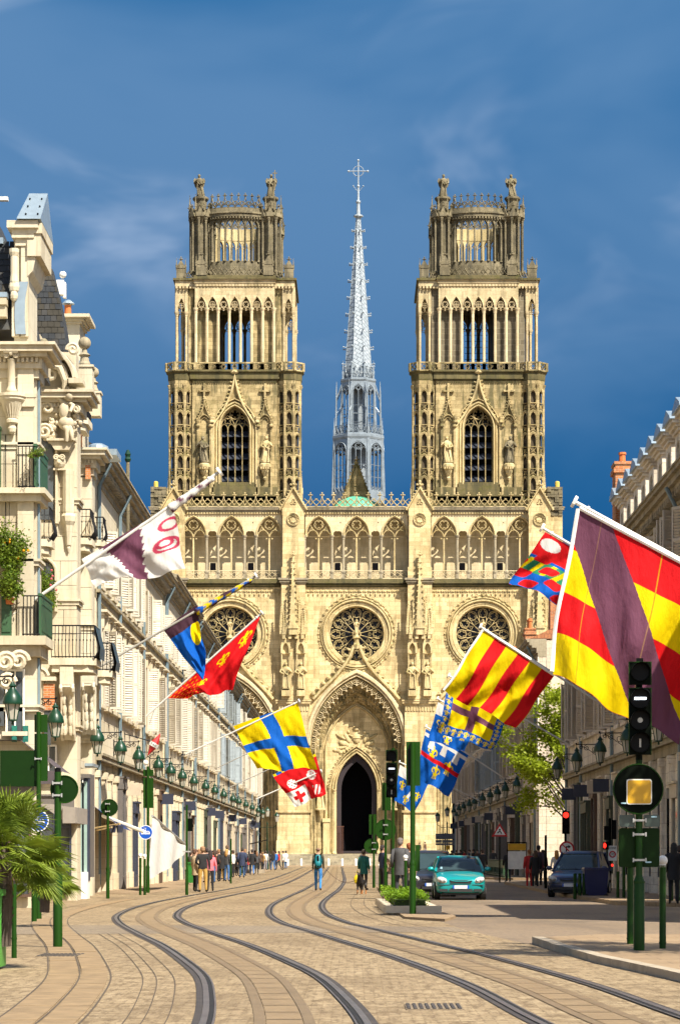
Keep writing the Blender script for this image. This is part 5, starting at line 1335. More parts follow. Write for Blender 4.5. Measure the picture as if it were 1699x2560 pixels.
# dormer of bay 1 with its zinc roof
d1 = empty('dormer', (0,0,0), 0, orn)
m = MB(); m.box(.60,.98,4.55,6.6,15.7,18.55); m.box(.55,.74,4.42,4.6,15.8,18.2); m.box(.80,1.0,4.44,4.6,15.8,18.4); m.build('dormer_wall', ORNATE, d1)
m = MB(); m.lathe([(.10,17.2),(.12,17.3),(.10,17.5),(.10,18.0),(.14,18.1),(.14,18.2)],.62,4.38,10); m.ball((.62,4.36,17.15),.15,.1,.2,8,6); m.ball((.62,4.34,16.9),.11,.09,.16,8,6); m.build('dormer_carving', ORNATE, d1)
m = MB(); 
for z0,z1,q in ((18.3,18.5,.05),(18.5,18.75,.14),(18.75,18.95,.26)): m.box(.70-q,1.04+q,4.45-q,6.7+q,z0,z1)
m.build('dormer_cornice', ORNATE, d1)
m = MB(); m.add([(.72,4.1,18.97),(1.38,4.1,18.97),(1.38,7.1,18.97),(.72,7.1,18.97),(.88,5.6,20.05),(1.40,5.6,20.05)],[(0,1,5,4),(2,3,4,5),(3,0,4),(1,2,5),(0,3,2,1)]); m.build('zinc_roof', ZINC, d1)
m = MB()
for i in range(3):
    for j in range(2): m.ball((.95+j*.33,4.1+1.5*(i*.3+.15)-.02,18.99+1.08*(i*.3+.15)),.03,n=5,m=4)
m.build('roof_bolt', IRON, d1)
m = MB(); m.box(.98,1.36,4.35,6.8,18.0,18.62); m.box(.98,1.40,4.3,6.85,18.62,18.9); m.prism([(.98,17.45),(1.12,17.6),(1.22,18.0),(.98,18.0)],4.42,6.7); m.build('dormer_pediment', ORNATE, d1)
m = MB(); pts = [(.80,15.85),(.77,16.3),(.78,16.8),(.86,17.3)]
for (x0,z0),(x1,z1) in zip(pts,pts[1:]): m.add([(x0-.14,4.38,z0),(x0+.14,4.38,z0),(x1+.14,4.38,z1),(x1-.14,4.38,z1),(x0-.14,4.6,z0),(x0+.14,4.6,z0),(x1+.14,4.6,z1),(x1-.14,4.6,z1)],[(0,1,2,3),(0,3,7,4),(1,5,6,2)])
m.build('zinc_scroll', ZINC, d1)
# mansards with single slates
SLATE1 = plain('slate', (0.024,0.027,0.031), .6, 0, .35, 1.7, .2); SLATE2 = plain('slate_worn', (0.040,0.039,0.037), .7, 0, .3, 1.7, .2); SLATE3 = plain('slate_brown', (0.036,0.032,0.024), .7, 0, .3, 1.7, .2)
def slates(parent, fn, rows, cols, seed, w=.30):
    """fn(u, v) -> point on the slope, u 0..1 across, v 0..1 up; each slate laps the one below"""
    rng = random.Random(seed)
    for r in range(rows):
        off = .5 if r % 2 else 0
        for c in range(-1 if off else 0, cols):
            u0 = max(0,(c+off)/cols); u1 = min(1,(c+1+off)/cols)
            if u1-u0 < .02: continue
            g = (u1-u0)*.03; v0, v1 = r/rows, min(1.0,(r+1.25)/rows)
            A, B, C_, D = fn(u0+g,v0), fn(u1-g,v0), fn(u1-g,v1), fn(u0+g,v1)
            n = (B-A).cross(D-A).normalized(); lift = n*(.022+rng.uniform(0,.008))
            q = [A+lift, B+lift, C_+n*.004, D+n*.004, A-n*.004, B-n*.004, C_-n*.01, D-n*.01]
            m = MB(); m.add(q, [(0,1,2,3),(0,4,5,1),(1,5,6,2),(3,7,4,0)]); m.build('slate', rng.choice((SLATE1,SLATE1,SLATE2,SLATE3)), parent)
man1 = empty('mansard', (0,0,0), 0, orn)
m = MB(); m.add([(-6,4.5,16.0),(.6,4.5,16.0),(.6,13,16.0),(-6,13,16.0),(-6,5.4,18.6),(.1,5.4,18.6),(.1,12,18.6),(-6,12,18.6),(-6,7,20.3),(-.6,7,20.3),(-.6,11,20.3),(-6,11,20.3)],[(0,1,5,4),(1,2,6,5),(2,3,7,6),(3,0,4,7),(4,5,9,8),(5,6,10,9),(6,7,11,10),(8,9,10,11),(3,2,1,0)]); m.build('mansard_body', SLATE, man1)
slates(man1, lambda u,v: Vector((-1.0+1.68*u-.05*u*v,4.48+.9*v,16.9+1.75*v)), 9, 6, 5)
m = MB(); m.box(-6,.2,5.2,5.5,18.55,18.72); m.build('ridge_flashing', ZINC, man1)
MOSSR = stone('mossy_roof', (0.07,0.06,0.04), (0.12,0.10,0.06), (0.04,0.035,0.02), .3,.2,.012,.3,(0.05,0.05,0.03),1.0,(0.13,0.10,0.008))
m = MB(); m.add([(-1.2,5.42,18.74),(.05,5.42,18.74),(-.62,6.9,20.2),(-1.2,6.9,20.2)],[(0,1,2,3)]); m.build('mossy_slope', MOSSR, man1); m = MB(); m.box(-1.3,.1,6.9,7.1,20.2,20.3); m.build('ridge', WHITE, man1)
m = MB(); m.box(-.7,.42,4.2,4.55,16.3,16.8); m.box(-.75,.44,4.12,4.55,16.62,16.82); m.build('parapet', ORNATE, man1); m = MB(); m.box(-.75,.46,4.1,4.6,16.82,16.95); m.build('gutter', ZINC, man1)
man2 = empty('mansard', (0,0,0), 0, orn)
def curve2(v): return .82-.62*v**1.6
m = MB(); zs = [17.0+4.0*v for v in (0,.25,.5,.75,1)]; rings = []
for v in (0,.25,.5,.75,1): x = curve2(v); y = 15.5+1.3*v; rings.append([(-4,y,17.0+3.5*v),(x,y,17.0+3.5*v),(x,17.3,17.0+3.5*v),(-4,17.3,17.0+3.5*v)])
vs = [p for r_ in rings for p in r_]; fs = [(k*4+i,k*4+(i+1)%4,k*4+4+(i+1)%4,k*4+4+i) for k in range(4) for i in range(4)]+[(16,17,18,19)]
m.add(vs, fs); m.build('mansard_body', SLATE, man2)
slates(man2, lambda u,v: Vector((-.35+(curve2(v)+.35)*u,15.48+1.3*v,17.0+3.5*v)), 17, 5, 6)
m = MB(); m.box(-.6,.9,15.2,15.6,16.85,17.05); m.build('gutter', WHITE, man2)
# bay 2: broken curved pediment, carved group, mask, corner shaft
p2 = empty('curved_pediment', (0,0,0), 0, orn)
m = MB(); c0x, c0z = lx(95,81), lz(965,81)
for r, w, d in ((1.22,.22,.55),(1.02,.16,.42),(.84,.14,.32)): m.bar(arc(c0x,c0z,r,95,8,10), w, d, 15.0)
m.box(1.0,1.45,14.35,15.2,c0z-.02,c0z+.14); m.box(c0x-.2,c0x+.12,14.4,15.2,c0z+1.15,c0z+1.35); m.box(c0x-.2,c0x+.16,14.3,15.2,c0z+1.35,c0z+1.5); m.build('arch_moulding', ORNATE, p2); m = MB(); m.box(-.3,1.15,15.12,16.0,c0z-.6,c0z+1.1); m.build('pediment_wall', ORNATE, p2)
m = MB()
def scroll(cx_, cz_, r, turns, y, t, s=1):
    m.tube([(cx_+s*r*(1-k/24*.8)*math.cos(k/24*turns*2*PI),y,cz_+r*(1-k/24*.8)*math.sin(k/24*turns*2*PI)) for k in range(25)],t,6)
scroll(c0x+.45,c0z+.35,.28,1.6,14.75,.07); scroll(c0x+1.15,c0z+1.1,.20,1.5,14.7,.06,-1)
m.tube([(c0x+.35,14.7,c0z+.65),(c0x+.75,14.6,c0z+.5),(c0x+.9,14.6,c0z+.1),(c0x+.85,14.7,c0z-.4)],[.12,.11,.09,.05],8); m.build('scroll', ORNATE, p2)
cg = empty('carved_group', (0,0,0), 0, orn)
m = MB(); k = 0; rng = random.Random(4); gx, gz = lx(165,81), lz(1035,81)
m.ball((gx,14.75,gz+.05),.20,.2,.36,12,8); m.ball((gx+.05,14.7,gz-.35),.26,.25,.22,12,8); m.ball((gx+.16,14.6,gz+.5),.15,.16,.17,12,8)
m.tube([(gx-.05,14.7,gz+.3),(gx-.22,14.6,gz+.5),(gx-.16,14.55,gz+.75)],[.08,.07,.05],8); m.tube([(gx+.12,14.7,gz+.3),(gx+.28,14.55,gz+.2),(gx+.2,14.45,gz-.02)],[.08,.07,.05],8)
m.tube([(gx,14.65,gz-.45),(gx+.12,14.45,gz-.6),(gx+.08,14.5,gz-.95)],[.13,.10,.05],8); m.tube([(gx+.12,14.65,gz-.45),(gx+.22,14.45,gz-.65),(gx+.26,14.5,gz-.9)],[.12,.09,.05],8)
o = m.build('seated_figure', ORNATE, cg); smooth_by_angle(o, 70)
m = MB()
for i in range(46):
    a = rng.uniform(0,1); x = gx-.30+rng.gauss(0,.09)+(-.15 if a<.4 else 0); z = gz-.6+1.3*a; m.ball((x,14.86+rng.uniform(-.05,.05),z),rng.uniform(.05,.09),n=6,m=4)
for i in range(40): m.ball((gx-.62+rng.gauss(0,.16),14.85,gz-.62+rng.gauss(0,.13)),rng.uniform(.05,.10),n=6,m=4)
for i in range(16): m.ball((gx+.33+rng.gauss(0,.05),14.85,gz-.2+rng.gauss(0,.2)),rng.uniform(.04,.08),n=6,m=4)
for i in range(14): m.ball((gx+.16+rng.gauss(0,.1),14.6,gz+.6+rng.gauss(0,.07)),.06,n=5,m=4)
m.build('fruit_garland', ORNATE, cg)
for a_ in ((gx-.65,gz-.6,.25,1.7,14.75,.06,1),(gx+.36,gz+.1,.14,1.6,14.7,.05,-1),(gx-.55,gz+.15,.2,1.4,14.75,.06,-1)): m = MB(); scroll(*a_); m.build('scrollwork', ORNATE, cg)
m = MB(); m.box(gx-.55,gx+.35,14.5,15,gz-.92,gz-.849); m.prism([(gx-.5,gz-.92),(gx+.3,gz-.92),(gx+.15,gz-1.2),(gx-.3,gz-1.2)],14.6,15); m.build('cartouche', ORNATE, cg)
m = MB(); sx = lx(173,81); so = [(.20,lz(1385,81)),(.07,lz(1380,81))]
m.lathe([(.02,lz(1382,81)),(.06,lz(1372,81)),(.05,lz(1366,81)),(.09,lz(1364,81)),(.10,lz(1350,81)),(.15,lz(1315,81)),(.22,lz(1305,81)),(.24,lz(1292,81)),(.18,lz(1285,81)),(.19,lz(1280,81)),(.19,lz(1178,81)),(.1,lz(1176,81))],sx,14.9,8,0,PI/8); m.build('corner_shaft', ORNATE, orn)
m = MB(); mx, mz = lx(152,81), lz(1158,81); m.ball((mx,14.78,mz),.19,.18,.22,10,8); scroll(mx-.1,mz+.12,.09,1.4,14.62,.035); scroll(mx+.1,mz+.12,.09,1.4,14.62,.035,-1); m.ball((mx,14.58,mz-.04),.05,n=6,m=4); m.box(mx-.2,mx+.2,14.7,15,mz-.26,mz-.2); m.build('carved_mask', ORNATE, orn)
m = MB(); wx = lx(108,81.1)
m.plate(lancet(wx,lz(1300,81),lz(1110,81),.36,.3,6),[],14.9,14.96); o = m.build('arched_window', PANE, orn)
m = MB(); m.bar(lancet(wx,lz(1310,81),lz(1110,81),.46,.42,6),.14,.16,14.96); m.build('window_arch', ORNATE, orn)
m = MB(); wx2 = lx(112,81.1); m.plate(lancet(wx2,lz(1520,81),lz(1430,81),.30,.3,6),[],14.9,14.96); m.build('arched_window', PANE, orn); m = MB(); m.bar(lancet(wx2,lz(1530,81),lz(1430,81),.38,.4,6),.12,.16,14.96); m.build('window_arch', ORNATE, orn)
# bay 3 and the roofs beyond: brick-edged openings, ball finials, chimney
for px_, py0, py1, d in ((200,1085,1145,90),(222,1165,1200,90)):
    m = MB(); x = lx(px_,d); m.box(x-.09,x+.09,23.8,24,lz(py1,d),lz(py0,d)); m.build('brick_jamb', BRICK, orn)
def ball_finial(px_, py_, d, r):
    e = empty('ball_finial', (lx(px_,d), d-OD, lz(py_,d)), 0, orn)
    m = MB(); m.ball((0,0,0),r,n=16,m=10); m.build('ball', LEDGE, e, True); m = MB(); m.lathe([(r*.9,-r*3.6),(r*.95,-r*3.3),(r*.75,-r*2.9),(r*.6,-r*2.2),(r*.95,-r*1.9),(r*.45,-r*1.5),(r*.35,-r*.9)],0,0,12); m.build('stem', LEDGE, e)
    m = MB(); m.box(-r*1.5,r*1.3,-r,r*2,-r*8,-r*3.55); m.box(-r*1.7,r*1.5,-r*1.2,r*2,-r*3.9,-r*3.55); m.build('pedestal', ORNATE, e)
ball_finial(212,858,88,.22); ball_finial(234,931,92,.20); ball_finial(110,857,80.3,.14)
m = MB(); ch = 92; m.box(lx(165,ch)-.6,lx(203,ch),25.6,27.4,15.0,lz(815,ch)); 
for q, za, zb in ((.08,815,809),(.18,809,803),(.38,803,795)): m.box(lx(165,ch)-.6,lx(203,ch)+q,25.6-q,27.4,lz(za,ch),lz(zb,ch))
m.build('stone_chimney', ORNATE, orn)
m = MB(); m.lathe([(.13,lz(795,ch)),(.12,lz(768,ch)),(.13,lz(765,ch))],lx(171,ch),25.9,10); m.build('chimney_pot', POT, orn)
m = MB(); m.lathe([(.23,lz(762,ch)),(.20,lz(758,ch)),(.08,lz(752,ch))],lx(172,ch),25.9,10); [m.tube([(lx(172,ch)+.1*a,25.9,lz(768,ch)),(lx(172,ch)+.14*a,25.9,lz(761,ch))],.012,4) for a in (-1,1)]; m.build('pot_cowl', ZINC, orn)
fl = empty('roof_beacon', (0,0,0), 0, orn); m = MB(); m.box(lx(145,88),lx(163,88),21.6,21.9,lz(742,88),lz(706,88)); m.box(lx(160,88),lx(167,88),21.7,21.95,lz(748,88),lz(710,88)); m.box(lx(150,88),lx(153,88),21.75,21.8,lz(770,88),lz(742,88)); m.build('housing', WHITE, fl); m = MB(); m.ball((lx(160,88),21.7,lz(692,88)),.125,n=14,m=8); m.build('globe', WHITE, fl, True)
m = MB(); m.box(-4,lx(196,90),24.5,27.5,15.5,lz(905,90)); m.box(lx(185,90),lx(213,90),23.95,25,lz(1000,90),lz(905,90)); m.build('attic', ORNATE, orn)
m = MB(); m.box(lx(196,90)-.1,lx(214,90),23.7,23.9,lz(940,90),lz(905,90)); m.box(lx(218,92),lx(234,92),25.8,26,lz(1020,92),lz(985,92)); m.build('zinc_face', ZINC, orn)
m = MB(); m.box(-3,1.05,30.2,32,lz(1135,96),lz(1120,96)); m.lathe([(.35,lz(1150,97)),(.55,lz(1140,97)),(.6,lz(1136,97)),(.45,lz(1134,97)),(.4,lz(1118,97)),(.2,lz(1112,97))],lx(246,97),30.8,12); m.build('corner_cap', ZINC, orn)
# iron balconies with bellied bars
def iron_balcony(name, x0, x1, y, z, h, depth, belly=.16, label=None, n=None, slab=.22):
    e = empty(name, (0,y,z), 0, orn)
    m = MB(); q = .14; m.vprism([(x0-.1,-.08),(x1-.3,-.1),(x1-.08,-.02),(x1+.05,.2),(x1+.06,depth),(x0-.1,depth)],-slab,0); m.vprism([(x0,0),(x1-.2,0),(x1-.05,.25),(x1-.05,depth),(x0,depth)],-slab*2,-slab); m.build('slab', ORNATE, e)
    n = n or int((x1-x0)/.11); 
    m = MB()
    for i in range(n+1):
        x = x0+(x1-x0)*i/n; m.tube([(x,0,0),(x,-belly*.9,h*.22),(x,-belly*.8,h*.4),(x,-.02,h*.75),(x,0,h)],.013,5)
        m.ball((x,-belly*.55,h*.55),.028,n=5,m=4)
    for i in range(int(depth/.12)): yy = i*.12; m.tube([(x1,yy,0),(x1+belly*.9,yy,h*.22),(x1+belly*.8,yy,h*.4),(x1+.02,yy,h*.75),(x1,yy,h)],.013,5)
    m.tube([(x0,0,h),(x1,0,h),(x1,depth,h)],.026,6); m.tube([(x0,0,.04),(x1,0,.04),(x1,depth,.04)],.02,6); m.tube([(x0,-.02,h*.75),(x1,-.02,h*.75)],.012,5); m.build('railing', IRON, e); return e
bal = iron_balcony('iron_balcony', lx(130,80), lx(236,80), 14.0, lz(1645,80), 1.02, 1.6, .14)
m = MB(); x1 = lx(236,80); m.add([(x1+.02,0.1,1.0),(x1+.18,.1,.35),(x1+.16,.1,0),(x1+.02,1.6,1.0),(x1+.18,1.6,.35),(x1+.16,1.6,0)],[(0,1,4,3),(1,2,5,4)]); m.build('wind_panel', DBLUE, bal)
b2 = iron_balcony('iron_balcony', lx(246,88), lx(276,88), 22.2, lz(1675,88), .95, 1.4, .12)
m = MB(); x1 = lx(276,88); m.add([(x1+.03,0,1.0),(x1+.2,0,.3),(x1+.16,0,0),(x1+.03,1.4,1.0),(x1+.2,1.4,.3),(x1+.16,1.4,0)],[(0,1,4,3),(1,2,5,4)]); m.build('wind_panel', DBLUE, b2)
iron_balcony('iron_balcony', lx(196,89), lx(226,89), 23.0, lz(1345,89), 1.0, 1.2, .16); iron_balcony('iron_balcony', lx(234,95), lx(258,95), 29.0, lz(1350,95), .85, 1.0, .1)
iron_balcony('iron_balcony', lx(196,88), lx(216,88), 22.0, lz(1042,88), .3, 1.5, .03)
iron_balcony('iron_balcony', lx(100,79.5), lx(124,79.5), 13.5, lz(1348,79.5), 1.0, 1.0, .16)
# carved consoles under the balcony
def console(cx_, y, z0, z1, w, proj):
    e = empty('console', (cx_,y,0), 0, orn); m = MB(); H = z1-z0
    m.prism([(-w/2,z1-H*.25),(w/2,z1-H*.25),(w/2,z1),(-w/2,z1)],-proj,.6); m.build('block', ORNATE, e)
    m = MB(); prof = [(-.05*proj,z0),(-.30*proj,z0+H*.08),(-.38*proj,z0+H*.2),(-.35*proj,z0+H*.4),(-.55*proj,z0+H*.6),(-1.0*proj,z0+H*.72),(-.95*proj,z0+H*.76),(.6,z0+H*.76),(.6,z0)]
    vs = [(-w*.42,yy,zz) for yy,zz in prof]+[(w*.42,yy,zz) for yy,zz in prof]; k = len(prof)
    m.add(vs,[(i,i+1,k+i+1,k+i) for i in range(k-1)]+[list(range(k))[::-1],list(range(k,2*k))])
    for s in (-1,1):
        m.tube([(s*w*.44,yy-.03,zz) for yy,zz in prof[:6]],.05,6); m.tube([(s*w*.44,-proj*.85+.12*math.cos(t),z0+H*.70+.12*math.sin(t)) for t in [i*PI/4 for i in range(9)]],.05,5)
        for i in range(4): m.ball((s*w*.22,-.40*proj-.03*i,z0+H*(.14+.14*i)),.07,.05,.20,8,6)
    m.build('scroll', ORNATE, e)
console(lx(170,80.3),14.5,lz(1850,80.3),lz(1668,80.3),.42,.55); console(lx(222,84),18.3,lz(1835,84),lz(1668,84),.40,.5); console(lx(235,90),23.6,lz(1830,90),lz(1690,90),.42,.5)
for a_ in ((lx(15,69.3),lz(1655,69.3),.26,1.7,69.3-OD,.09),(lx(48,69.6),lz(1652,69.6),.26,1.7,69.6-OD,.09),(lx(20,69.3),lz(1705,69.3),.22,1.6,3.2,.08),(lx(95,76),lz(1690,76),.3,.6,10,.08)): m = MB(); scroll(*a_); m.build('volute', ORNATE, orn)
m = MB(); m.box(lx(108,79.8),lx(135,79.8),13.9,14.1,lz(1775,79.8),lz(1708,79.8)); m.build('brick_panel', BRICK, orn)
m = MB(); m.box(lx(85,79.9),lx(110,79.9),13.95,14.2,lz(1790,79.9),lz(1700,79.9)); m.box(lx(82,79.9),lx(140,79.9),13.8,14.2,lz(1702,79.9),lz(1692,79.9)); m.build('quoin', ORNATE, orn)
# ground floor: shopfront, canopy, awning frames
m = MB(); m.box(-.4,lx(226,86),20,21.4,.7,lz(1935,86)); m.build('shop_wall', SHOPG, orn)
m = MB(); m.box(lx(182,84.5),lx(224,84.5),18.4,18.8,.6,lz(1945,84.5)); m.build('shop_front', SHOPB, orn)
for px_ in (186,198,211): m = MB(); x = lx(px_,84.4); m.box(x,x+.10,18.3,18.4,.7,3.9); m.build('glazing_bar', plain('shop_bar',(0.30,0.42,0.38),.4) if 'shop_bar' not in MATS else MATS['shop_bar'], orn)
m = MB(); m.box(lx(168,84),lx(196,84),17.9,18.9,0,lz(2178,84)); m.box(lx(206,84.5),lx(222,84.5),18.1,18.9,0,lz(2180,84.5)); m.build('white_plinth', WHITE, orn)
m = MB(); m.box(-.3,lx(200,82),16,17.5,lz(1918,82),lz(1900,82)); m.box(-.3,lx(188,82),16.05,17.5,lz(1930,82),lz(1918,82)); m.build('canopy', ORNATE, orn)
m = MB(); m.box(lx(186,83.6),lx(232,83.6),17.6,19.5,lz(1915,83.6),lz(1908,83.6)); m.build('canopy_roof', ZINC, orn)
m = MB(); m.box(lx(200,84),lx(203,84),17.9,18.0,lz(1957,84),lz(1946,84)); m.box(lx(207,84),lx(209,84),17.9,18,lz(1957,84),lz(1945,84)); m.box(lx(203,84),lx(205,84),17.9,18,lz(1950,84),lz(1945,84)); m.build('shop_number', WHITE, orn)
AWN = plain('grey_awning', (0.26,0.23,0.20), .8); AWND = plain('dark_awning', (0.07,0.055,0.06), .8)
aw = empty('awning', (0,0,0), 0, orn)
m = MB(); m.add([(-.4,3.5,4.6),(.9,3.5,4.6),(2.0,3.5,3.75),(2.0,6,3.75),(.9,6,4.6),(-.4,6,4.6)],[(0,1,4,5),(1,2,3,4)]); m.box(-.2,2.0,3.48,3.52,3.4,3.76); m.build('awning_cloth', AWND, aw)
aw = empty('awning', (0,0,0), 0, orn); d = 80
m = MB(); m.add([(lx(100,d),14,lz(2010,d)),(lx(130,d),14,lz(2010,d)),(lx(190,d),14,lz(2020,d)),(lx(192,d),14,lz(2055,d)),(lx(158,d),14,lz(2050,d)),(lx(100,d),17,lz(2010,d)),(lx(192,d),18,lz(2055,d))],[(0,1,2,3,4)]); m.box(lx(158,d),lx(190,d),13.9,17.5,lz(2058,d),lz(2018,d)); m.build('awning_cloth', AWN, aw)
# windows of the lower storeys on the camera-side returns
m = MB(); 
for x0,x1,z0,z1,y in ((.05,.40,5.0,6.6,3.93),(lx(112,80),lx(128,80),4.9,6.4,13.95)): m.box(x0,x1,y,y+.05,z0,z1)
m.build('narrow_window', PANE, orn)
for x in (lx(38,70),lx(66,70)):
    m = MB(); m.box(x-.07,x+.07,3.85,3.95,lz(1855,70),lz(1815,70)); m.box(x-.05,x+.05,3.84,3.85,lz(1850,70),lz(1820,70)); m.build('teal_shutter', plain('teal_paint',(0.01,0.14,0.11),.5) if 'teal_paint' not in MATS else MATS['teal_paint'], orn)
# terrace plants and a wall lantern on the ledges
def shop_face(x0, x1, y, z0, z1, cols, mat):
    e = empty('shop_face', (0,y,0), 0, orn)
    m = MB(); m.box(x0,x1,-.02,.0,z0,z1); m.build('pane', PANE, e)
    for i in range(cols+1): x = x0+(x1-x0)*i/cols; m = MB(); m.box(x-.035,x+.035,-.07,-.02,z0,z1); m.build('glazing_bar', mat, e)
    for z in (z0,z0+.45,z1-.55,z1): m = MB(); m.box(x0-.035,x1+.035,-.075,-.022,z-.04,z+.04); m.build('glazing_rail', mat, e)
    m = MB(); m.box(x0-.12,x1+.12,-.16,0,z1+.05,z1+.42); m.box(x0-.16,x1+.16,-.22,0,z1+.42,z1+.48); m.build('fascia', SHOPG, e)
shop_face(-.55,1.12,3.95,.35,3.0,3,MATS['shop_brown']); shop_face(.0,1.0,14.95,.35,2.9,2,SHOPB)
for (x0,x1,y,z0,z1) in ((-.45,-.02,3.95,4.85,6.5),(.50,.92,3.95,4.85,6.5),(.10,.52,14.95,4.0,4.9)):
    e = empty('window', (0,y,0), 0, orn); m = MB(); m.box(x0,x1,-.02,0,z0,z1); m.build('pane', PANE, e)
    m = MB(); m.box(x0-.05,x0,-.06,0,z0,z1); m.box(x1,x1+.05,-.06,0,z0,z1); m.box(x0-.05,x1+.05,-.062,0,z1,z1+.06); m.box((x0+x1)/2-.02,(x0+x1)/2+.02,-.05,-.02,z0,z1); m.build('frame', WHITE, e)
    m = MB(); m.box(x0-.14,x1+.14,-.12,0,z0-.12,z0); m.build('sill', ORNATE, e)
# pipes and cables running down the returns
m = MB(); m.tube([(1.30,4.3,15.2),(1.30,4.3,.4)],.05,6); m.build('downpipe', PIPE, orn)
m = MB(); m.tube([(.45,3.9,13.0),(.46,3.9,7.6)],.012,4); m.build('cable', IRON, orn)
# ------------------------------------------------------------------ wall lanterns
def make_lantern():
    e = empty('wall_lantern', (0,0,0))
    m = MB(); m.tube([(0,0,6.15),(1.08,0,6.15)],.022,6); m.box(-.02,.04,-.06,.06,5.55,6.25); m.ball((1.06,0,6.18),.04,n=6,m=4); m.tube([(1.04,0,6.15),(1.04,0,5.95)],.014,5); m.build('arm', IRON, e)
    m = MB()
    def sc(cx,cz,r,t0,turns,s): m.tube([(cx+s*r*(1-k/20*.75)*math.cos(t0+k/20*turns*2*PI),0,cz+r*(1-k/20*.75)*math.sin(t0+k/20*turns*2*PI)) for k in range(21)],.013,4)
    sc(.28,5.93,.17,PI*.5,1.5,1); sc(.62,6.0,.12,PI*.5,1.4,-1); sc(.86,6.03,.09,PI*.5,1.4,1); m.tube([(.03,0,5.62),(.2,0,5.68),(.5,0,5.9),(.85,0,6.1)],.014,5); m.build('scroll', IRON, e)
    m = MB(); m.lathe([(.255,5.42),(.265,5.46),(.25,5.52),(.235,5.60),(.17,5.72),(.10,5.80),(.075,5.86),(.11,5.90),(.05,5.97),(.03,6.02)],1.04,0,14); c = m.build('cap', LAMPG, e); smooth_by_angle(c, 40)
    m = MB(); m.frustum(1.04,0,5.02,5.42,.105,.185,6); m.build('glass', LAMPGL, e)
    m = MB()
    for i in range(6): a = i*PI/3; m.tube([(1.04+.11*math.cos(a),.11*math.sin(a),5.0),(1.04+.195*math.cos(a),.195*math.sin(a),5.44)],.014,4)
    m.lathe([(.02,4.88),(.04,4.92),(.02,4.96),(.125,4.99),(.125,5.02)],1.04,0,8); m.build('frame', LAMPG, e)
    return e
lan = make_lantern(); first = [True]
def lantern(d, side, label):
    e = lan if first[0] else copy_tree(lan); first[0] = False
    e.location = (-10.0 if side < 0 else 10.5, d, 0); e.rotation_euler = (0,0,0 if side < 0 else PI); tag(e, label, 'lantern', 'wall lanterns on the sunlit side' if side < 0 else 'wall lanterns on the shaded side')
LD = [66.9,76.5,89,97.8,106,116.7,124.6,133,142.5,153.8,164,175,188.6,198,211,224,238,250]
words = ['nearest','second','third','fourth','fifth','sixth','seventh','eighth','ninth','tenth','eleventh','twelfth','thirteenth','fourteenth','fifteenth','sixteenth','seventeenth','farthest']
for w, d in zip(words, LD): lantern(d, -1, f'{w} green wall lantern along the sunlit row, counted from the camera')
RDs = [79.3,88.4,98.2,108.5,119,148.6,159.7,168.6,177.6,188,200.6,209.7,221,230,242.7]
for w, d in zip(words[:14]+['farthest'], RDs): lantern(d, 1, f'{w} dark green wall lantern along the shaded row, counted from the camera')

# ------------------------------------------------------------------ flags on slanting poles
def flagmat():
    m, n, l, b = nmat('flag_cloth'); a = n.new('ShaderNodeVertexColor'); a.layer_name = 'cloth'
    b.inputs['Roughness'].default_value = .75; b.inputs['Specular IOR Level'].default_value = .15; l.new(a.outputs['Color'], b.inputs['Base Color'])
    t = n.new('ShaderNodeBsdfTranslucent'); l.new(a.outputs['Color'], t.inputs['Color']); mx = n.new('ShaderNodeMixShader'); mx.inputs[0].default_value = .3
    l.new(b.outputs[0], mx.inputs[1]); l.new(t.outputs[0], mx.inputs[2]); l.new(mx.outputs[0], n['Material Output'].inputs[0])
    w = noise(n, l, scaled(n, l, position(n), 1.0,1.0,.35), 7.0, 4, .6); bump(n, l, b, w, .5, .08); return m
FLAGM = flagmat()
POLEM = plain('flagpole_paint', (0.55,0.54,0.50), .45); POLEG = plain('flagpole_grey', (0.30,0.29,0.26), .5)
RED=(.62,.008,.012); YEL=(.78,.58,.0); BLU=(.004,.10,.46); PUR=(.155,.055,.095); WHT=(.72,.70,.66); DPU=(.06,.025,.04); GRN=(.03,.25,.12); PNK=(.55,.06,.12)
def fdl(x, y):                              # heraldic lily within -1..1
    if abs(x) < .20*max(0,1-((y-.2)/.8)**2)**.5+.02 and -.6 < y < 1: return True
    for s in (-1,1):
        dx, dy = x-s*.48, y-.22; r = math.hypot(dx,dy)
        if .20 < r < .42 and not (s*dx < 0 and dy < -.1) and not (s*dx > .05 and dy < -.25): return True
        if abs(s*x-.30-(-.55-y)*.3) < .11 and -.85 < y < -.30: return True
    return abs(y+.22) < .11 and abs(x) < .5 or (abs(x) < .1 and -.9 < y < -.2)
def lily(u, v, cu, cv, su, sv, ang=0):
    x, y = (u-cu)/su, -(v-cv)/sv
    if abs(x) > 1 or abs(y) > 1: return False
    return fdl(x, y)
def pat_white(u, v):
    e = .035*abs(math.sin((u*1.2+v)*PI*8))
    if .30+.25*v-.12+e < u+.0 < .60-.05*v-e+.06 and True: return PUR
    for cu, cv, r in ((.86,.55,.13),(.92,.25,.10),(.84,.52,.08)):
        q = math.hypot((u-cu)*1.0,(v-cv)*1.25)
        if abs(q-r) < .022: return PNK
    return WHT
def pat_wrapblue(u, v):
    if v < .18+.1*u: return DPU
    if ((u-.80)/.22)**2+((v-.45)/.22)**2 < 1: return YEL
    return BLU
def pat_red(u, v):
    for cu, cv in ((.62,.28),(.88,.22),(.35,.55)):
        if lily(u, v, cu, cv, .09, .13): return YEL
    if u < .30 and math.sin(u*60)*math.sin(v*40+u*20) > .55: return (.75,.30,.0)
    return RED
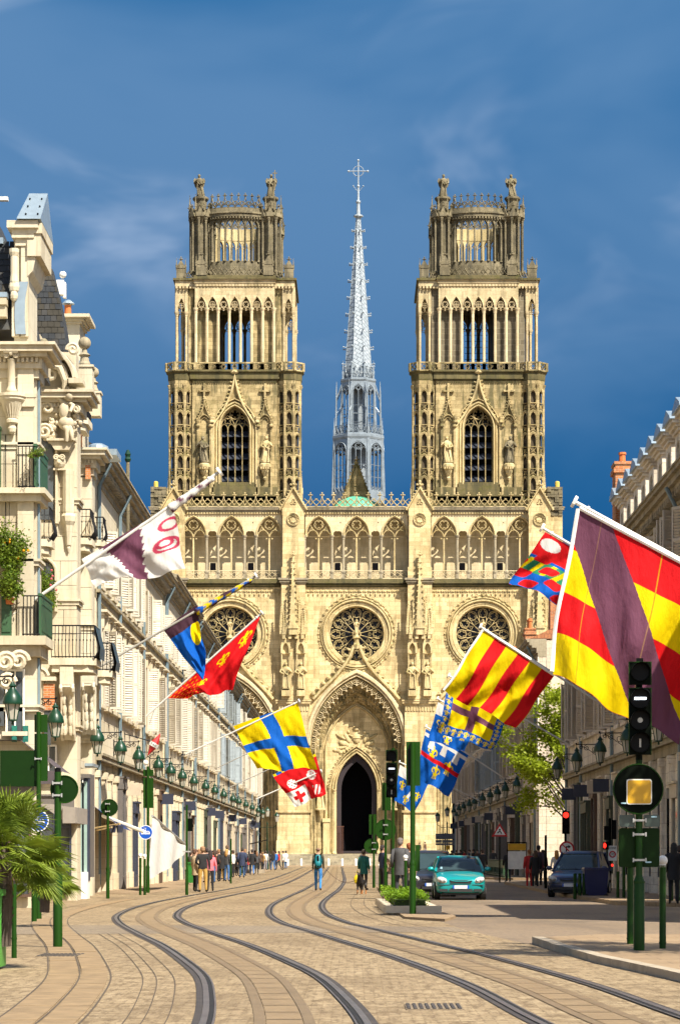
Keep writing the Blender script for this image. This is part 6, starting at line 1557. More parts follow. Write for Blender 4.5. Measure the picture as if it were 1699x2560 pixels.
def pat_cross(u, v):
    if abs(u-.50-.06*math.sin(v*3)) < .10 or abs(v-.55+.05*math.sin(u*4)) < .085: return BLU
    return YEL
def pat_quart(u, v):
    if v < .06: return BLU if math.sin(u*34) < .5 else YEL
    a = u > .52; b_ = v > .58
    bg = RED if (a or not b_) else WHT; fg = WHT if bg is RED else RED
    cu, cv = (.27 if not a else .77), (.42 if not b_ else .78)
    if a == b_ and a: return WHT if (abs(u-.78)<.10 and abs(v-.8)<.12 and math.sin(u*55+v*30)>-.1) else RED
    if not a and b_: return RED if (abs(u-cu) < .05 or abs(v-cv) < .05) and max(abs(u-cu),abs(v-cv)) < .16 else WHT
    if ((u-cu)/.11)**2+((v-cv)/.12)**2 < 1 and math.sin(u*70)*math.sin(v*60) > -.5: return WHT
    return RED
def pat_big(u, v):
    if -.17+.83*v < u < .244+.87*v:
        return PUR if min(abs(u-.168),abs(u-.62)) > .0035 else (.30,.16,.10)
    if min(abs(u-.168),abs(u-.62)) < .0035: return (.55,.25,.01)
    return RED if (v % .5) < .245 else YEL
def pat_dragon(u, v):
    if math.hypot(u-.14,(v-.16)*1.1) < .12: return WHT
    if v > .40 and math.sin(u*16+v*5)*math.sin(v*19) > -.1: return (YEL if math.sin(u*45+v*12) > .35 else GRN) if .45 < v < .7 else BLU
    return RED
def pat_stripes(u, v): return RED if int(u*6) % 2 else YEL
def pat_border(u, v):
    if u < .13 or u > .87 or v < .0 or v > .80:
        for k in range(9):
            if lily(u, v, (k+.5)/9, .90, .05,.08) or lily(u, v, .065, (k+.5)/9,.05,.05) or lily(u, v, .935, (k+.5)/9,.05,.05): return YEL
        return BLU
    if abs(u-.5) < .065 or abs(v-.44) < .07: return PUR
    return YEL
def pat_label(u, v):
    if .06 < v < .14 or (v < .32 and v > .06 and min(abs(u-q) for q in (.2,.5,.8)) < .05+.10*(v-.1)): return WHT
    if abs(v-.50+.0*u) < .045: return RED
    for cu, cv in ((.27,.38),(.72,.50),(.45,.72)):
        if lily(u, v, cu, cv, .13,.17): return YEL
    return BLU
def pat_lilies(u, v):
    if v < .30 and u < .75: return WHT if u+v < .72 else BLU
    if abs(u-.55-(.6-v)*.3) < .045 and .42 < v < .75: return WHT
    for cu, cv in ((.20,.50),(.48,.82),(.82,.55)):
        if lily(u, v, cu, cv, .13,.15): return YEL
    return BLU
def flag(name, label, d, pole, quad, pat, amp=.22, freq=(1.3,.5), hoist=False, wrap=None, wrapcols=None, polemat=None, n=120, sag=.0, mast=True):
    t = tag(empty(name, tuple(P(*pole[0], d))), label, 'flag', 'festival flags on slanting poles'); o0 = P(*pole[0], d)
    if mast:
        m = MB(); A, B = P(*pole[0], d)-o0, P(*pole[1], d)-o0; m.tube([A,B],.045,8); pm = m.build('pole', polemat or POLEM, t)
        m = MB(); k = len(m.v); ax = (B-A).normalized(); m.tube([B-ax*.02,B+ax*.05],.14,12); m.tube([B-ax*.35,B-ax*.33,B-ax*.30],.07,8); m.build('pole_cap', WHITE, t)
        ln = (B-A).length; q = A+ax*ln*.12; m = MB(); m.tube([q, q+Vector((-.8*(1 if ax.x<0 else -1),0,1.0)) if False else q+Vector((0,0,-.5))-ax*.3],.02,5); m.build('stay', GALV, t)
    c = [P(*q, d)-o0 for q in quad]
    vs = []; cols = []; rng = random.Random(int(d)); ph = rng.uniform(0,6)
    for j in range(n+1):
        v = j/n
        for i in range(n+1):
            u = i/n
            p = c[0]*(1-u)*(1-v)+c[1]*u*(1-v)+c[2]*u*v+c[3]*(1-u)*v
            w = math.sin(2*PI*(u*freq[0]+v*freq[1])+ph)*.6+math.sin(2*PI*(u*freq[0]*1.9-v*.7)+ph*2)*.3+math.sin(2*PI*(u*3.1+v*1.6)+ph)*.16+math.sin(2*PI*(u*5.3-v*2.2)+ph*3)*.07+math.sin(2*PI*(u*8.1+v*1.3)+2.2*math.sin(v*5+ph))*.045*(.3+.7*math.sin(u*9+ph)**2)
            y = amp*w*min(1,v*1.6+.06)
            ed = amp*.22*math.sin(2*PI*(u*1.5)+ph)*v + amp*.05*math.sin(2*PI*u*4+ph)*v
            p = p+Vector((amp*.18*math.sin(2*PI*v*1.2+ph)*v, y, ed-sag*math.sin(PI*u)*(1-v)))
            vs.append(tuple(p)); cols.extend((*pat(u,v),1.0))
    fs = [(j*(n+1)+i,j*(n+1)+i+1,(j+1)*(n+1)+i+1,(j+1)*(n+1)+i) for j in range(n) for i in range(n)]
    m = MB(); m.add(vs, fs); me = m.mesh('cloth', FLAGM, True); at = me.color_attributes.new('cloth','FLOAT_COLOR','POINT'); at.data.foreach_set('color', cols); link('cloth', me, t)
    if hoist:
        m = MB(); m.tube([Vector(vs[j*(n+1)])+Vector((-.03,-.02,0)) for j in range(0,n+1,6)],.05,6); m.tube([Vector(vs[i])+Vector((0,-.02,.02)) for i in range(0,n+1,6)],.05,6); m.build('sleeve', WHITE, t)
    if wrap:
        A, B = P(*wrap[0], d)-o0, P(*wrap[1], d)-o0; k = 30; L = []; 
        m = MB()
        pts = [A+(B-A)*(i/k) for i in range(k+1)]; rs = [.075+.012*math.sin(i*.9)+.055*(1-i/k) for i in range(k+1)]; rs[-1] = .05
        m.tube([p+Vector((0,0,-.05)) for p in pts], rs, 9)
        me = m.mesh('wrapped_cloth', FLAGM, True); at = me.color_attributes.new('cloth','FLOAT_COLOR','POINT'); cc = []
        for i, v_ in enumerate(m.v): s_ = i//9; a = i%9; cc.extend((*wrapcols[int((s_*.7+a)*.33+ (s_/k)*len(wrapcols)*.6) % len(wrapcols)],1.0))
        at.data.foreach_set('color', cc); link('wrapped_cloth', me, t)
    return t
flag('flag','white flag with a purple scalloped band and red rings, half wound round its pole',70,((-25,1577),(548,1180)),[(205,1398),(432,1262),(462,1425),(238,1462)],pat_white,.30,(1.0,.6),wrap=((425,1268),(535,1190)),wrapcols=[WHT,WHT,PUR,WHT])
flag('flag','dark purple and blue flag with a yellow disc, hanging in a twisted point',97,((238,1674),(640,1440)),[(408,1574),(492,1512),(514,1640),(506,1708)],pat_wrapblue,.28,(1.2,.4),wrap=((490,1528),(630,1446)),wrapcols=[DPU,BLU,YEL,BLU,YEL,DPU],polemat=POLEG)
flag('flag','plain red flag with gold lilies blown to a point',119,((350,1805),(655,1532)),[(420,1746),(652,1538),(580,1727),(470,1742)],pat_red,.40,(.8,.6))
flag('flag','yellow flag quartered by a blue cross',146,((440,1897),(748,1753)),[(583,1815),(744,1757),(790,1922),(640,1925)],pat_cross,.40,(1.0,.4))
flag('flag','small red and white quartered flag with a lion below the yellow one',175,((640,1998),(803,1928)),[(680,1938),(788,1884),(816,1984),(738,2018)],pat_quart,.30,(1.1,.4))
flag('flag','huge red and yellow striped flag with a broad purple diagonal',57,((2063,1597),(1436,1255)),[(1447,1272),(1782,1452),(1690,1860),(1373,1690)],pat_big,.36,(.9,.5),hoist=True,n=220)
flag('flag','red flag with a white disc and blue and gold beast, behind the huge striped one',78,((1742,1548),(1355,1320)),[(1362,1330),(1560,1445),(1470,1545),(1272,1452)],pat_dragon,.28,(1.2,.5))
flag('flag','yellow flag with broad red slanting stripes',99,((1560,1796),(1200,1567)),[(1208,1575),(1384,1690),(1290,1818),(1112,1730)],pat_stripes,.36,(.8,.5),hoist=True)
flag('flag','yellow flag with a purple cross and a blue border of lilies',122,((1433,1868),(1121,1689)),[(1124,1698),(1268,1790),(1232,1875),(1092,1828)],pat_border,.32,(.9,.5))
flag('flag','blue flag with white edge mostly hidden behind the purple cross flag',150,((1331,1895),(1093,1746)),[(1094,1755),(1190,1815),(1160,1880),(1070,1850)],pat_lilies,.22,(.9,.5))
flag('flag','blue flag with gold lilies, a white label and a red bar',172,((1274,1955),(1064,1816)),[(1064,1822),(1170,1888),(1120,1990),(1040,1940)],pat_label,.36,(.9,.5))
flag('flag','blue flag with three gold lilies and a white corner, lowest of the blue ones',196,((1226,2015),(998,1905)),[(999,1912),(1072,1955),(1036,2033),(985,1998)],pat_lilies,.25,(.9,.5))
# bare poles farther along
for i, (a, c_, d) in enumerate((((505,1938),(700,1845),178),((560,1975),(690,1915),205),((1190,2010),(1120,1968),225))):
    m = MB(); A = P(*a, d); m.tube([(0,0,0), P(*c_, d)-A], .04, 6); o = m.build('bare_flagpole', POLEG, None, loc=tuple(A)); tag(o, ['bare grey flagpole over the crowd on the sunlit side','farther bare grey flagpole on the sunlit side','bare grey flagpole at the end of the shaded row'][i], 'flagpole')
# ------------------------------------------------------------------ posts, signals and signs
BLUES = plain('sign_blue', (0.006,0.075,0.42), .35); REDS = plain('sign_red', (0.48,0.012,0.015), .35); WHITES = plain('sign_white', (0.75,0.75,0.72), .4); YELS = plain('sign_yellow', (0.62,0.34,0.01), .4)
GREYP = plain('grey_box_paint', (0.06,0.085,0.075), .4); LENS = plain('dark_lens', (0.004,0.004,0.005), .4, spec=.12); LENSW = plain('white_signal_bar', (.8,.85,.9), .4, emit=(.85,.92,1.0,1.6)); LENSR = plain('red_signal_light', (.8,.02,.02), .4, emit=(1.0,.02,.01,1.8))
DSIGN = plain('sign_back_green', (0.006,0.024,0.003), .5, 0, .1, spec=.12); STICK = plain('sticker', (.35,.55,.65), .5); SIGB = plain('signal_backboard', (0.002,0.004,0.002), .6, spec=.06)
def gd(py): return EYE*FPX/(py-HY)
def disc(b, c, r, y0, y1, n=28): b.plate(circ(c[0],c[1],r,n), [], y0, y1)
def text(body, size, mat, parent, loc, name='lettering', rot=(PI/2,0,0), ext=.003):
    cu = bpy.data.curves.new(name,'FONT'); cu.body = body; cu.size = size; cu.extrude = ext; cu.align_x = 'CENTER'; cu.align_y = 'CENTER'; cu.materials.append(mat)
    t = bpy.data.objects.new('tmp', cu); COL.objects.link(t); dg = bpy.context.evaluated_depsgraph_get(); dg.update(); me = bpy.data.meshes.new_from_object(t.evaluated_get(dg)); bpy.data.objects.remove(t); me.materials.clear(); me.materials.append(mat)
    o = link(name, me, parent, loc); o.rotation_euler = rot; return o
def post(name, label, px, base, top, cat='post', r=.045, rl=None, joint=.9, z0=0.0, group=None, d=None, mat=None, base_px=None):
    d = d or gd(base); s = FPX/d; x = (px-HX)/s
    e = tag(empty(name, (x,d,z0)), label, cat, group); h = EYE+(HY-top)/s-z0; rl = rl or r*1.35
    m = MB(); m.lathe([(rl,0),(rl,joint),(r*1.05,joint+.07),(r,joint+.09),(r,h)],0,0,14); o = m.build('shaft', mat or GREENP, e); smooth_by_angle(o, 40)
    m = MB(); m.lathe([(rl+.006,joint-.03),(rl+.006,joint)],0,0,14); m.build('collar', mat or GREENP, e)
    e['s'] = s; e['h'] = h; return e
def clamp(e, z, w=.16):
    m = MB(); m.box(-w/2,w/2,-.07,-.055,z-.015,z+.015); m.box(-w/2,-w/2+.02,-.09,-.05,z-.03,z+.03); m.box(w/2-.02,w/2,-.09,-.05,z-.03,z+.03); m.build('clamp', GALV, e)
def signback(e, px, py, rpx, z0=0.0, mat=DSIGN, off=.0, y=.07):
    s = e['s']; c = (((px-HX)/s)-e.location.x, EYE+(HY-py)/s-z0); m = MB(); disc(m, c, rpx/s, y, y+.015); m.build('round_sign_back', mat, e)
    m = MB(); m.bar(circ(c[0],c[1],rpx/s,28),.02,.012,y,True); m.build('sign_rim', GREENP, e)
    clamp(e, c[1]+rpx/s*.45); clamp(e, c[1]-rpx/s*.45)
def backplate(e, x0, x1, y0, y1, z0=0.0, mat=GREENP, y=.05, dep=.10, name='signal_back'):
    s = e['s']; a, b_ = (x0-HX)/s-e.location.x, (x1-HX)/s-e.location.x; za, zb = EYE+(HY-y1)/s-z0, EYE+(HY-y0)/s-z0
    m = MB(); m.box(a,b_,y,y+dep,za,zb); m.box(a+.03,b_-.03,y+dep,y+dep+.05,za+.03,zb-.03); return m.build(name, mat, e)
def tramsign(e, px, py, rpx):
    s = e['s']; cx, cz = (px-HX)/s-e.location.x, EYE+(HY-py)/s; r = rpx/s
    sg = empty('tram_sign', (cx,-.09,cz), 0, e)
    m = MB(); disc(m,(0,0),r,0,.014); m.build('white_rim', WHITES, sg); m = MB(); disc(m,(0,0),r*.90,-.004,0.002); m.build('blue_face', BLUES, sg)
    m = MB(); m.prism([(-r*.62,-r*.25),(r*.62,-r*.25),(r*.58,-r*.02),(r*.46,r*.18),(-r*.52,r*.18),(-r*.62,0)],-.008,-.003); m.bar([(-r*.1,r*.18),(r*.05,r*.42),(-r*.12,r*.58)],r*.05,.005,-.003); m.bar([(-r*.3,r*.6),(r*.1,r*.56)],r*.05,.005,-.003); m.build('pictogram', WHITES, sg)
    m = MB(); 
    for i in range(4): m.box(-r*.5+r*.25*i,-r*.31+r*.25*i,-.011,-.0085,-r*.05,r*.11)
    m.build('pictogram_window', BLUES, sg)
# --- left side
e = post('sign_post','thick green post with the back of a round sign, nearest the palm',145,2370,1930,'sign post',.055,.075,1.25); signback(e,160,1973,34); m = MB(); m.lathe([(.05,e['h']),(.05,e['h']+.06),(.02,e['h']+.07)],0,0,10); m.build('cap', BLACK, e)
post('plain_post','thin short green post beside the green planter',36,2396,2210,'post',.035,.038,.3)
e = post('sign_post','tall green tram signal post behind the palm with a blue tram disc',97,2299,1780,'sign post',.05,.07,1.0); backplate(e,86,118,1786,1830); backplate(e,86,118,1834,1952); backplate(e,0,98,1876,1966,0,DSIGN,.06,.02,'sign_panel'); clamp(e,EYE+(HY-1897)/e['s']); tramsign(e,97,2052,27)
post('bollard','squat green post just before the blue tram disc',86,2305,2190,'bollard',.06,.06,.5)
e = post('sign_post','slim green post with a round sign back, before the blue awning',270,2247,2005,'sign post',.042,.06,1.0); signback(e,273,2019,21)
e = post('sign_post','tall green post with a blue tram disc beside the white awning',370,2233,1916,'sign post',.05,.07,1.0); backplate(e,358,383,1924,1940); backplate(e,358,383,1945,2020); tramsign(e,365,2081,18)
m = MB(); m.ball((-.08,0,e['h']+.14),.10,n=10,m=6); m.box(-.12,-.04,-.03,.03,e['h'],e['h']+.06); m.build('camera', WHITE, e)
def bollard(label, px, base, top, ball=True, r=.045, mat=None, z0=0.0):
    e = post('bollard', label, px, base, top+(9 if ball else 0), 'bollard', r, r, .1, z0, 'bollards by the kerbs', mat=mat)
    m = MB(); 
    if ball: m.ball((0,0,e['h']+.07),.075,n=14,m=10); m.lathe([(.05,e['h']-.03),(.05,e['h']+.02)],0,0,10)
    else: m.lathe([(r*1.05,e['h']),(r*1.05,e['h']+.03),(r*.5,e['h']+.05)],0,0,12)
    m.build('cap', WHITES if ball else GREENP, e, True); return e
bollard('white-topped green bollard left of the tall tram-disc post',351,2238,2134); bollard('white-topped green bollard touching the tall tram-disc post',362,2238,2136)
e = post('sign_post','slim green post with a small dark box, beside the man in khaki trousers',467,2238,2012,'sign post',.04,.055,.9); backplate(e,466,481,2046,2078,0,SIGB); m = MB(); m.box(-.14,.14,-.06,.06,1.55,1.6); m.build('bracket', GALV, e)
post('plain_post','short green post beside the woman in jeans in the crowd',577,2209,2097,'post',.045,.05,.6); post('plain_post','green post behind the man in blue, farther up the pavement',603,2189,2086,'post',.045,.05,.6)
# --- centre refuge
e = post('sign_post','tallest green post at the hedge corner with a long signal back',1031,2291,1856,'sign post',.06,.08,1.2,.06); backplate(e,1015,1050,1854,1964,.06); m = MB(); m.box(-.11,-.04,.02,.05,e['h']-1.0,e['h']-.15); m.build('dark_slot', BLACK, e); backplate(e,1038,1049,2112,2178,.06,GREENP,.02,.06,'switch_box')
def signal_head(e, x0, x1, boxes, lenses, lit, z0=0.0, front=-.16):
    s = e['s']; cx = ((x0+x1)/2-HX)/s-e.location.x; hw = (x1-x0)/2/s
    for (y0,y1) in boxes:
        m = MB(); za, zb = EYE+(HY-y1)/s-z0, EYE+(HY-y0)/s-z0; m.box(cx-hw,cx+hw,front,front+.02,za,zb); m.box(cx-hw+.03,cx+hw-.03,front+.02,-.04,za+.02,zb-.02); m.build('signal_board', SIGB, e)
        m = MB(); m.box(cx-hw,cx-hw+.012,front-.004,front,za,zb); m.box(cx+hw-.012,cx+hw,front-.004,front,za,zb); m.box(cx-hw,cx+hw,front-.0045,front,zb-.012,zb); m.build('board_edge', GREENP, e)
    for i, (py, rp) in enumerate(lenses):
        cz = EYE+(HY-py)/s-z0; r = rp/s; ln = empty('lamp', (cx,front,cz), 0, e)
        m = MB(); k = 20; vs = []; 
        for j in range(k+1): a = PI*2*j/k; vs += [(r*math.cos(a),0,r*math.sin(a)),(r*math.cos(a),-.06-.16*max(0,math.sin(a))**.5,r*math.sin(a))]
        m.add(vs,[(2*j,2*j+2,2*j+3,2*j+1) for j in range(k)]); m.build('hood', BLACK, ln)
        m = MB(); disc(m,(0,0),r*.96,-.012,0); m.build('lens', LENSR if lit.get(i) == 'red' else LENS, ln)
        if lit.get(i) == 'bar': m = MB(); [m.box(-r*.58+r*.1*q,-r*.50+r*.1*q,-.03,-.013,-r*.13+.01*(q%2)*r,r*.13) for q in range(12)]; m.build('white_bar', LENSW, ln)
        if lit.get(i) == 'dot': m = MB(); disc(m,(0,0),r*.26,-.02,-.013); m.build('grey_mark', GALV, ln)
        if lit.get(i) == 'vbar': m = MB(); m.box(-r*.09,r*.09,-.02,-.013,-r*.45,r*.4); m.build('grey_mark', GALV, ln)
e = post('tram_signal','green tram signal with one white bar lit, on the hedge refuge',982,2244,1870,'signal',.05,.07,1.0,.06); signal_head(e,964,992,[(1875,1903),(1907,1994)],[(1890,12.5),(1922,12.5),(1950,12.5),(1980,12.5)],{1:'bar',2:'dot',3:'vbar'},.06)
e = post('sign_post','green post behind the lit tram signal, with a large round sign back',963,2242,1957,'sign post',.045,.06,1.0,.06,d=91); backplate(e,955,977,1957,2026,.06); signback(e,963,2074,26,.06,GREENP)
e = post('sign_post','green post with a small round sign back, before the dark portal',934,2222,2036,'sign post',.045,.06,.9,.06,d=107); backplate(e,922,940,2036,2086,.06); signback(e,928,2115,18,.06,GREENP)
bollard('white-topped green bollard by the man in the grey jacket',1013,2262,2140,z0=.06); bollard('white-topped green bollard on the refuge left of the thick posts',949,2232,2160,z0=.06); bollard('white-topped green bollard behind the tram signal on the refuge',957,2232,2160,z0=.06)
# --- the big signal on the right
e = post('tram_signal','nearest tram signal on a thick green post with a yellow square sign',1596,2393,1900,'signal',.05,.082,1.0,.10)
signal_head(e,1567,1624,[(1656,1714),(1721,1888)],[(1682,23),(1748,25),(1802,25),(1858,25)],{1:'bar',2:'dot',3:'vbar'},.10)
m = MB(); m.lathe([(.05,e['h']-.1),(.05,EYE+(HY-1655)/e['s']-.12)],0,0,12); m.build('upper_shaft', SIGB, e); m = MB(); m.box(-.05,.05,-.1,-.04,EYE+(HY-1655)/e['s']-.1,EYE+(HY-1650)/e['s']-.1+.02); m.build('top_fitting', BLACK, e)
signback(e,1592,1973,62,.10,SIGB,0,-.10)  # disc coloured near-black instead of green, to stand for its shade
s = e['s']; cx = (1594-HX)/s-e.location.x; cz = EYE+(HY-1980)/s-.10
def rrect(cx, cz, w, h, r): return arc(cx+w-r,cz+h-r,r,0,90,4)+arc(cx-w+r,cz+h-r,r,90,180,4)+arc(cx-w+r,cz-h+r,r,180,270,4)+arc(cx+w-r,cz-h+r,r,270,360,4)
ys = empty('yellow_sign', (cx,-.13,cz), 0, e); m = MB(); m.plate(rrect(0,0,31.5/s,31.5/s,.035),[],0,.02); m.build('rim', WHITES, ys); m = MB(); m.plate(rrect(0,0,29/s,29/s,.03),[],-.005,.001); m.build('face', YELS, ys)
for a, c_ in ((1546,1585),(1608,1648)):
    m = MB(); m.plate(rrect(((a+c_)/2-HX)/s-e.location.x,EYE+(HY-2052)/s-.10,(c_-a)/2/s,15/s,.03),[],-.02,.10); m.build('grey_box', GREYP, e)
m = MB(); m.plate(rrect(((1546+1648)/2-HX)/s-e.location.x,EYE+(HY-2119)/s-.10,51/s,49/s,.04),[],.06,.08); m.build('sign_panel', DSIGN, e)
for py in (1939,2051,2086,2150): clamp(e, EYE+(HY-py)/s-.10, .2)
for px_, py_, w in ((1556,2010,14),(1631,2044,14),(1617,2157,15)): m = MB(); m.box((px_-HX)/s-e.location.x-w/2/s,(px_-HX)/s-e.location.x+w/2/s,-.12,-.115,EYE+(HY-py_)/s-.1,EYE+(HY-py_)/s-.08); m.build('sticker', STICK, e)
bollard('tall dark green bollard touching the left of the nearest signal post',1574,2376,2170,False,.052,z0=.10); bollard('tall dark green bollard with a white ball, right of the nearest signal post',1655,2388,2154,True,.05,z0=.10)
for px_, b_, t_, lb in ((1543,2254,2182,'short dark bollard beyond the signal, leftmost of its pair'),(1558,2254,2170,'dark bollard beyond the signal, half hidden by its post'),(1677,2262,2152,'white-topped bollard beside the woman in black at the edge'),(1694,2262,2152,'white-topped bollard at the picture edge by the woman in black')): bollard(lb,px_,b_,t_,px_>1600,.05)
for i, px_ in enumerate((1436,1448,1459,1470)): bollard(['first','second','third','fourth'][i]+' dark bollard in the row before the blue car and bin, from the left',px_,2248,2187,False,.055,z0=.0)
def rsign(e, px, py, r, kind):
    s = e['s']; cx, cz = (px-HX)/s-e.location.x, EYE+(HY-py)/s; g = empty('road_sign', (cx,-.09,cz), 0, e); r = r/s
    m = MB(); disc(m,(0,0),r,0,.014); m.build('red_ring', REDS, g); m = MB(); disc(m,(0,0),r*.78,-.004,.001); m.build('white_face', WHITES, g)
    if kind == 'noturn':
        m = MB(); m.box(-r*.12,r*.04,-.009,-.0045,-r*.5,r*.32); m.box(-r*.12,r*.25,-.0095,-.005,r*.18,r*.34); m.prism([(r*.2,r*.05),(r*.2,r*.5),(r*.55,r*.26)],-.009,-.0045); m.build('arrow', BLACK, g); m = MB(); k0 = 0; m.box(-r*.8,r*.8,-.013,-.010,-r*.07,r*.07); m.xf(Matrix.Rotation(R(45),4,'Y')); m.build('red_bar', REDS, g)
    return g
e = post('traffic_light','traffic light showing red above a no-turn sign, by the blue parked car',1412,2228,2025,'traffic light',.045,.06,.9,0,None,101,SIGB); signal_head(e,1403,1422,[(2028,2085)],[(2038,7.5),(2056,7.5),(2073,7.5)],{0:'red'}); rsign(e,1415,2122,19,'noturn')
e = post('traffic_light','dark crossing signal post with a speed-zone sign and a red figure',1523,2236,2046,'traffic light',.05,.06,.9,0,None,95,SIGB)
s = e['s']; m = MB(); m.box(-.26,-.05,-.12,.05,EYE+(HY-2124)/s,EYE+(HY-2105)/s); m.box(-.22,-.04,-.08,.04,EYE+(HY-2100)/s,EYE+(HY-2065)/s); m.box(.06,.24,-.08,.04,EYE+(HY-2098)/s,EYE+(HY-2050)/s); m.build('signal_box', BLACK, e)
m = MB(); cz = EYE+(HY-2114)/s; m.ball((-.2,-.13,cz),.055,.015,.10,8,6); m.build('red_figure', LENSR, e); m = MB(); m.ball((.08,-.1,EYE+(HY-2163)/s),.04,.02,.05,8,6); m.build('red_figure', LENSR, e)
zs = empty('zone_sign', ((1529-HX)/s-e.location.x,-.1,EYE+(HY-2133)/s), 0, e); m = MB(); m.box(-.16,.16,0,.012,-.28,.28); m.build('board', WHITES, zs); m = MB(); m.bar(circ(0,-.04,.105,20),.05,.006,-.001,True); m.build('red_ring', REDS, zs); text('30',.13,BLACK,zs,(0,-.008,-.04)); text('ZONE',.10,BLACK,zs,(0,-.008,.19))
e = post('sign_post','dark post with a red-edged warning triangle, before the shaded row',1248,2186,2064,'sign post',.035,.04,.6,0,None,132,SIGB); s = e['s']; t_ = empty('warning_sign', (0,-.06,EYE+(HY-2078)/s), 0, e); q = .42; m = MB(); m.prism([(-q,-.28),(q,-.28),(0,.42)],0,.012); m.build('red_edge', REDS, t_); m = MB(); m.prism([(-q*.68,-.19),(q*.68,-.19),(0,.26)],-.005,.001); m.build('white_face', WHITES, t_); m = MB(); m.tube([(-.12,-.008,-.1),(0,-.008,.02),(.1,-.008,-.12)],.03,4); m.ball((.0,-.008,.08),.05,.01,.05,6,4); m.build('pictogram', BLACK, t_)
post('plain_post','dark post with a small flap, among the people by the crossing',1363,2228,2088,'post',.05,.06,.8,0,None,101,SIGB)
e = post('sign_post','grey direction boards on a post at the end of the shaded row',1112,2180,2082,'sign post',.05,.06,.6,0,None,215,SIGB); s = e['s']
for i, (y0, y1, x0, x1) in enumerate(((2084,2098,1088,1135),(2100,2107,1104,1135),(2108,2113,1088,1135),(2100,2107,1088,1103))):
    m = MB(); m.box((x0-HX)/s-e.location.x,(x1-HX)/s-e.location.x,-.08,-.05,EYE+(HY-y1)/s,EYE+(HY-y0)/s); m.build('direction_board', plain('board_grey',(.10,.11,.13),.5) if 'board_grey' not in MATS else MATS['board_grey'], e)
m = MB(); m.box((1114-HX)/s-e.location.x,(1124-HX)/s-e.location.x,-.08,-.05,EYE+(HY-2124)/s,EYE+(HY-2114)/s); m.build('yellow_board', YELS, e)
e = post('sign_post','red round sign on a post cut by the picture edge',1712,2250,2060,'sign post',.045,.05,.8,0,None,86); rsign(e,1708,2080,24,'none')
# street lamps before the cathedral
def street_lamp(px, base, label):
    d = 240; e = tag(empty('street_lamp', ((px-HX)*d/FPX,d,0)), label, 'street lamp', 'street lamps before the cathedral'); m = MB(); m.lathe([(.16,0),(.16,.5),(.09,.8),(.06,1.2),(.05,4.2),(.08,4.3),(.04,4.5)],0,0,10); m.build('pole', LAMPG, e)
    for x, z in ((-.9,4.5),(.9,4.5),(0,5.0)):
        if x: m = MB(); m.tube([(0,0,4.0),(x*.6,0,3.95),(x,0,4.2),(x,0,z)],.03,5); m.build('arm', LAMPG, e)
        m = MB(); m.frustum(x,0,z,z+.55,.14,.24,6); m.build('glass', LAMPGL, e); m = MB(); m.lathe([(.28,z+.55),(.2,z+.7),(.08,z+.8),(.03,z+.95)],x,0,8); m.build('cap', LAMPG, e)
street_lamp(668,2175,'three-armed green street lamp at the end of the sunlit row'); street_lamp(1117,2175,'three-armed pale green street lamp at the end of the shaded row')
# tobacconist's red spindle sign with its white band
t_ = P(385,1862,98.5); tb = tag(empty('spindle_sign', tuple(t_)), 'red double-cone shop sign with a white lettered band, tilted beside a lantern', 'shop sign'); tb.rotation_euler = (0,R(30),0)
m = MB(); m.frustum(0,0,0,.5,.18,.005,6); m.frustum(0,0,-.5,0,.005,.18,6); m.build('spindle', REDS, tb); m = MB(); m.frustum(0,0,-.08,.08,.187,.187,6); m.build('band', WHITES, tb); text('TAB',.13,BLACK,tb,(0,-.19,0))
m = MB(); m.tube([(0,0,.1),(-1.2,0,-.2)],.02,4); m.build('bracket', IRON, tb)
# guard rail on the shaded pavement, low kerb blocks at the far platform
gr = tag(empty('guard_rail', (8.6,0,.12)), 'dark green guard rail along the shaded pavement', 'railing'); m = MB(); m.tube([(0,142,1.0),(0,205,1.0)],.035,6); m.tube([(0,142,.12),(0,205,.12)],.03,6); m.build('rail', GREENP, gr)
for i in range(64):
    y = 142+i; m = cached('grp', lambda: MB().box(-.02,.02,-.02,.02,0,1.0).box(-.012,.012,.1,.9,.2,.23).box(-.012,.012,.1,.9,.55,.95).mesh('rail_post', DGREEN)); link('rail_post', m, gr, (0,y,0))
o = MB().box(-1.0,1.0,-1.2,1.2,0,.28).build('stone_block', KERB, None, loc=((628-HX)*195/FPX,195,0)); tag(o,'low pale stone platform block by the left rails','stone block')
for i in range(14):
    x = -10+i*1.7; o = MB(); o.lathe([(.16,0),(.16,.75),(.13,.85),(.05,.88)],0,0,10); q = o.build('stone_bollard', WHITES, None, loc=(x,318,0)); tag(q, f'{(words+["last"])[i]} pale stone bollard from the left in the row before the cathedral steps', 'bollard', 'stone bollards before the steps')
# bins
def bin_(x, d, w, h, mat, label, z=.0):
    e = tag(empty('wheeled_bin', (x,d,z)), label, 'bin'); m = MB(); m.add([(-w*.42,-.3,.12),(w*.42,-.3,.12),(w*.42,.3,.12),(-w*.42,.3,.12),(-w*.5,-.38,h*.93),(w*.5,-.38,h*.93),(w*.5,.38,h*.93),(-w*.5,.38,h*.93)],[(0,3,2,1),(4,5,6,7),(0,1,5,4),(1,2,6,5),(2,3,7,6),(3,0,4,7)]); m.box(-w*.52,w*.52,-.4,.4,h*.9,h*.935); m.build('body', mat, e)
    m = MB(); m.prism([(-w*.52,h*.936),(w*.52,h*.936),(w*.5,h*.98),(-w*.5,h)],-.42,.42); m.build('lid', mat, e)
    for s in (-1,1): m = MB(); m.tube([(s*w*.40,-.32,.09),(s*w*.40,-.26,.09)],.09,10); m.build('wheel', RUBBER, e)
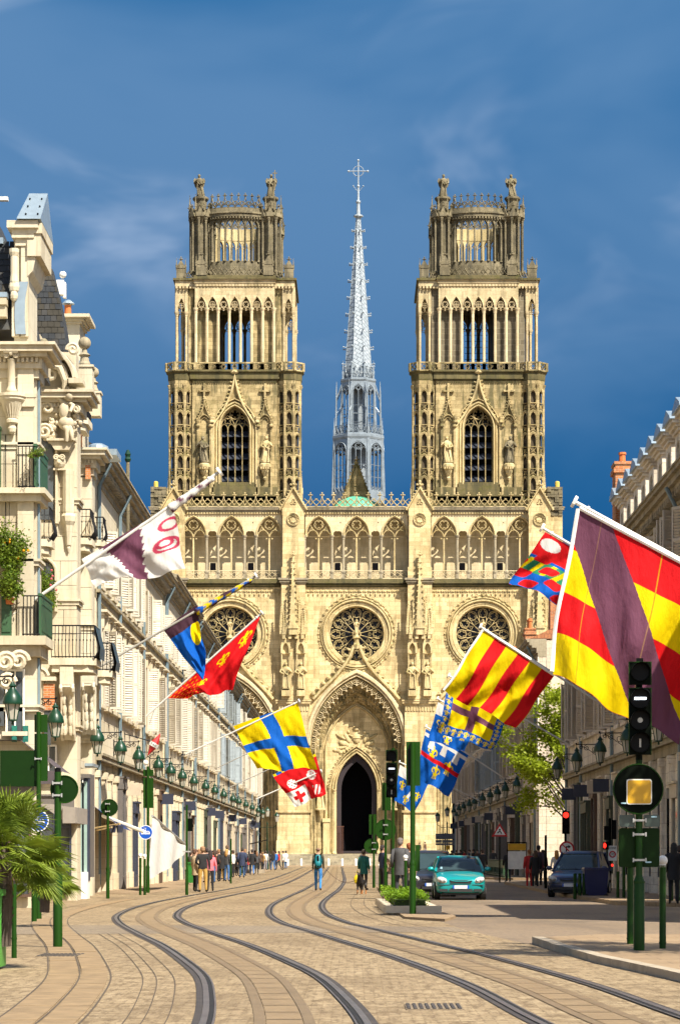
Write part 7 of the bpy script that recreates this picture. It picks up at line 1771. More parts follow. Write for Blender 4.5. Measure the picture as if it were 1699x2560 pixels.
bin_((1487-HX)*84/FPX,84,.80,1.05,plain('bin_blue',(.008,.012,.07),.4),'dark navy wheeled bin before the blue parked car'); bin_((480-HX)*121/FPX,121,.55,1.1,plain('bin_green',(.02,.16,.02),.5),'green wheeled bin behind the people on the sunlit pavement')
# awnings of the sunlit row
aw = tag(empty('drop_awning', (-10,0,0)), 'white drop awning hanging steeply over the sunlit pavement', 'awning'); d = 104; q = [P(*p, d) for p in ((385,2048),(512,2140),(455,2175),(372,2230))]; q = [P(381,2043,105),P(466,2117,112),P(457,2137,111),P(371,2199,100)]
m = MB(); n = 14; vs = []
for j in range(n+1):
    for i in range(n+1):
        u, v = i/n, j/n; p = q[0]*(1-u)*(1-v)+q[1]*u*(1-v)+q[2]*u*v+q[3]*(1-u)*v; vs.append((p.x+10+.06*math.sin(u*14),p.y,p.z-.12*math.sin(PI*u)*v))
m.add(vs,[(j*(n+1)+i,j*(n+1)+i+1,(j+1)*(n+1)+i+1,(j+1)*(n+1)+i) for j in range(n) for i in range(n)]); m.build('cloth', plain('white_canvas',(.50,.485,.45),.8), aw, True); m = MB(); m.tube([(q[0].x+10,q[0].y,q[0].z+.05),(q[1].x+10,q[1].y,q[1].z+.05)],.06,6); m.build('roller', GALV, aw)
aw = tag(empty('shop_awning', (-10,0,0)), 'dark blue shop awning with lamps, next to the ornate building', 'awning'); A = [P(222,2005,99),P(305,2070,93),P(330,2078,102),P(235,2010,112)]; m = MB(); m.add([(p.x+10,p.y,p.z) for p in A],[(0,1,2,3)]); m.build('cloth', plain('blue_canvas',(.015,.035,.13),.8), aw)
m = MB(); A, B = P(258,2040,97), P(362,2080,93); m.tube([(A.x+10,A.y,A.z),(B.x+10,B.y,B.z)],.07,6); m.build('awning_roller', WHITE, aw); m = MB(); A, B = P(220,2073,98), P(300,2060,92); m.tube([(A.x+10,A.y,A.z),(B.x+10,B.y,B.z)],.035,5); A, B = P(236,2078,98), P(280,2068,92); m.tube([(A.x+10,A.y,A.z),(B.x+10,B.y,B.z)],.03,5); m.build('awning_arm', plain('pale_wood',(.45,.33,.15),.6), aw)
for px_ in (282,300): p = P(px_,2072,93); m = MB(); m.frustum(p.x+10,p.y,p.z-.14,p.z+.12,.10,.14,6); m.build('awning_lamp', SHOPB, aw)
aw = tag(empty('shop_awning', (-10,0,0)), 'striped pale shop awning at the far end of the sunlit row', 'awning'); A = [P(625,2065,196),P(668,2098,188),P(668,2098,205),P(630,2068,215)]; m = MB(); m.add([(p.x+10,p.y,p.z) for p in A],[(0,1,2,3)]); m.build('cloth', AWN, aw); m = MB(); A, B = P(625,2110,196), P(668,2100,188); m.tube([(A.x+10,A.y,A.z),(B.x+10,B.y,B.z)],.05,5); m.build('awning_arm', IRON, aw)
# ------------------------------------------------------------------ cars
CARGL = plain('car_glass', (0.03,0.05,0.055), .08, 0, .2, 1.0, .6); HEADL = plain('headlamp', (.55,.55,.52), .12, 0, .2, 9.0); CARGREY = plain('car_trim', (.02,.02,.022), .6); PLATE = plain('number_plate', (.62,.62,.64), .5); TYRE = plain('tyre', (.012,.012,.012), .85); RIM = plain('wheel_rim', (.35,.35,.36), .35, .6)
def make_car(name, label, paint, loc, rot, van=0.0, W=.83, H=1.44, L=3.8):
    e = tag(empty(name, loc, rot), label, 'car'); k = L/3.8
    secs = [(0.00,.56,.34,.58),(.04,.68,.26,.66),(.16,.77,.20,.72),(.5,.81,.18,.80),(.95,.825,.18,.885),(1.25,.83,.18,.93),(2.3,.83,.18,.95),(3.3,.82,.2,.96),(3.65,.78,.24,.93),(3.8,.68,.34,.85)]
    b = MB(); n = None; vs = []
    for (y, hw, zb, zt) in secs:
        hw = hw*W/.83; h = zt-zb
        half = [(0,zb),(hw*.80,zb),(hw*.97,zb+.07),(hw,zb+h*.35),(hw*.995,zb+h*.62),(hw*.965,zt-.07),(hw*.88,zt-.01),(hw*.5,zt+.025),(0,zt+.035)]
        ring = half + [(-x,z) for x, z in half[-2:0:-1]]; n = len(ring); vs += [(x,y*k,z) for x, z in ring]
    fs = [(i*n+j,(i+1)*n+j,(i+1)*n+(j+1)%n,i*n+(j+1)%n) for i in range(len(secs)-1) for j in range(n)]+[list(range(n)),list(range((len(secs)-1)*n,len(secs)*n))[::-1]]
    b.add(vs, fs); o = b.build('body', paint, e, True); md = o.modifiers.new('round','SUBSURF'); md.levels = 1; md.render_levels = 2
    # cabin
    lev = [(.90,1.02,3.62,.775),(1.08,1.30,3.58,.735),(1.28,1.60,3.50,.66),(H-.07,1.85,3.40,.60)]
    def ring(z, y0, y1, hw, g=0.0): hw = hw*W/.83; return [(-hw+g,y0*k+.10-g,z),(-hw*.7,y0*k-g,z),(0,y0*k-.04-g,z),(hw*.7,y0*k-g,z),(hw-g,y0*k+.10-g,z),(hw-g,y1*k,z),(0,y1*k+.03,z),(-hw+g,y1*k,z)]
    b = MB(); vs = []; 
    for q in lev: vs += ring(*q)
    fs = [(i*8+j,i*8+(j+1)%8,(i+1)*8+(j+1)%8,(i+1)*8+j) for i in range(3) for j in range(8)]+[list(range(24,32))]; b.add(vs, fs); o = b.build('window_glass', CARGL, e, True); smooth_by_angle(o, 50)
    b = MB(); z, y0, y1, hw = lev[3]; r0 = ring(z-.03,y0-.04,y1+.03,hw+.02); r1 = ring(z+.035,y0+.05,y1-.05,hw-.05); r2 = ring(z+.07,y0+.35,y1-.3,hw-.3); b.add(r0+r1+r2,[(j,(j+1)%8,8+(j+1)%8,8+j) for j in range(8)]+[(8+j,8+(j+1)%8,16+(j+1)%8,16+j) for j in range(8)]+[list(range(16,24))]); b.build('roof', paint, e, True)
    b = MB()
    for s in (-1,1):
        for idx in ((4,) if s > 0 else (0,)): b.tube([Vector(ring(*q)[idx])+Vector((s*.005,-.01,0)) for q in lev],.045,6)
        for idx in ((5,) if s > 0 else (7,)): b.tube([Vector(ring(*q)[idx]) for q in lev],.06,6)
        b.tube([(s*.70*W/.83,2.35*k,.95),(s*.60*W/.83,2.4*k,H-.06)],.03,5)
    b.build('pillar', paint, e)
    for s in (-1,1):
        h = empty('headlight', (s*.585*W/.83,.10,.635), 0, e); b = MB(); b.ball((0,0,0),.19,.13,.105,16,10); b.xf(Matrix.Rotation(-s*R(22),4,'Y')); b.build('lens', HEADL, h, True); b = MB(); b.ball((s*.05,-.09,.0),.055,.05,.055,10,6); b.ball((-s*.06,-.10,-.01),.05,.05,.05,10,6); b.build('reflector', RIM, h, True)
        m = empty('mirror', (s*.93*W/.83,1.28*k,1.0), 0, e); b = MB(); b.ball((0,0,0),.11,.07,.075,12,8); b.tube([(-s*.15,.03,-.03),(-s*.02,0,-.02)],.025,5); b.build('mirror_shell', paint, m, True)
        b = MB(); b.box(*sorted((s*.42,s*.68)),-.0,.10,.28,.36); b.build('fog_recess', CARGREY, e)
        for y in (.68*k,3.12*k):
            w = empty('wheel', (s*(W-.09),y,.29), 0, e); b = MB(); b.tube([(s*-.09,0,0),(s*.09,0,0)],.29,20); b.build('tyre', TYRE, w); b = MB(); b.tube([(s*.085,0,0),(s*.097,0,0)],.19,16); b.build('rim', RIM, w)
    b = MB(); b.box(-.33,.33,-.035,.06,.545,.60); b.box(-.36,.36,.0,.08,.60,.66); b.build('grille', CARGREY, e)
    b = MB(); b.tube([(-.34,-.02,.64),(-.2,-.045,.612),(.2,-.045,.612),(.34,-.02,.64)],.018,6); b.build('grille_bar', paint, e)
    b = MB(); b.box(-.37,.37,-.055,.06,.27,.36); b.box(-.74*W/.83,-.36,.0,.06,.475,.50); b.box(.36,.74*W/.83,.0,.06,.475,.50); b.build('bumper_intake', CARGREY, e)
    p = empty('number_plate', (0,-.06,.425), 0, e); b = MB(); b.box(-.26,.26,0,.02,-.055,.055); b.build('plate', PLATE, p); b = MB(); b.box(-.26,-.21,-.003,.001,-.055,.055); b.box(.21,.26,-.003,.001,-.055,.055); b.build('plate_band', BLUES, p)
    b = MB(); b.box(-.60,.60,.1,3.6*k,.16,.24); b.build('underside', CARGREY, e)
    b = MB(); b.tube([(-.5,1.0*k,.95),(.05,1.02*k,.97)],.012,4); b.tube([(0,1.0*k,.95),(.5,1.03*k,.97)],.012,4); b.build('wiper', BLACK, e)
    b = MB(); b.ball((-.3,2.0*k,1.12),.15,.12,.26,10,8); b.ball((.33,1.95*k,1.15),.16,.12,.24,10,8); b.ball((.33,1.9*k,1.32),.09,.1,.11,10,8); b.build('seat', CARGREY, e)
    b = MB(); b.box(-.62*W/.83,-.55*W/.83,1.16*k,1.18*k,1.0,1.07); b.build('windscreen_sticker', STICK, e)
    return e
def paint(name, c): return plain(name, c, .28, .25, .04, 1.0, .5, .6)
make_car('hatchback_car','small turquoise hatchback coming towards us',paint('turquoise_paint',(0.004,.30,.31)),((1151-HX)*82/FPX,82,0),0)
make_car('hatchback_car','dark grey car half hidden behind the turquoise one',paint('charcoal_paint',(.030,.027,.033)),((1080-HX)*88.5/FPX,88.5,0),0,0,.84,1.62,4.1)
make_car('hatchback_car','dark blue people carrier parked behind the navy bin',paint('navy_paint',(.020,.030,.085)),((1424-HX)*87/FPX,87,.0),R(-14),0,.86,1.60,4.2)

# ------------------------------------------------------------------ people
SKIN = plain('skin', (.42,.24,.16), .6)
def body_mesh(key, J, Rr, E, H=1.75):
    """one continuous skinned figure; faces sorted into top, trousers, skin and shoes by the nearest bone"""
    names = list(J); me = bpy.data.meshes.new('tmp'); me.from_pydata([J[n] for n in names], [(names.index(a), names.index(b)) for a, b in E], [])
    o = bpy.data.objects.new('tmp', me); COL.objects.link(o); sk = o.modifiers.new('skin','SKIN'); o.modifiers.new('sub','SUBSURF').levels = 2
    lay = me.skin_vertices[0].data if me.skin_vertices else None
    if lay is None:
        bm = bmesh.new(); bm.from_mesh(me); bm.verts.layers.skin.verify(); bm.to_mesh(me); bm.free(); lay = me.skin_vertices[0].data
    for i, n in enumerate(names): r = Rr[n]; lay[i].radius = r if isinstance(r, tuple) else (r, r); lay[i].use_root = (n == 'pelvis')
    dg = bpy.context.evaluated_depsgraph_get(); dg.update(); res = bpy.data.meshes.new_from_object(o.evaluated_get(dg)); bpy.data.objects.remove(o); return res
BASEJ = dict(pelvis=(0,0,.95),spine=(0,.0,1.13),chest=(0,0,1.34),neck=(0,.005,1.49),head0=(0,-.015,1.575),head1=(0,-.02,1.665))
BASER = dict(pelvis=(.15,.12),spine=(.135,.10),chest=(.165,.115),neck=.055,head0=(.068,.078),head1=(.075,.092),sh=.066,el=.047,wr=.033,ha=(.04,.022),hip=.095,kn=.064,an=.043,toe=(.045,.032))
def pose(kind):
    J = dict(BASEJ)
    if kind == 'walk': arms = {1:((.20,.10,1.13),(.21,.02,.90),(.21,-.02,.82)),-1:((-.20,-.08,1.13),(-.21,-.20,.93),(-.21,-.25,.87))}; legs = {1:((.09,-.17,.52),(.09,-.20,.10),(.10,-.33,.06)),-1:((-.09,.03,.50),(-.09,.25,.14),(-.10,.16,.05))}
    elif kind == 'hold': arms = {1:((.23,.03,1.14),(.14,-.20,1.06),(.08,-.25,1.07)),-1:((-.23,.03,1.14),(-.24,-.02,.90),(-.24,-.04,.82))}; legs = {1:((.10,-.02,.50),(.10,.02,.09),(.12,-.13,.045)),-1:((-.11,-.01,.50),(-.12,.03,.09),(-.14,-.12,.045))}
    else: arms = {1:((.235,.03,1.14),(.25,-.03,.90),(.25,-.05,.82)),-1:((-.235,.03,1.14),(-.25,-.03,.90),(-.25,-.05,.82))}; legs = {1:((.10,-.01,.50),(.11,.02,.09),(.13,-.12,.045)),-1:((-.09,-.01,.50),(-.10,.02,.09),(-.11,-.12,.045))}
    E = [('pelvis','spine'),('spine','chest'),('chest','neck'),('neck','head0'),('head0','head1')]; Rr = {k: BASER[k] for k in BASEJ}; tips = {}
    for s, t in ((1,'r'),(-1,'l')):
        J['sh'+t] = (s*.175,.0,1.41); J['el'+t], J['wr'+t], J['ha'+t] = arms[s]; J['hip'+t] = (s*.09,0,.91); J['kn'+t], J['an'+t], J['toe'+t] = legs[s]
        E += [('chest','sh'+t),('sh'+t,'el'+t),('el'+t,'wr'+t),('wr'+t,'ha'+t),('pelvis','hip'+t),('hip'+t,'kn'+t),('kn'+t,'an'+t),('an'+t,'toe'+t)]
        for q in ('sh','el','wr','ha','hip','kn','an','toe'): Rr[q+t] = BASER[q]
        tips[s] = (Vector(J['ha'+t]), (Vector(J['ha'+t])-Vector(J['wr'+t])).normalized())
    me = body_mesh(kind, J, Rr, E)
    segs = [(a, b) for a, b in E]
    mi = []
    for p in me.polygons:
        c = p.center; best = (9, 'x')
        for a, b in segs:
            A, B = Vector(J[a]), Vector(J[b]); t = max(0, min(1, (c-A).dot(B-A)/max((B-A).length_squared,1e-9))); dd = (c-(A+(B-A)*t)).length
            if dd < best[0]: best = (dd, a+'>'+b)
        g = best[1]
        if 'head' in g or (g == 'chest>neck' and c.z > 1.475): k = 2
        elif g.startswith('wr'): k = 2
        elif g.startswith('an') or c.z < .10: k = 3
        elif g.startswith('hip') or g.startswith('kn') or c.z < .86: k = 1
        else: k = 0
        if g.startswith(('sh','el','chest>sh')): k = 0
        mi.append(k)
    b = MB(); b.v = [tuple(v.co) for v in me.vertices]; b.f = [list(p.vertices) for p in me.polygons]; b.m = mi
    for s in (1,-1):                        # fingers and thumb
        h, ax = tips[s]; side = ax.cross(Vector((s,0,0))); side = side.normalized() if side.length > .1 else Vector((0,1,0))
        for q, ln in ((-.026,.055),(-.009,.068),(.009,.063),(.026,.05)):
            r0 = h+ax*.02+side*q; b.tube([r0, r0+ax*ln*.55, r0+ax*ln+Vector((-s*.012,0,0))],[.0095,.009,.007],5,2)
        r0 = h-ax*.015-side*.035; b.tube([r0, r0-side*.02+ax*.025, r0-side*.018+ax*.05],[.011,.010,.007],5,2)
    b.ball((0,-.118,1.635),.014,.022,.026,6,4,2)                                       # nose
    for s in (1,-1): b.ball((s*.032,-.098,1.662),.012,.010,.009,6,4,3); b.ball((s*.078,0,1.64),.012,.022,.032,6,4,2)
    b.box(-.022,.022,-.108,-.098,1.588,1.596,3)
    return b
BODIES = {}
def body(kind):
    if kind not in BODIES: BODIES[kind] = pose(kind).mesh('body', [WHITE,WHITE,SKIN,BLACK], True)
    return BODIES[kind]
CLOTH = {}
def cl(c):
    if c not in CLOTH: CLOTH[c] = plain('cloth_%d' % len(CLOTH), c, .85, 0, .2, 8.0)
    return CLOTH[c]
HAIRS = {}
def hair_mesh(style):
    b = MB()
    if style == 'bald': b.ball((0,.035,1.655),.082,.085,.06,10,6)
    else: b.ball((0,.012,1.69),.092,.108,.085,12,8); b.ball((0,.055,1.64),.082,.07,.10,10,6)
    if style == 'long': b.ball((0,.075,1.52),.10,.06,.17,10,8); b.ball((0,.06,1.60),.10,.07,.12,10,8)
    return b.mesh('hair', [WHITE], True)
def person(label, px, d, h, face, top, legs, hair=(.05,.03,.02), style='short', kind='stand', shoe=(.02,.02,.02), coat=None, z=0.0, wide=1.0):
    o = bpy.data.objects.new('person', body(kind)); COL.objects.link(o); tag(o, label, 'person'); o.location = ((px-HX)*d/FPX,d,z); k = h/1.75; o.scale = (k*wide,k*wide,k); o.rotation_euler = (0,0,R(face))
    for i, m in enumerate((cl(top),cl(legs),SKIN,cl(shoe))): o.material_slots[i].link = 'OBJECT'; o.material_slots[i].material = m
    if style not in HAIRS: HAIRS[style] = hair_mesh(style)
    hr = link('hair', HAIRS[style], o); hr.material_slots[0].link = 'OBJECT'; hr.material_slots[0].material = cl(hair)
    if coat:
        b = MB(); n = 16; vs = []; prof = [(.185,.70),(.18,.80),(.172,.95),(.165,1.1),(.19,1.30),(.175,1.42),(.09,1.48)]
        for r, zz in prof: vs += [(r*math.cos(2*PI*i/n)*(1+.03*math.sin(i*5+zz*9)),r*.80*math.sin(2*PI*i/n),zz) for i in range(n)]
        b.add(vs,[(q*n+i,q*n+(i+1)%n,(q+1)*n+(i+1)%n,(q+1)*n+i) for q in range(len(prof)-1) for i in range(n)])
        for s in (-1,1): b.tube([(s*.17,.0,1.42),(s*.235,.03,1.14),(s*.25,-.02,.93)],[.082,.066,.052],8)
        b.build('coat', cl(coat), o, True)
    return o
BK=(.012,.012,.014); NV=(.02,.03,.07); JE=(.05,.13,.30); KH=(.42,.25,.06); BE=(.42,.32,.20); GY=(.055,.055,.058); RD=(.42,.02,.02); BR=(.09,.045,.025); WH=(.6,.58,.55); TL=(.005,.10,.09); OL=(.05,.05,.03); BL=(.02,.12,.38)
wk = person('man in an olive jersey and blue jeans walking away up the tracks',795,101,1.76,180,OL,(.04,.20,.52),(.20,.12,.08),'bald','walk')
bp = tag(empty('backpack', (wk.location.x,wk.location.y,0)), 'turquoise and black backpack on the walking man', 'backpack')
b = MB(); b.ball((0,-.21,1.20),.17,.10,.27,14,10); b.ball((0,-.28,1.10),.13,.07,.14,12,8); o = b.build('bag', plain('pack_turquoise',(.0,.15,.19),.6), bp); smooth_by_angle(o,60)
b = MB(); b.box(-.03,.03,-.33,-.27,.98,1.42); b.tube([(-.12,-.27,1.42),(-.14,-.30,1.2),(-.10,-.27,.98)],.014,5); b.tube([(.12,-.27,1.42),(.14,-.30,1.2),(.10,-.27,.98)],.014,5); b.build('trim', BLACK, bp)
b = MB()
for s in (-1,1): b.tube([(s*.11,-.13,1.43),(s*.12,-.02,1.50),(s*.13,.12,1.40),(s*.13,.14,1.2),(s*.12,-.1,1.02)],.02,5)
b.build('strap', BLACK, bp)
# dog on its lead
def dog(x, y, rot, label):
    J = dict(pelvis=(0,.30,.50),mid=(0,.05,.49),chest=(0,-.24,.52),neck=(0,-.36,.66),head=(0,-.44,.76),muz=(0,-.56,.72)); E = [('pelvis','mid'),('mid','chest'),('chest','neck'),('neck','head'),('head','muz')]
    Rr = dict(pelvis=.095,mid=.095,chest=.13,neck=.075,head=.07,muz=.035)
    for s, t in ((1,'r'),(-1,'l')):
        J['sf'+t]=(s*.09,-.26,.42); J['ef'+t]=(s*.09,-.22,.28); J['wf'+t]=(s*.09,-.27,.12); J['pf'+t]=(s*.09,-.31,.03); J['hh'+t]=(s*.09,.30,.42); J['kh'+t]=(s*.10,.22,.30); J['oh'+t]=(s*.09,.40,.20); J['ah'+t]=(s*.09,.37,.06); J['ph'+t]=(s*.09,.31,.03)
        E += [('chest','sf'+t),('sf'+t,'ef'+t),('ef'+t,'wf'+t),('wf'+t,'pf'+t),('pelvis','hh'+t),('hh'+t,'kh'+t),('kh'+t,'oh'+t),('oh'+t,'ah'+t),('ah'+t,'ph'+t)]
        for k_, r in (('sf',.06),('ef',.035),('wf',.024),('pf',.03),('hh',.075),('kh',.05),('oh',.028),('ah',.022),('ph',.03)): Rr[k_+t] = r
    me = body_mesh('dog', J, Rr, E); m, n, l, bs = nmat('dog_coat'); tc = n.new('ShaderNodeTexCoord'); sp = n.new('ShaderNodeSeparateXYZ'); l.new(tc.outputs['Object'], sp.inputs[0]); l.new(mixc(n,l,ramp(n,l,sp.outputs[2],.14,.2,1,0),(.012,.010,.010),(.35,.13,.03)), bs.inputs['Base Color']); bs.inputs['Roughness'].default_value = .6
    me.materials.clear(); me.materials.append(m)
    for p in me.polygons: p.use_smooth = True
    o = bpy.data.objects.new('dog', me); COL.objects.link(o); o.location = (x,y,0); o.rotation_euler = (0,0,rot); tag(o, label, 'dog')
    b = MB(); 
    for s in (1,-1): b.prism([(s*.02,.80),(s*.075,.79),(s*.06,.90)],-.43,-.41)
    b.build('ear', m, o); b = MB(); b.tube([(0,.38,.53),(0,.50,.48),(0,.56,.36)],[.03,.022,.012],6); b.build('tail', m, o)
    return o
dg_ = dog((903-HX)*93/FPX,93,R(-12),'black and tan dog on a lead beside the hedge refuge')
b = MB(); A = Vector((wk.location.x+.24,100.8,.95)); B = Vector((dg_.location.x,92.75,.62)); b.tube([A+(B-A)*t+Vector((0,0,-.35*math.sin(PI*t))) for t in [i/10 for i in range(11)]],.010,4); o = b.build('dog_lead', BR and cl(BR)); tag(o,'thin lead sagging from the walking man to the dog','lead')
person('woman in a teal coat beside the dog',909,104,1.66,150,TL,BK,(.04,.03,.02),'short','hold',coat=TL)
b = MB(); b.ball((0,0,0),.15,.07,.2,10,8); b.tube([(-.08,0,.18),(0,0,.36),(.08,0,.18)],.012,4); o = b.build('shopping_bag', plain('yellow_plastic',(.6,.45,.0),.5), None, loc=((893-HX)*103.5/FPX,103.5,.45)); tag(o,'yellow shopping bag beside the dog','bag')
person('grey-haired man in a dark grey jacket standing on the refuge',1000,80,1.92,165,GY,(.03,.03,.04),(.14,.12,.11),'short','hold',coat=GY,z=.06)
person('woman with red-brown hair behind the tallest green post',1022,81,1.76,200,(.05,.045,.05),BK,(.22,.06,.02),'short','stand',z=.06)
person('man in navy bending by the round sign backs',956,97,1.75,120,NV,BK,(.03,.02,.02),'short','hold',z=.06); person('person in a tan top behind the thick signal post',961,104,1.55,200,(.35,.22,.12),BK,(.1,.05,.03),'long','stand')
person('person with a bright blue bag and jeans beside the dark car',1049,93.5,1.62,170,BL,JE,(.3,.15,.08),'long','stand')
person('distant dark figure before the portal steps',905,230,1.7,180,GY,NV); 
person('woman in black high on the cathedral steps',1048,326,1.7,30,BK,BK,(.03,.02,.02),'long',z=1.2); person('man in brown high on the cathedral steps',1062,326,1.8,60,BR,(.15,.14,.16),z=1.2)
# sunlit pavement, near group
person('person in a beige coat and black trousers on the left pavement',489,99,1.66,120,BE,BK,(.10,.05,.03),'short','stand',coat=BE)
person('man in a black leather jacket and khaki trousers',507,98,1.76,185,BK,KH,(.25,.14,.07),'short','hold',wide=1.08)
person('woman in a bright patterned top and black leggings',526,100.5,1.62,190,(.55,.16,.20),BK,(.03,.02,.02),'long','stand')
person('person in brown behind the bright patterned top',541,136,1.65,160,BR,BK,(.06,.03,.02)); person('woman all in black in the left crowd',555,136,1.72,200,BK,BK,(.02,.02,.02),'long','stand',coat=BK); person('fair-haired woman in blue jeans in the left crowd',567,136,1.72,150,GY,JE,(.45,.25,.08),'long','hold')
person('tall man with a pale shirt at the back of the left crowd',568,152,1.98,170,WH,NV,(.12,.07,.04)); person('seated-looking dark figure between the green posts',593,168,1.55,140,BK,BK,coat=BK)
person('tall man in a blue jacket and jeans',605,156,1.88,190,NV,(.03,.08,.18),(.05,.04,.03),coat=NV); person('woman in a black coat and bright blue jeans',630,176,1.78,185,BK,(.03,.13,.38),(.03,.02,.02),'short','walk',coat=BK)
person('woman in grey just past the blue jeans',642,186,1.65,200,GY,BK,(.2,.1,.05),'long'); person('person in a dark top by the far awning',651,196,1.7,170,BR,BK)
for i, (px_, c, lg, dd, lb) in enumerate(((664,WH,(.2,.2,.25),228,'person in white by the far street lamp'),(682,BK,JE,222,'broad man in black and jeans before the side door'),(689,BL,NV,236,'person in bright blue before the cathedral'),(697,RD,BK,240,'person in red before the cathedral'),(707,WH,BK,232,'woman with a white bag, rightmost of the far left group'))): person(lb,px_,dd,1.74,180+i*23,c,lg,(.05,.03,.02),'long' if i%2 else 'short','walk' if i%2 else 'stand')
XT = [(478,128,'person in dark green at the near left of the crowd',OL,BK),(498,124,'person in a pale shirt behind the khaki trousers',WH,NV),(516,131,'dark-haired person in navy behind the near group',NV,BK),(534,128,'person in a red top in the left crowd',RD,JE),(547,143,'person with a grey hood in the left crowd',GY,BK),(560,147,'person in brown with a pale bag in the left crowd',BR,KH),(582,158,'person in white sleeves between the green posts',WH,BK),(613,168,'person in grey just behind the blue jacket',GY,NV),(622,190,'person in red near the far awning',RD,BK),(637,205,'dark couple member near the far awning',BK,NV),(657,214,'person in khaki near the far lamp',KH,BK),(672,245,'small dark walker past the far lamp',BK,BK),(714,250,'small pale walker nearest the portal',WH,JE)]
for i, (px_, dd, lb, c1_, c2_) in enumerate(XT): person(lb,px_,dd,1.62+.04*(i*7%5),140+i*37%120,c1_,c2_,((.05,.03,.02),(.25,.13,.06),(.03,.02,.02))[i%3],('short','long')[i%2],('stand','walk','hold')[i%3],coat=c1_ if i%4==0 else None)
# shaded pavement
person('woman in a red coat on the shaded pavement',1322,109,1.66,200,RD,RD,(.20,.08,.03),'short','stand',coat=RD,z=.0); person('tall man in dark clothes beside the red coat',1345,112,1.85,170,(.05,.035,.045),BK,(.03,.02,.02),coat=(.06,.04,.05)); person('dark-clad person in front of the tall man',1337,108,1.62,190,BK,BK,(.08,.05,.03),'long',coat=BK)
person('person in dark red behind the crossing post',1356,118,1.66,150,(.12,.02,.03),BK); person('fair-haired person in white behind the blue car',1390,104,1.62,180,WH,BL,(.45,.22,.06),'long')
person('man in black with a rucksack by the guard rail',1205,139,1.72,180,BK,BK,coat=BK); person('dark figure before the menu board',1269,133,1.70,190,BK,BK,coat=BK)
person('woman in black at the right picture edge',1683,69,1.66,170,BK,BK,(.02,.02,.02),'long','stand',coat=BK,z=.12); person('second dark figure cut by the right picture edge',1698,72,1.6,150,(.02,.03,.05),NV,(.03,.02,.02),'short','stand',z=.12)
for i, px_ in enumerate((1128,1140,1150,1160,1172,1182,1192,1232)): person(['first','second','third','fourth','fifth','sixth','seventh','eighth'][i]+' small dark walker from the left along the far shaded pavement',px_,(250,240,230,222,212,205,198,172)[i],1.7+.02*(i%3),150+31*i,(BK,BR,GY,RD,NV,BK,BR,GY)[i],(BK,NV)[i%2],z=.1)
e = tag(empty('menu_board', ((1291-HX)*128/FPX,128,.12)), 'upright menu board with a yellow head on the shaded pavement', 'menu board'); b = MB(); b.box(-.5,-.46,0,.05,0,1.9); b.box(.46,.5,0,.05,0,1.9); b.box(-.5,.5,0,.06,1.9,1.96); b.build('frame', BLACK, e); b = MB(); b.box(-.45,.45,.01,.03,.6,1.5); b.build('sheet', WHITES, e); b = MB(); b.box(-.45,.45,.01,.03,1.55,1.88); b.build('head', YELS, e)

# ------------------------------------------------------------------ plants
def leafmat(name, c1, c2, tr=.35):
    m, n, l, b = nmat(name); oi = position(n); f = noise(n, l, oi, 2.6, 3, .6); c = mixc(n, l, ramp(n,l,f,.35,.65), c1, c2); l.new(c, b.inputs['Base Color']); b.inputs['Roughness'].default_value = .55; b.inputs['Specular IOR Level'].default_value = .3
    t = n.new('ShaderNodeBsdfTranslucent'); l.new(c, t.inputs['Color']); mx = n.new('ShaderNodeMixShader'); mx.inputs[0].default_value = tr; l.new(b.outputs[0], mx.inputs[1]); l.new(t.outputs[0], mx.inputs[2]); l.new(mx.outputs[0], n['Material Output'].inputs[0]); return m
LEAFT = leafmat('spring_leaf', (.20,.27,.010), (.38,.45,.030), .5); LEAFH = leafmat('hedge_leaf', (.10,.20,.008), (.20,.33,.015)); LEAFP = leafmat('palm_leaf', (.11,.17,.012), (.27,.34,.04), .3); LEAFB = leafmat('terrace_leaf', (.07,.13,.01), (.18,.24,.02)); BARK = plain('bark', (.07,.052,.04), .9, 0, .3, 4.0)
def leaf(b, c, s, rng, up=.3):
    a = rng.uniform(0,2*PI); t = Vector((math.cos(a),math.sin(a),rng.uniform(-.6,.6))).normalized(); u = t.cross(Vector((rng.uniform(-1,1),rng.uniform(-1,1),rng.uniform(-.2,1)))); u.normalize() if u.length > .01 else None
    c = Vector(c); b.add([c, c+t*s*.5+u*s*.32, c+t*s, c+t*s*.5-u*s*.32],[(0,1,2,3)])
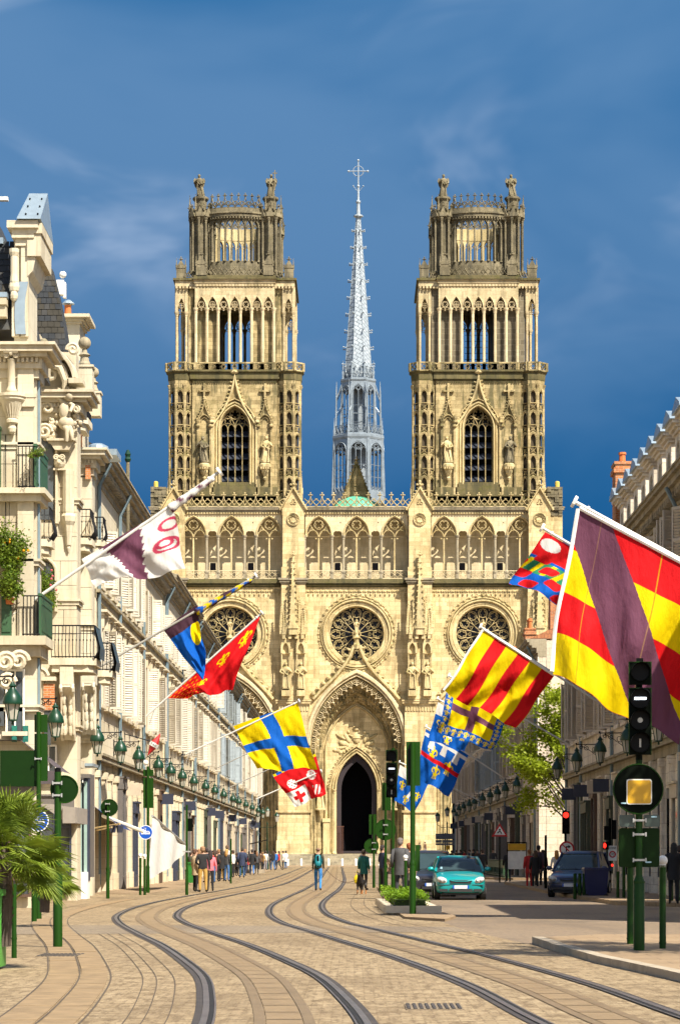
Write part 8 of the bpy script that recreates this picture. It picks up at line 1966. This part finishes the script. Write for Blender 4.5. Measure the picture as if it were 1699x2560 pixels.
def street_tree(x, d, h, crown, seed, label, shift=-1.6, dens=1.0):
    rng = random.Random(seed); e = tag(empty('street_tree', (x,d,0)), label, 'tree'); tr = MB(); cr = MB()
    tr.tube([(0,0,0),(.05,0,1.6),(-.1,.05,3.2),(-.25,0,4.6),(-.5,0,6.2)],[.17,.14,.12,.10,.06],8)
    tips = []
    for i in range(15):
        z0 = 2.8+rng.random()*3.0; base = Vector((-.1-.06*z0,0,z0)); a = rng.uniform(0,2*PI); rch = crown*rng.uniform(.5,1.0)
        tip = Vector((shift+math.cos(a)*rch*1.0,math.sin(a)*rch*.9,z0+rng.uniform(.6,h-5.2))); mid = (base+tip)/2+Vector((rng.uniform(-.3,.3),rng.uniform(-.3,.3),.5))
        tr.tube([base,mid,tip],[.06,.035,.012],5); tips.append((mid,tip))
        for j in range(4):
            q = mid.lerp(tip, rng.uniform(.1,1)); t2 = q+Vector((rng.gauss(0,.8),rng.gauss(0,.8),rng.gauss(.35,.5))); tr.tube([q,(q+t2)/2+Vector((0,0,.1)),t2],[.022,.014,.006],4); tips.append((q,t2))
    tr.build('trunk', BARK, e)
    for a, t in tips:
        for k in range(3):
            c = a.lerp(t, rng.uniform(.45,1.05)); nn = int(rng.uniform(14,30)*dens)
            for q in range(nn): leaf(cr, c+Vector((rng.gauss(0,.26),rng.gauss(0,.26),rng.gauss(0,.20))), rng.uniform(.12,.23), rng)
    cr.build('crown', LEAFT, e); return e
street_tree(11.9,135,10.9,2.6,21,'young spring-green tree at the gap in the shaded row',-2.1,3.6)
street_tree(9.2,33.0,9.6,1.6,22,'unseen tree added outside the picture to shade the signal post',-1.2,1.8)  # unseen tree, added to cast dappled shade on the signal and its island
# hedge refuge with a border of pale blocks
hd = tag(empty('hedge', (0,0,.06)), 'clipped bright green hedge bed on the refuge', 'hedge'); rng = random.Random(9); b = MB()
for i in range(9000):
    y = 62.5+rng.random()*9.5; t = (y-62.5)/9.5; x0, x1 = .98-.12*t, 1.83-.15*t; u = rng.random(); x = x0+(x1-x0)*u; top = .40+.05*math.sin(y*3)+.04*math.sin(x*9); z = top*(1-rng.random()**3) if rng.random() < .5 else top+rng.gauss(0,.025)
    leaf(b, (x,y,max(.02,z)), rng.uniform(.04,.075), rng)
b.build('foliage', LEAFH, hd); b = MB(); b.box(1.0,1.75,62.6,71.8,0,.30); b.build('inner_twigs', plain('hedge_inside',(.03,.05,.006),.9), hd)
hb = tag(empty('hedge', (0,0,.06)), 'second, lower green bed behind the clipped hedge with a red cycle part', 'hedge'); b = MB()
for i in range(3000): y = 78+rng.random()*14; leaf(b, (.95+rng.random()*.75,y,rng.random()*.32), rng.uniform(.05,.09), rng)
b.build('foliage', LEAFH, hb)
kb = structure(empty('hedge_kerb', (0,0,.06))); PALEK = plain('pale_kerb_block',(.55,.47,.35),.8,0,.1)
for i in range(9): y = 62.3+i*1.2; MB().box(-.09,.09,-.30,.30,0,.17).build('kerb_block', PALEK, kb, loc=(.84-.015*i+.0,y,0), rotz=R(8))
for i in range(4): MB().box(-.21,.21,-.10,.10,0,.17).build('kerb_block', PALEK, kb, loc=(.98+.31*i,61.9+.03*i,0))
for i in range(7): MB().box(-.09,.09,-.6,.6,0,.14).build('kerb_block', PALEK, kb, loc=(1.98-.02*i,63+i*1.3,0))
# fan palm in a bright green planter
def fan_palm(x, d, zc, n, rad, seed, label, planter=True, cutoff=None):
    rng = random.Random(seed); e = tag(empty('fan_palm', (x,d,0)), label, 'palm')
    b = MB(); b.tube([(0,0,.3),(.02,0,.9),(0,0,zc)],[.10,.11,.09],8); 
    for i in range(60): a = rng.uniform(0,2*PI); z = rng.uniform(.5,zc); b.tube([(.09*math.cos(a),.09*math.sin(a),z),(.14*math.cos(a),.14*math.sin(a),z+.09)],.010,3)
    b.build('trunk', BARK, e)
    fr = MB(); pt = MB()
    for i in range(n):
        a = rng.uniform(0,2*PI); el = rng.uniform(-.75,1.25); L = rad*rng.uniform(.45,.75); dirv = Vector((math.cos(a)*math.cos(el),math.sin(a)*math.cos(el),math.sin(el)))
        c0 = Vector((0,0,zc)); c1 = c0+dirv*L+Vector((0,0,-.08)); pt.tube([c0,(c0+c1)/2+Vector((0,0,.04)),c1],[.016,.012,.009],4)
        side = dirv.cross(Vector((0,0,1))); side = side.normalized() if side.length > .05 else Vector((1,0,0)); upv = side.cross(dirv).normalized(); tilt = rng.uniform(-.5,.5)
        for k in range(26):
            t = -1.9+3.8*k/25; ln = rad*rng.uniform(.48,.62)*(1-.22*abs(t)/1.9); dv = (dirv*math.cos(t)+side*math.sin(t)*math.cos(tilt)+upv*math.sin(t)*math.sin(tilt)+upv*.12).normalized(); w = dv.cross(upv); w = w.normalized()*.014 if w.length > .01 else side*.014
            m1 = c1+dv*ln*.6; m2 = c1+dv*ln+Vector((0,0,-.10*ln-.05*rng.random())); fold = upv*.008
            fr.add([c1, m1+w+fold, m2, m1-w+fold, m1-fold],[(0,1,4),(1,2,4),(0,4,3),(4,2,3)])
    fr.build('frond', LEAFP, e); pt.build('stalk', LEAFP, e); return e
xp, dp = (8-HX)*33/FPX, 33
fan_palm(xp,dp,1.60,70,.82,31,'bushy fan palm at the left picture edge')
fan_palm((112-HX)*52/FPX,52,1.15,40,.72,33,'smaller dark fan palm behind the thick green post')
pl_ = tag(empty('planter', (xp-.30,dp,0)), 'bright green planter tub cut by the left picture edge', 'planter'); LIME = plain('lime_paint',(.06,.27,.03),.4)
b = MB(); b.plate([(-.55,.04),(.30,.04),(.33,1.0),(-.55,1.0)],[rrect(-.05,.42,.10,.12,.05),rrect(.18,.70,.06,.09,.03)],-.30,-.27); b.box(.27,.30,-.27,.3,.04,1.0); b.box(-.55,.27,.27,.30,.04,1.0); b.build('shell', LIME, pl_); b = MB(); b.box(-.5,.25,-.25,.25,.06,.9); b.build('inner_pot', plain('pot_inside',(.01,.05,.012),.7), pl_); b = MB(); b.box(-.57,.35,-.33,.33,.96,1.04); b.build('rim', LIME, pl_)
def terrace_plant(px, py, d, rx, rz, n, label, seed, flower=None, size=.08):
    rng = random.Random(seed); p = P(px, py, d); e = tag(empty('terrace_plant', (p.x,p.y,p.z-rz)), label, 'plant'); b = MB(); st = MB()
    for i in range(14):
        t = Vector((rng.gauss(0,rx*.5),rng.gauss(0,.25),rz*.4+rng.random()*rz*1.5)); st.tube([(0,0,0),t*.5+Vector((rng.gauss(0,.05),0,.05)),t],[.014,.009,.004],4)
        for k in range(n//14): leaf(b, t*rng.uniform(.5,1.1)+Vector((rng.gauss(0,rx*.22),rng.gauss(0,.15),rng.gauss(0,rz*.2))), rng.uniform(.6,1.2)*size, rng)
    b.build('foliage', LEAFB, e); st.build('stem', BARK, e)
    if flower:
        fm = plain(label[:6]+'_flower',flower,.6)
        for _ in range(7): MB().ball((rng.gauss(0,rx*.6),-.25,rz*rng.uniform(.5,1.7)),.035,n=6,m=4).build('flower', fm, e)
    b = MB(); b.lathe([(.10,-.16),(.12,0),(.13,.02)],0,.25,10); b.build('pot', POT, e) if rx > .25 else None
terrace_plant(30,1375,69.4,.46,.60,4200,'large orange tree in a pot on the upper ledge of the ornate building',41,(.7,.30,.0),.085); terrace_plant(22,1455,69.2,.32,.42,2600,'low bright green plant hanging over the ledge below the orange tree',42,None,.09); terrace_plant(112,1470,74,.34,.72,3600,'olive-like shrub with flowers spilling beside the wall lamp',43,(.65,.10,.12),.07); terrace_plant(92,1132,69.3,.20,.10,700,'small flower box on the green balcony',44,None,.05)
# tall chimney flue over the sunlit row
fl = tag(empty('flue_pipe', tuple(P(320,1290,108))), 'tall slim rendered flue pipe standing above the sunlit roofs', 'flue'); b = MB(); b.tube([(0,0,-1.5),(0,0,2.4)],.075,8); b.build('pipe', GREYST, fl); b = MB(); b.lathe([(.10,2.3),(.14,2.4),(.10,2.5),(.13,2.62),(.05,2.8)],0,0,10); b.build('cowl', LAMPG, fl); b = MB(); b.tube([(0,0,1.2),(-.7,0,.7)],.012,4); b.tube([(0,0,.2),(-.4,0,.15)],.012,4); b.build('stay', IRON, fl)
# overhead fittings: string of small lamps across the far street
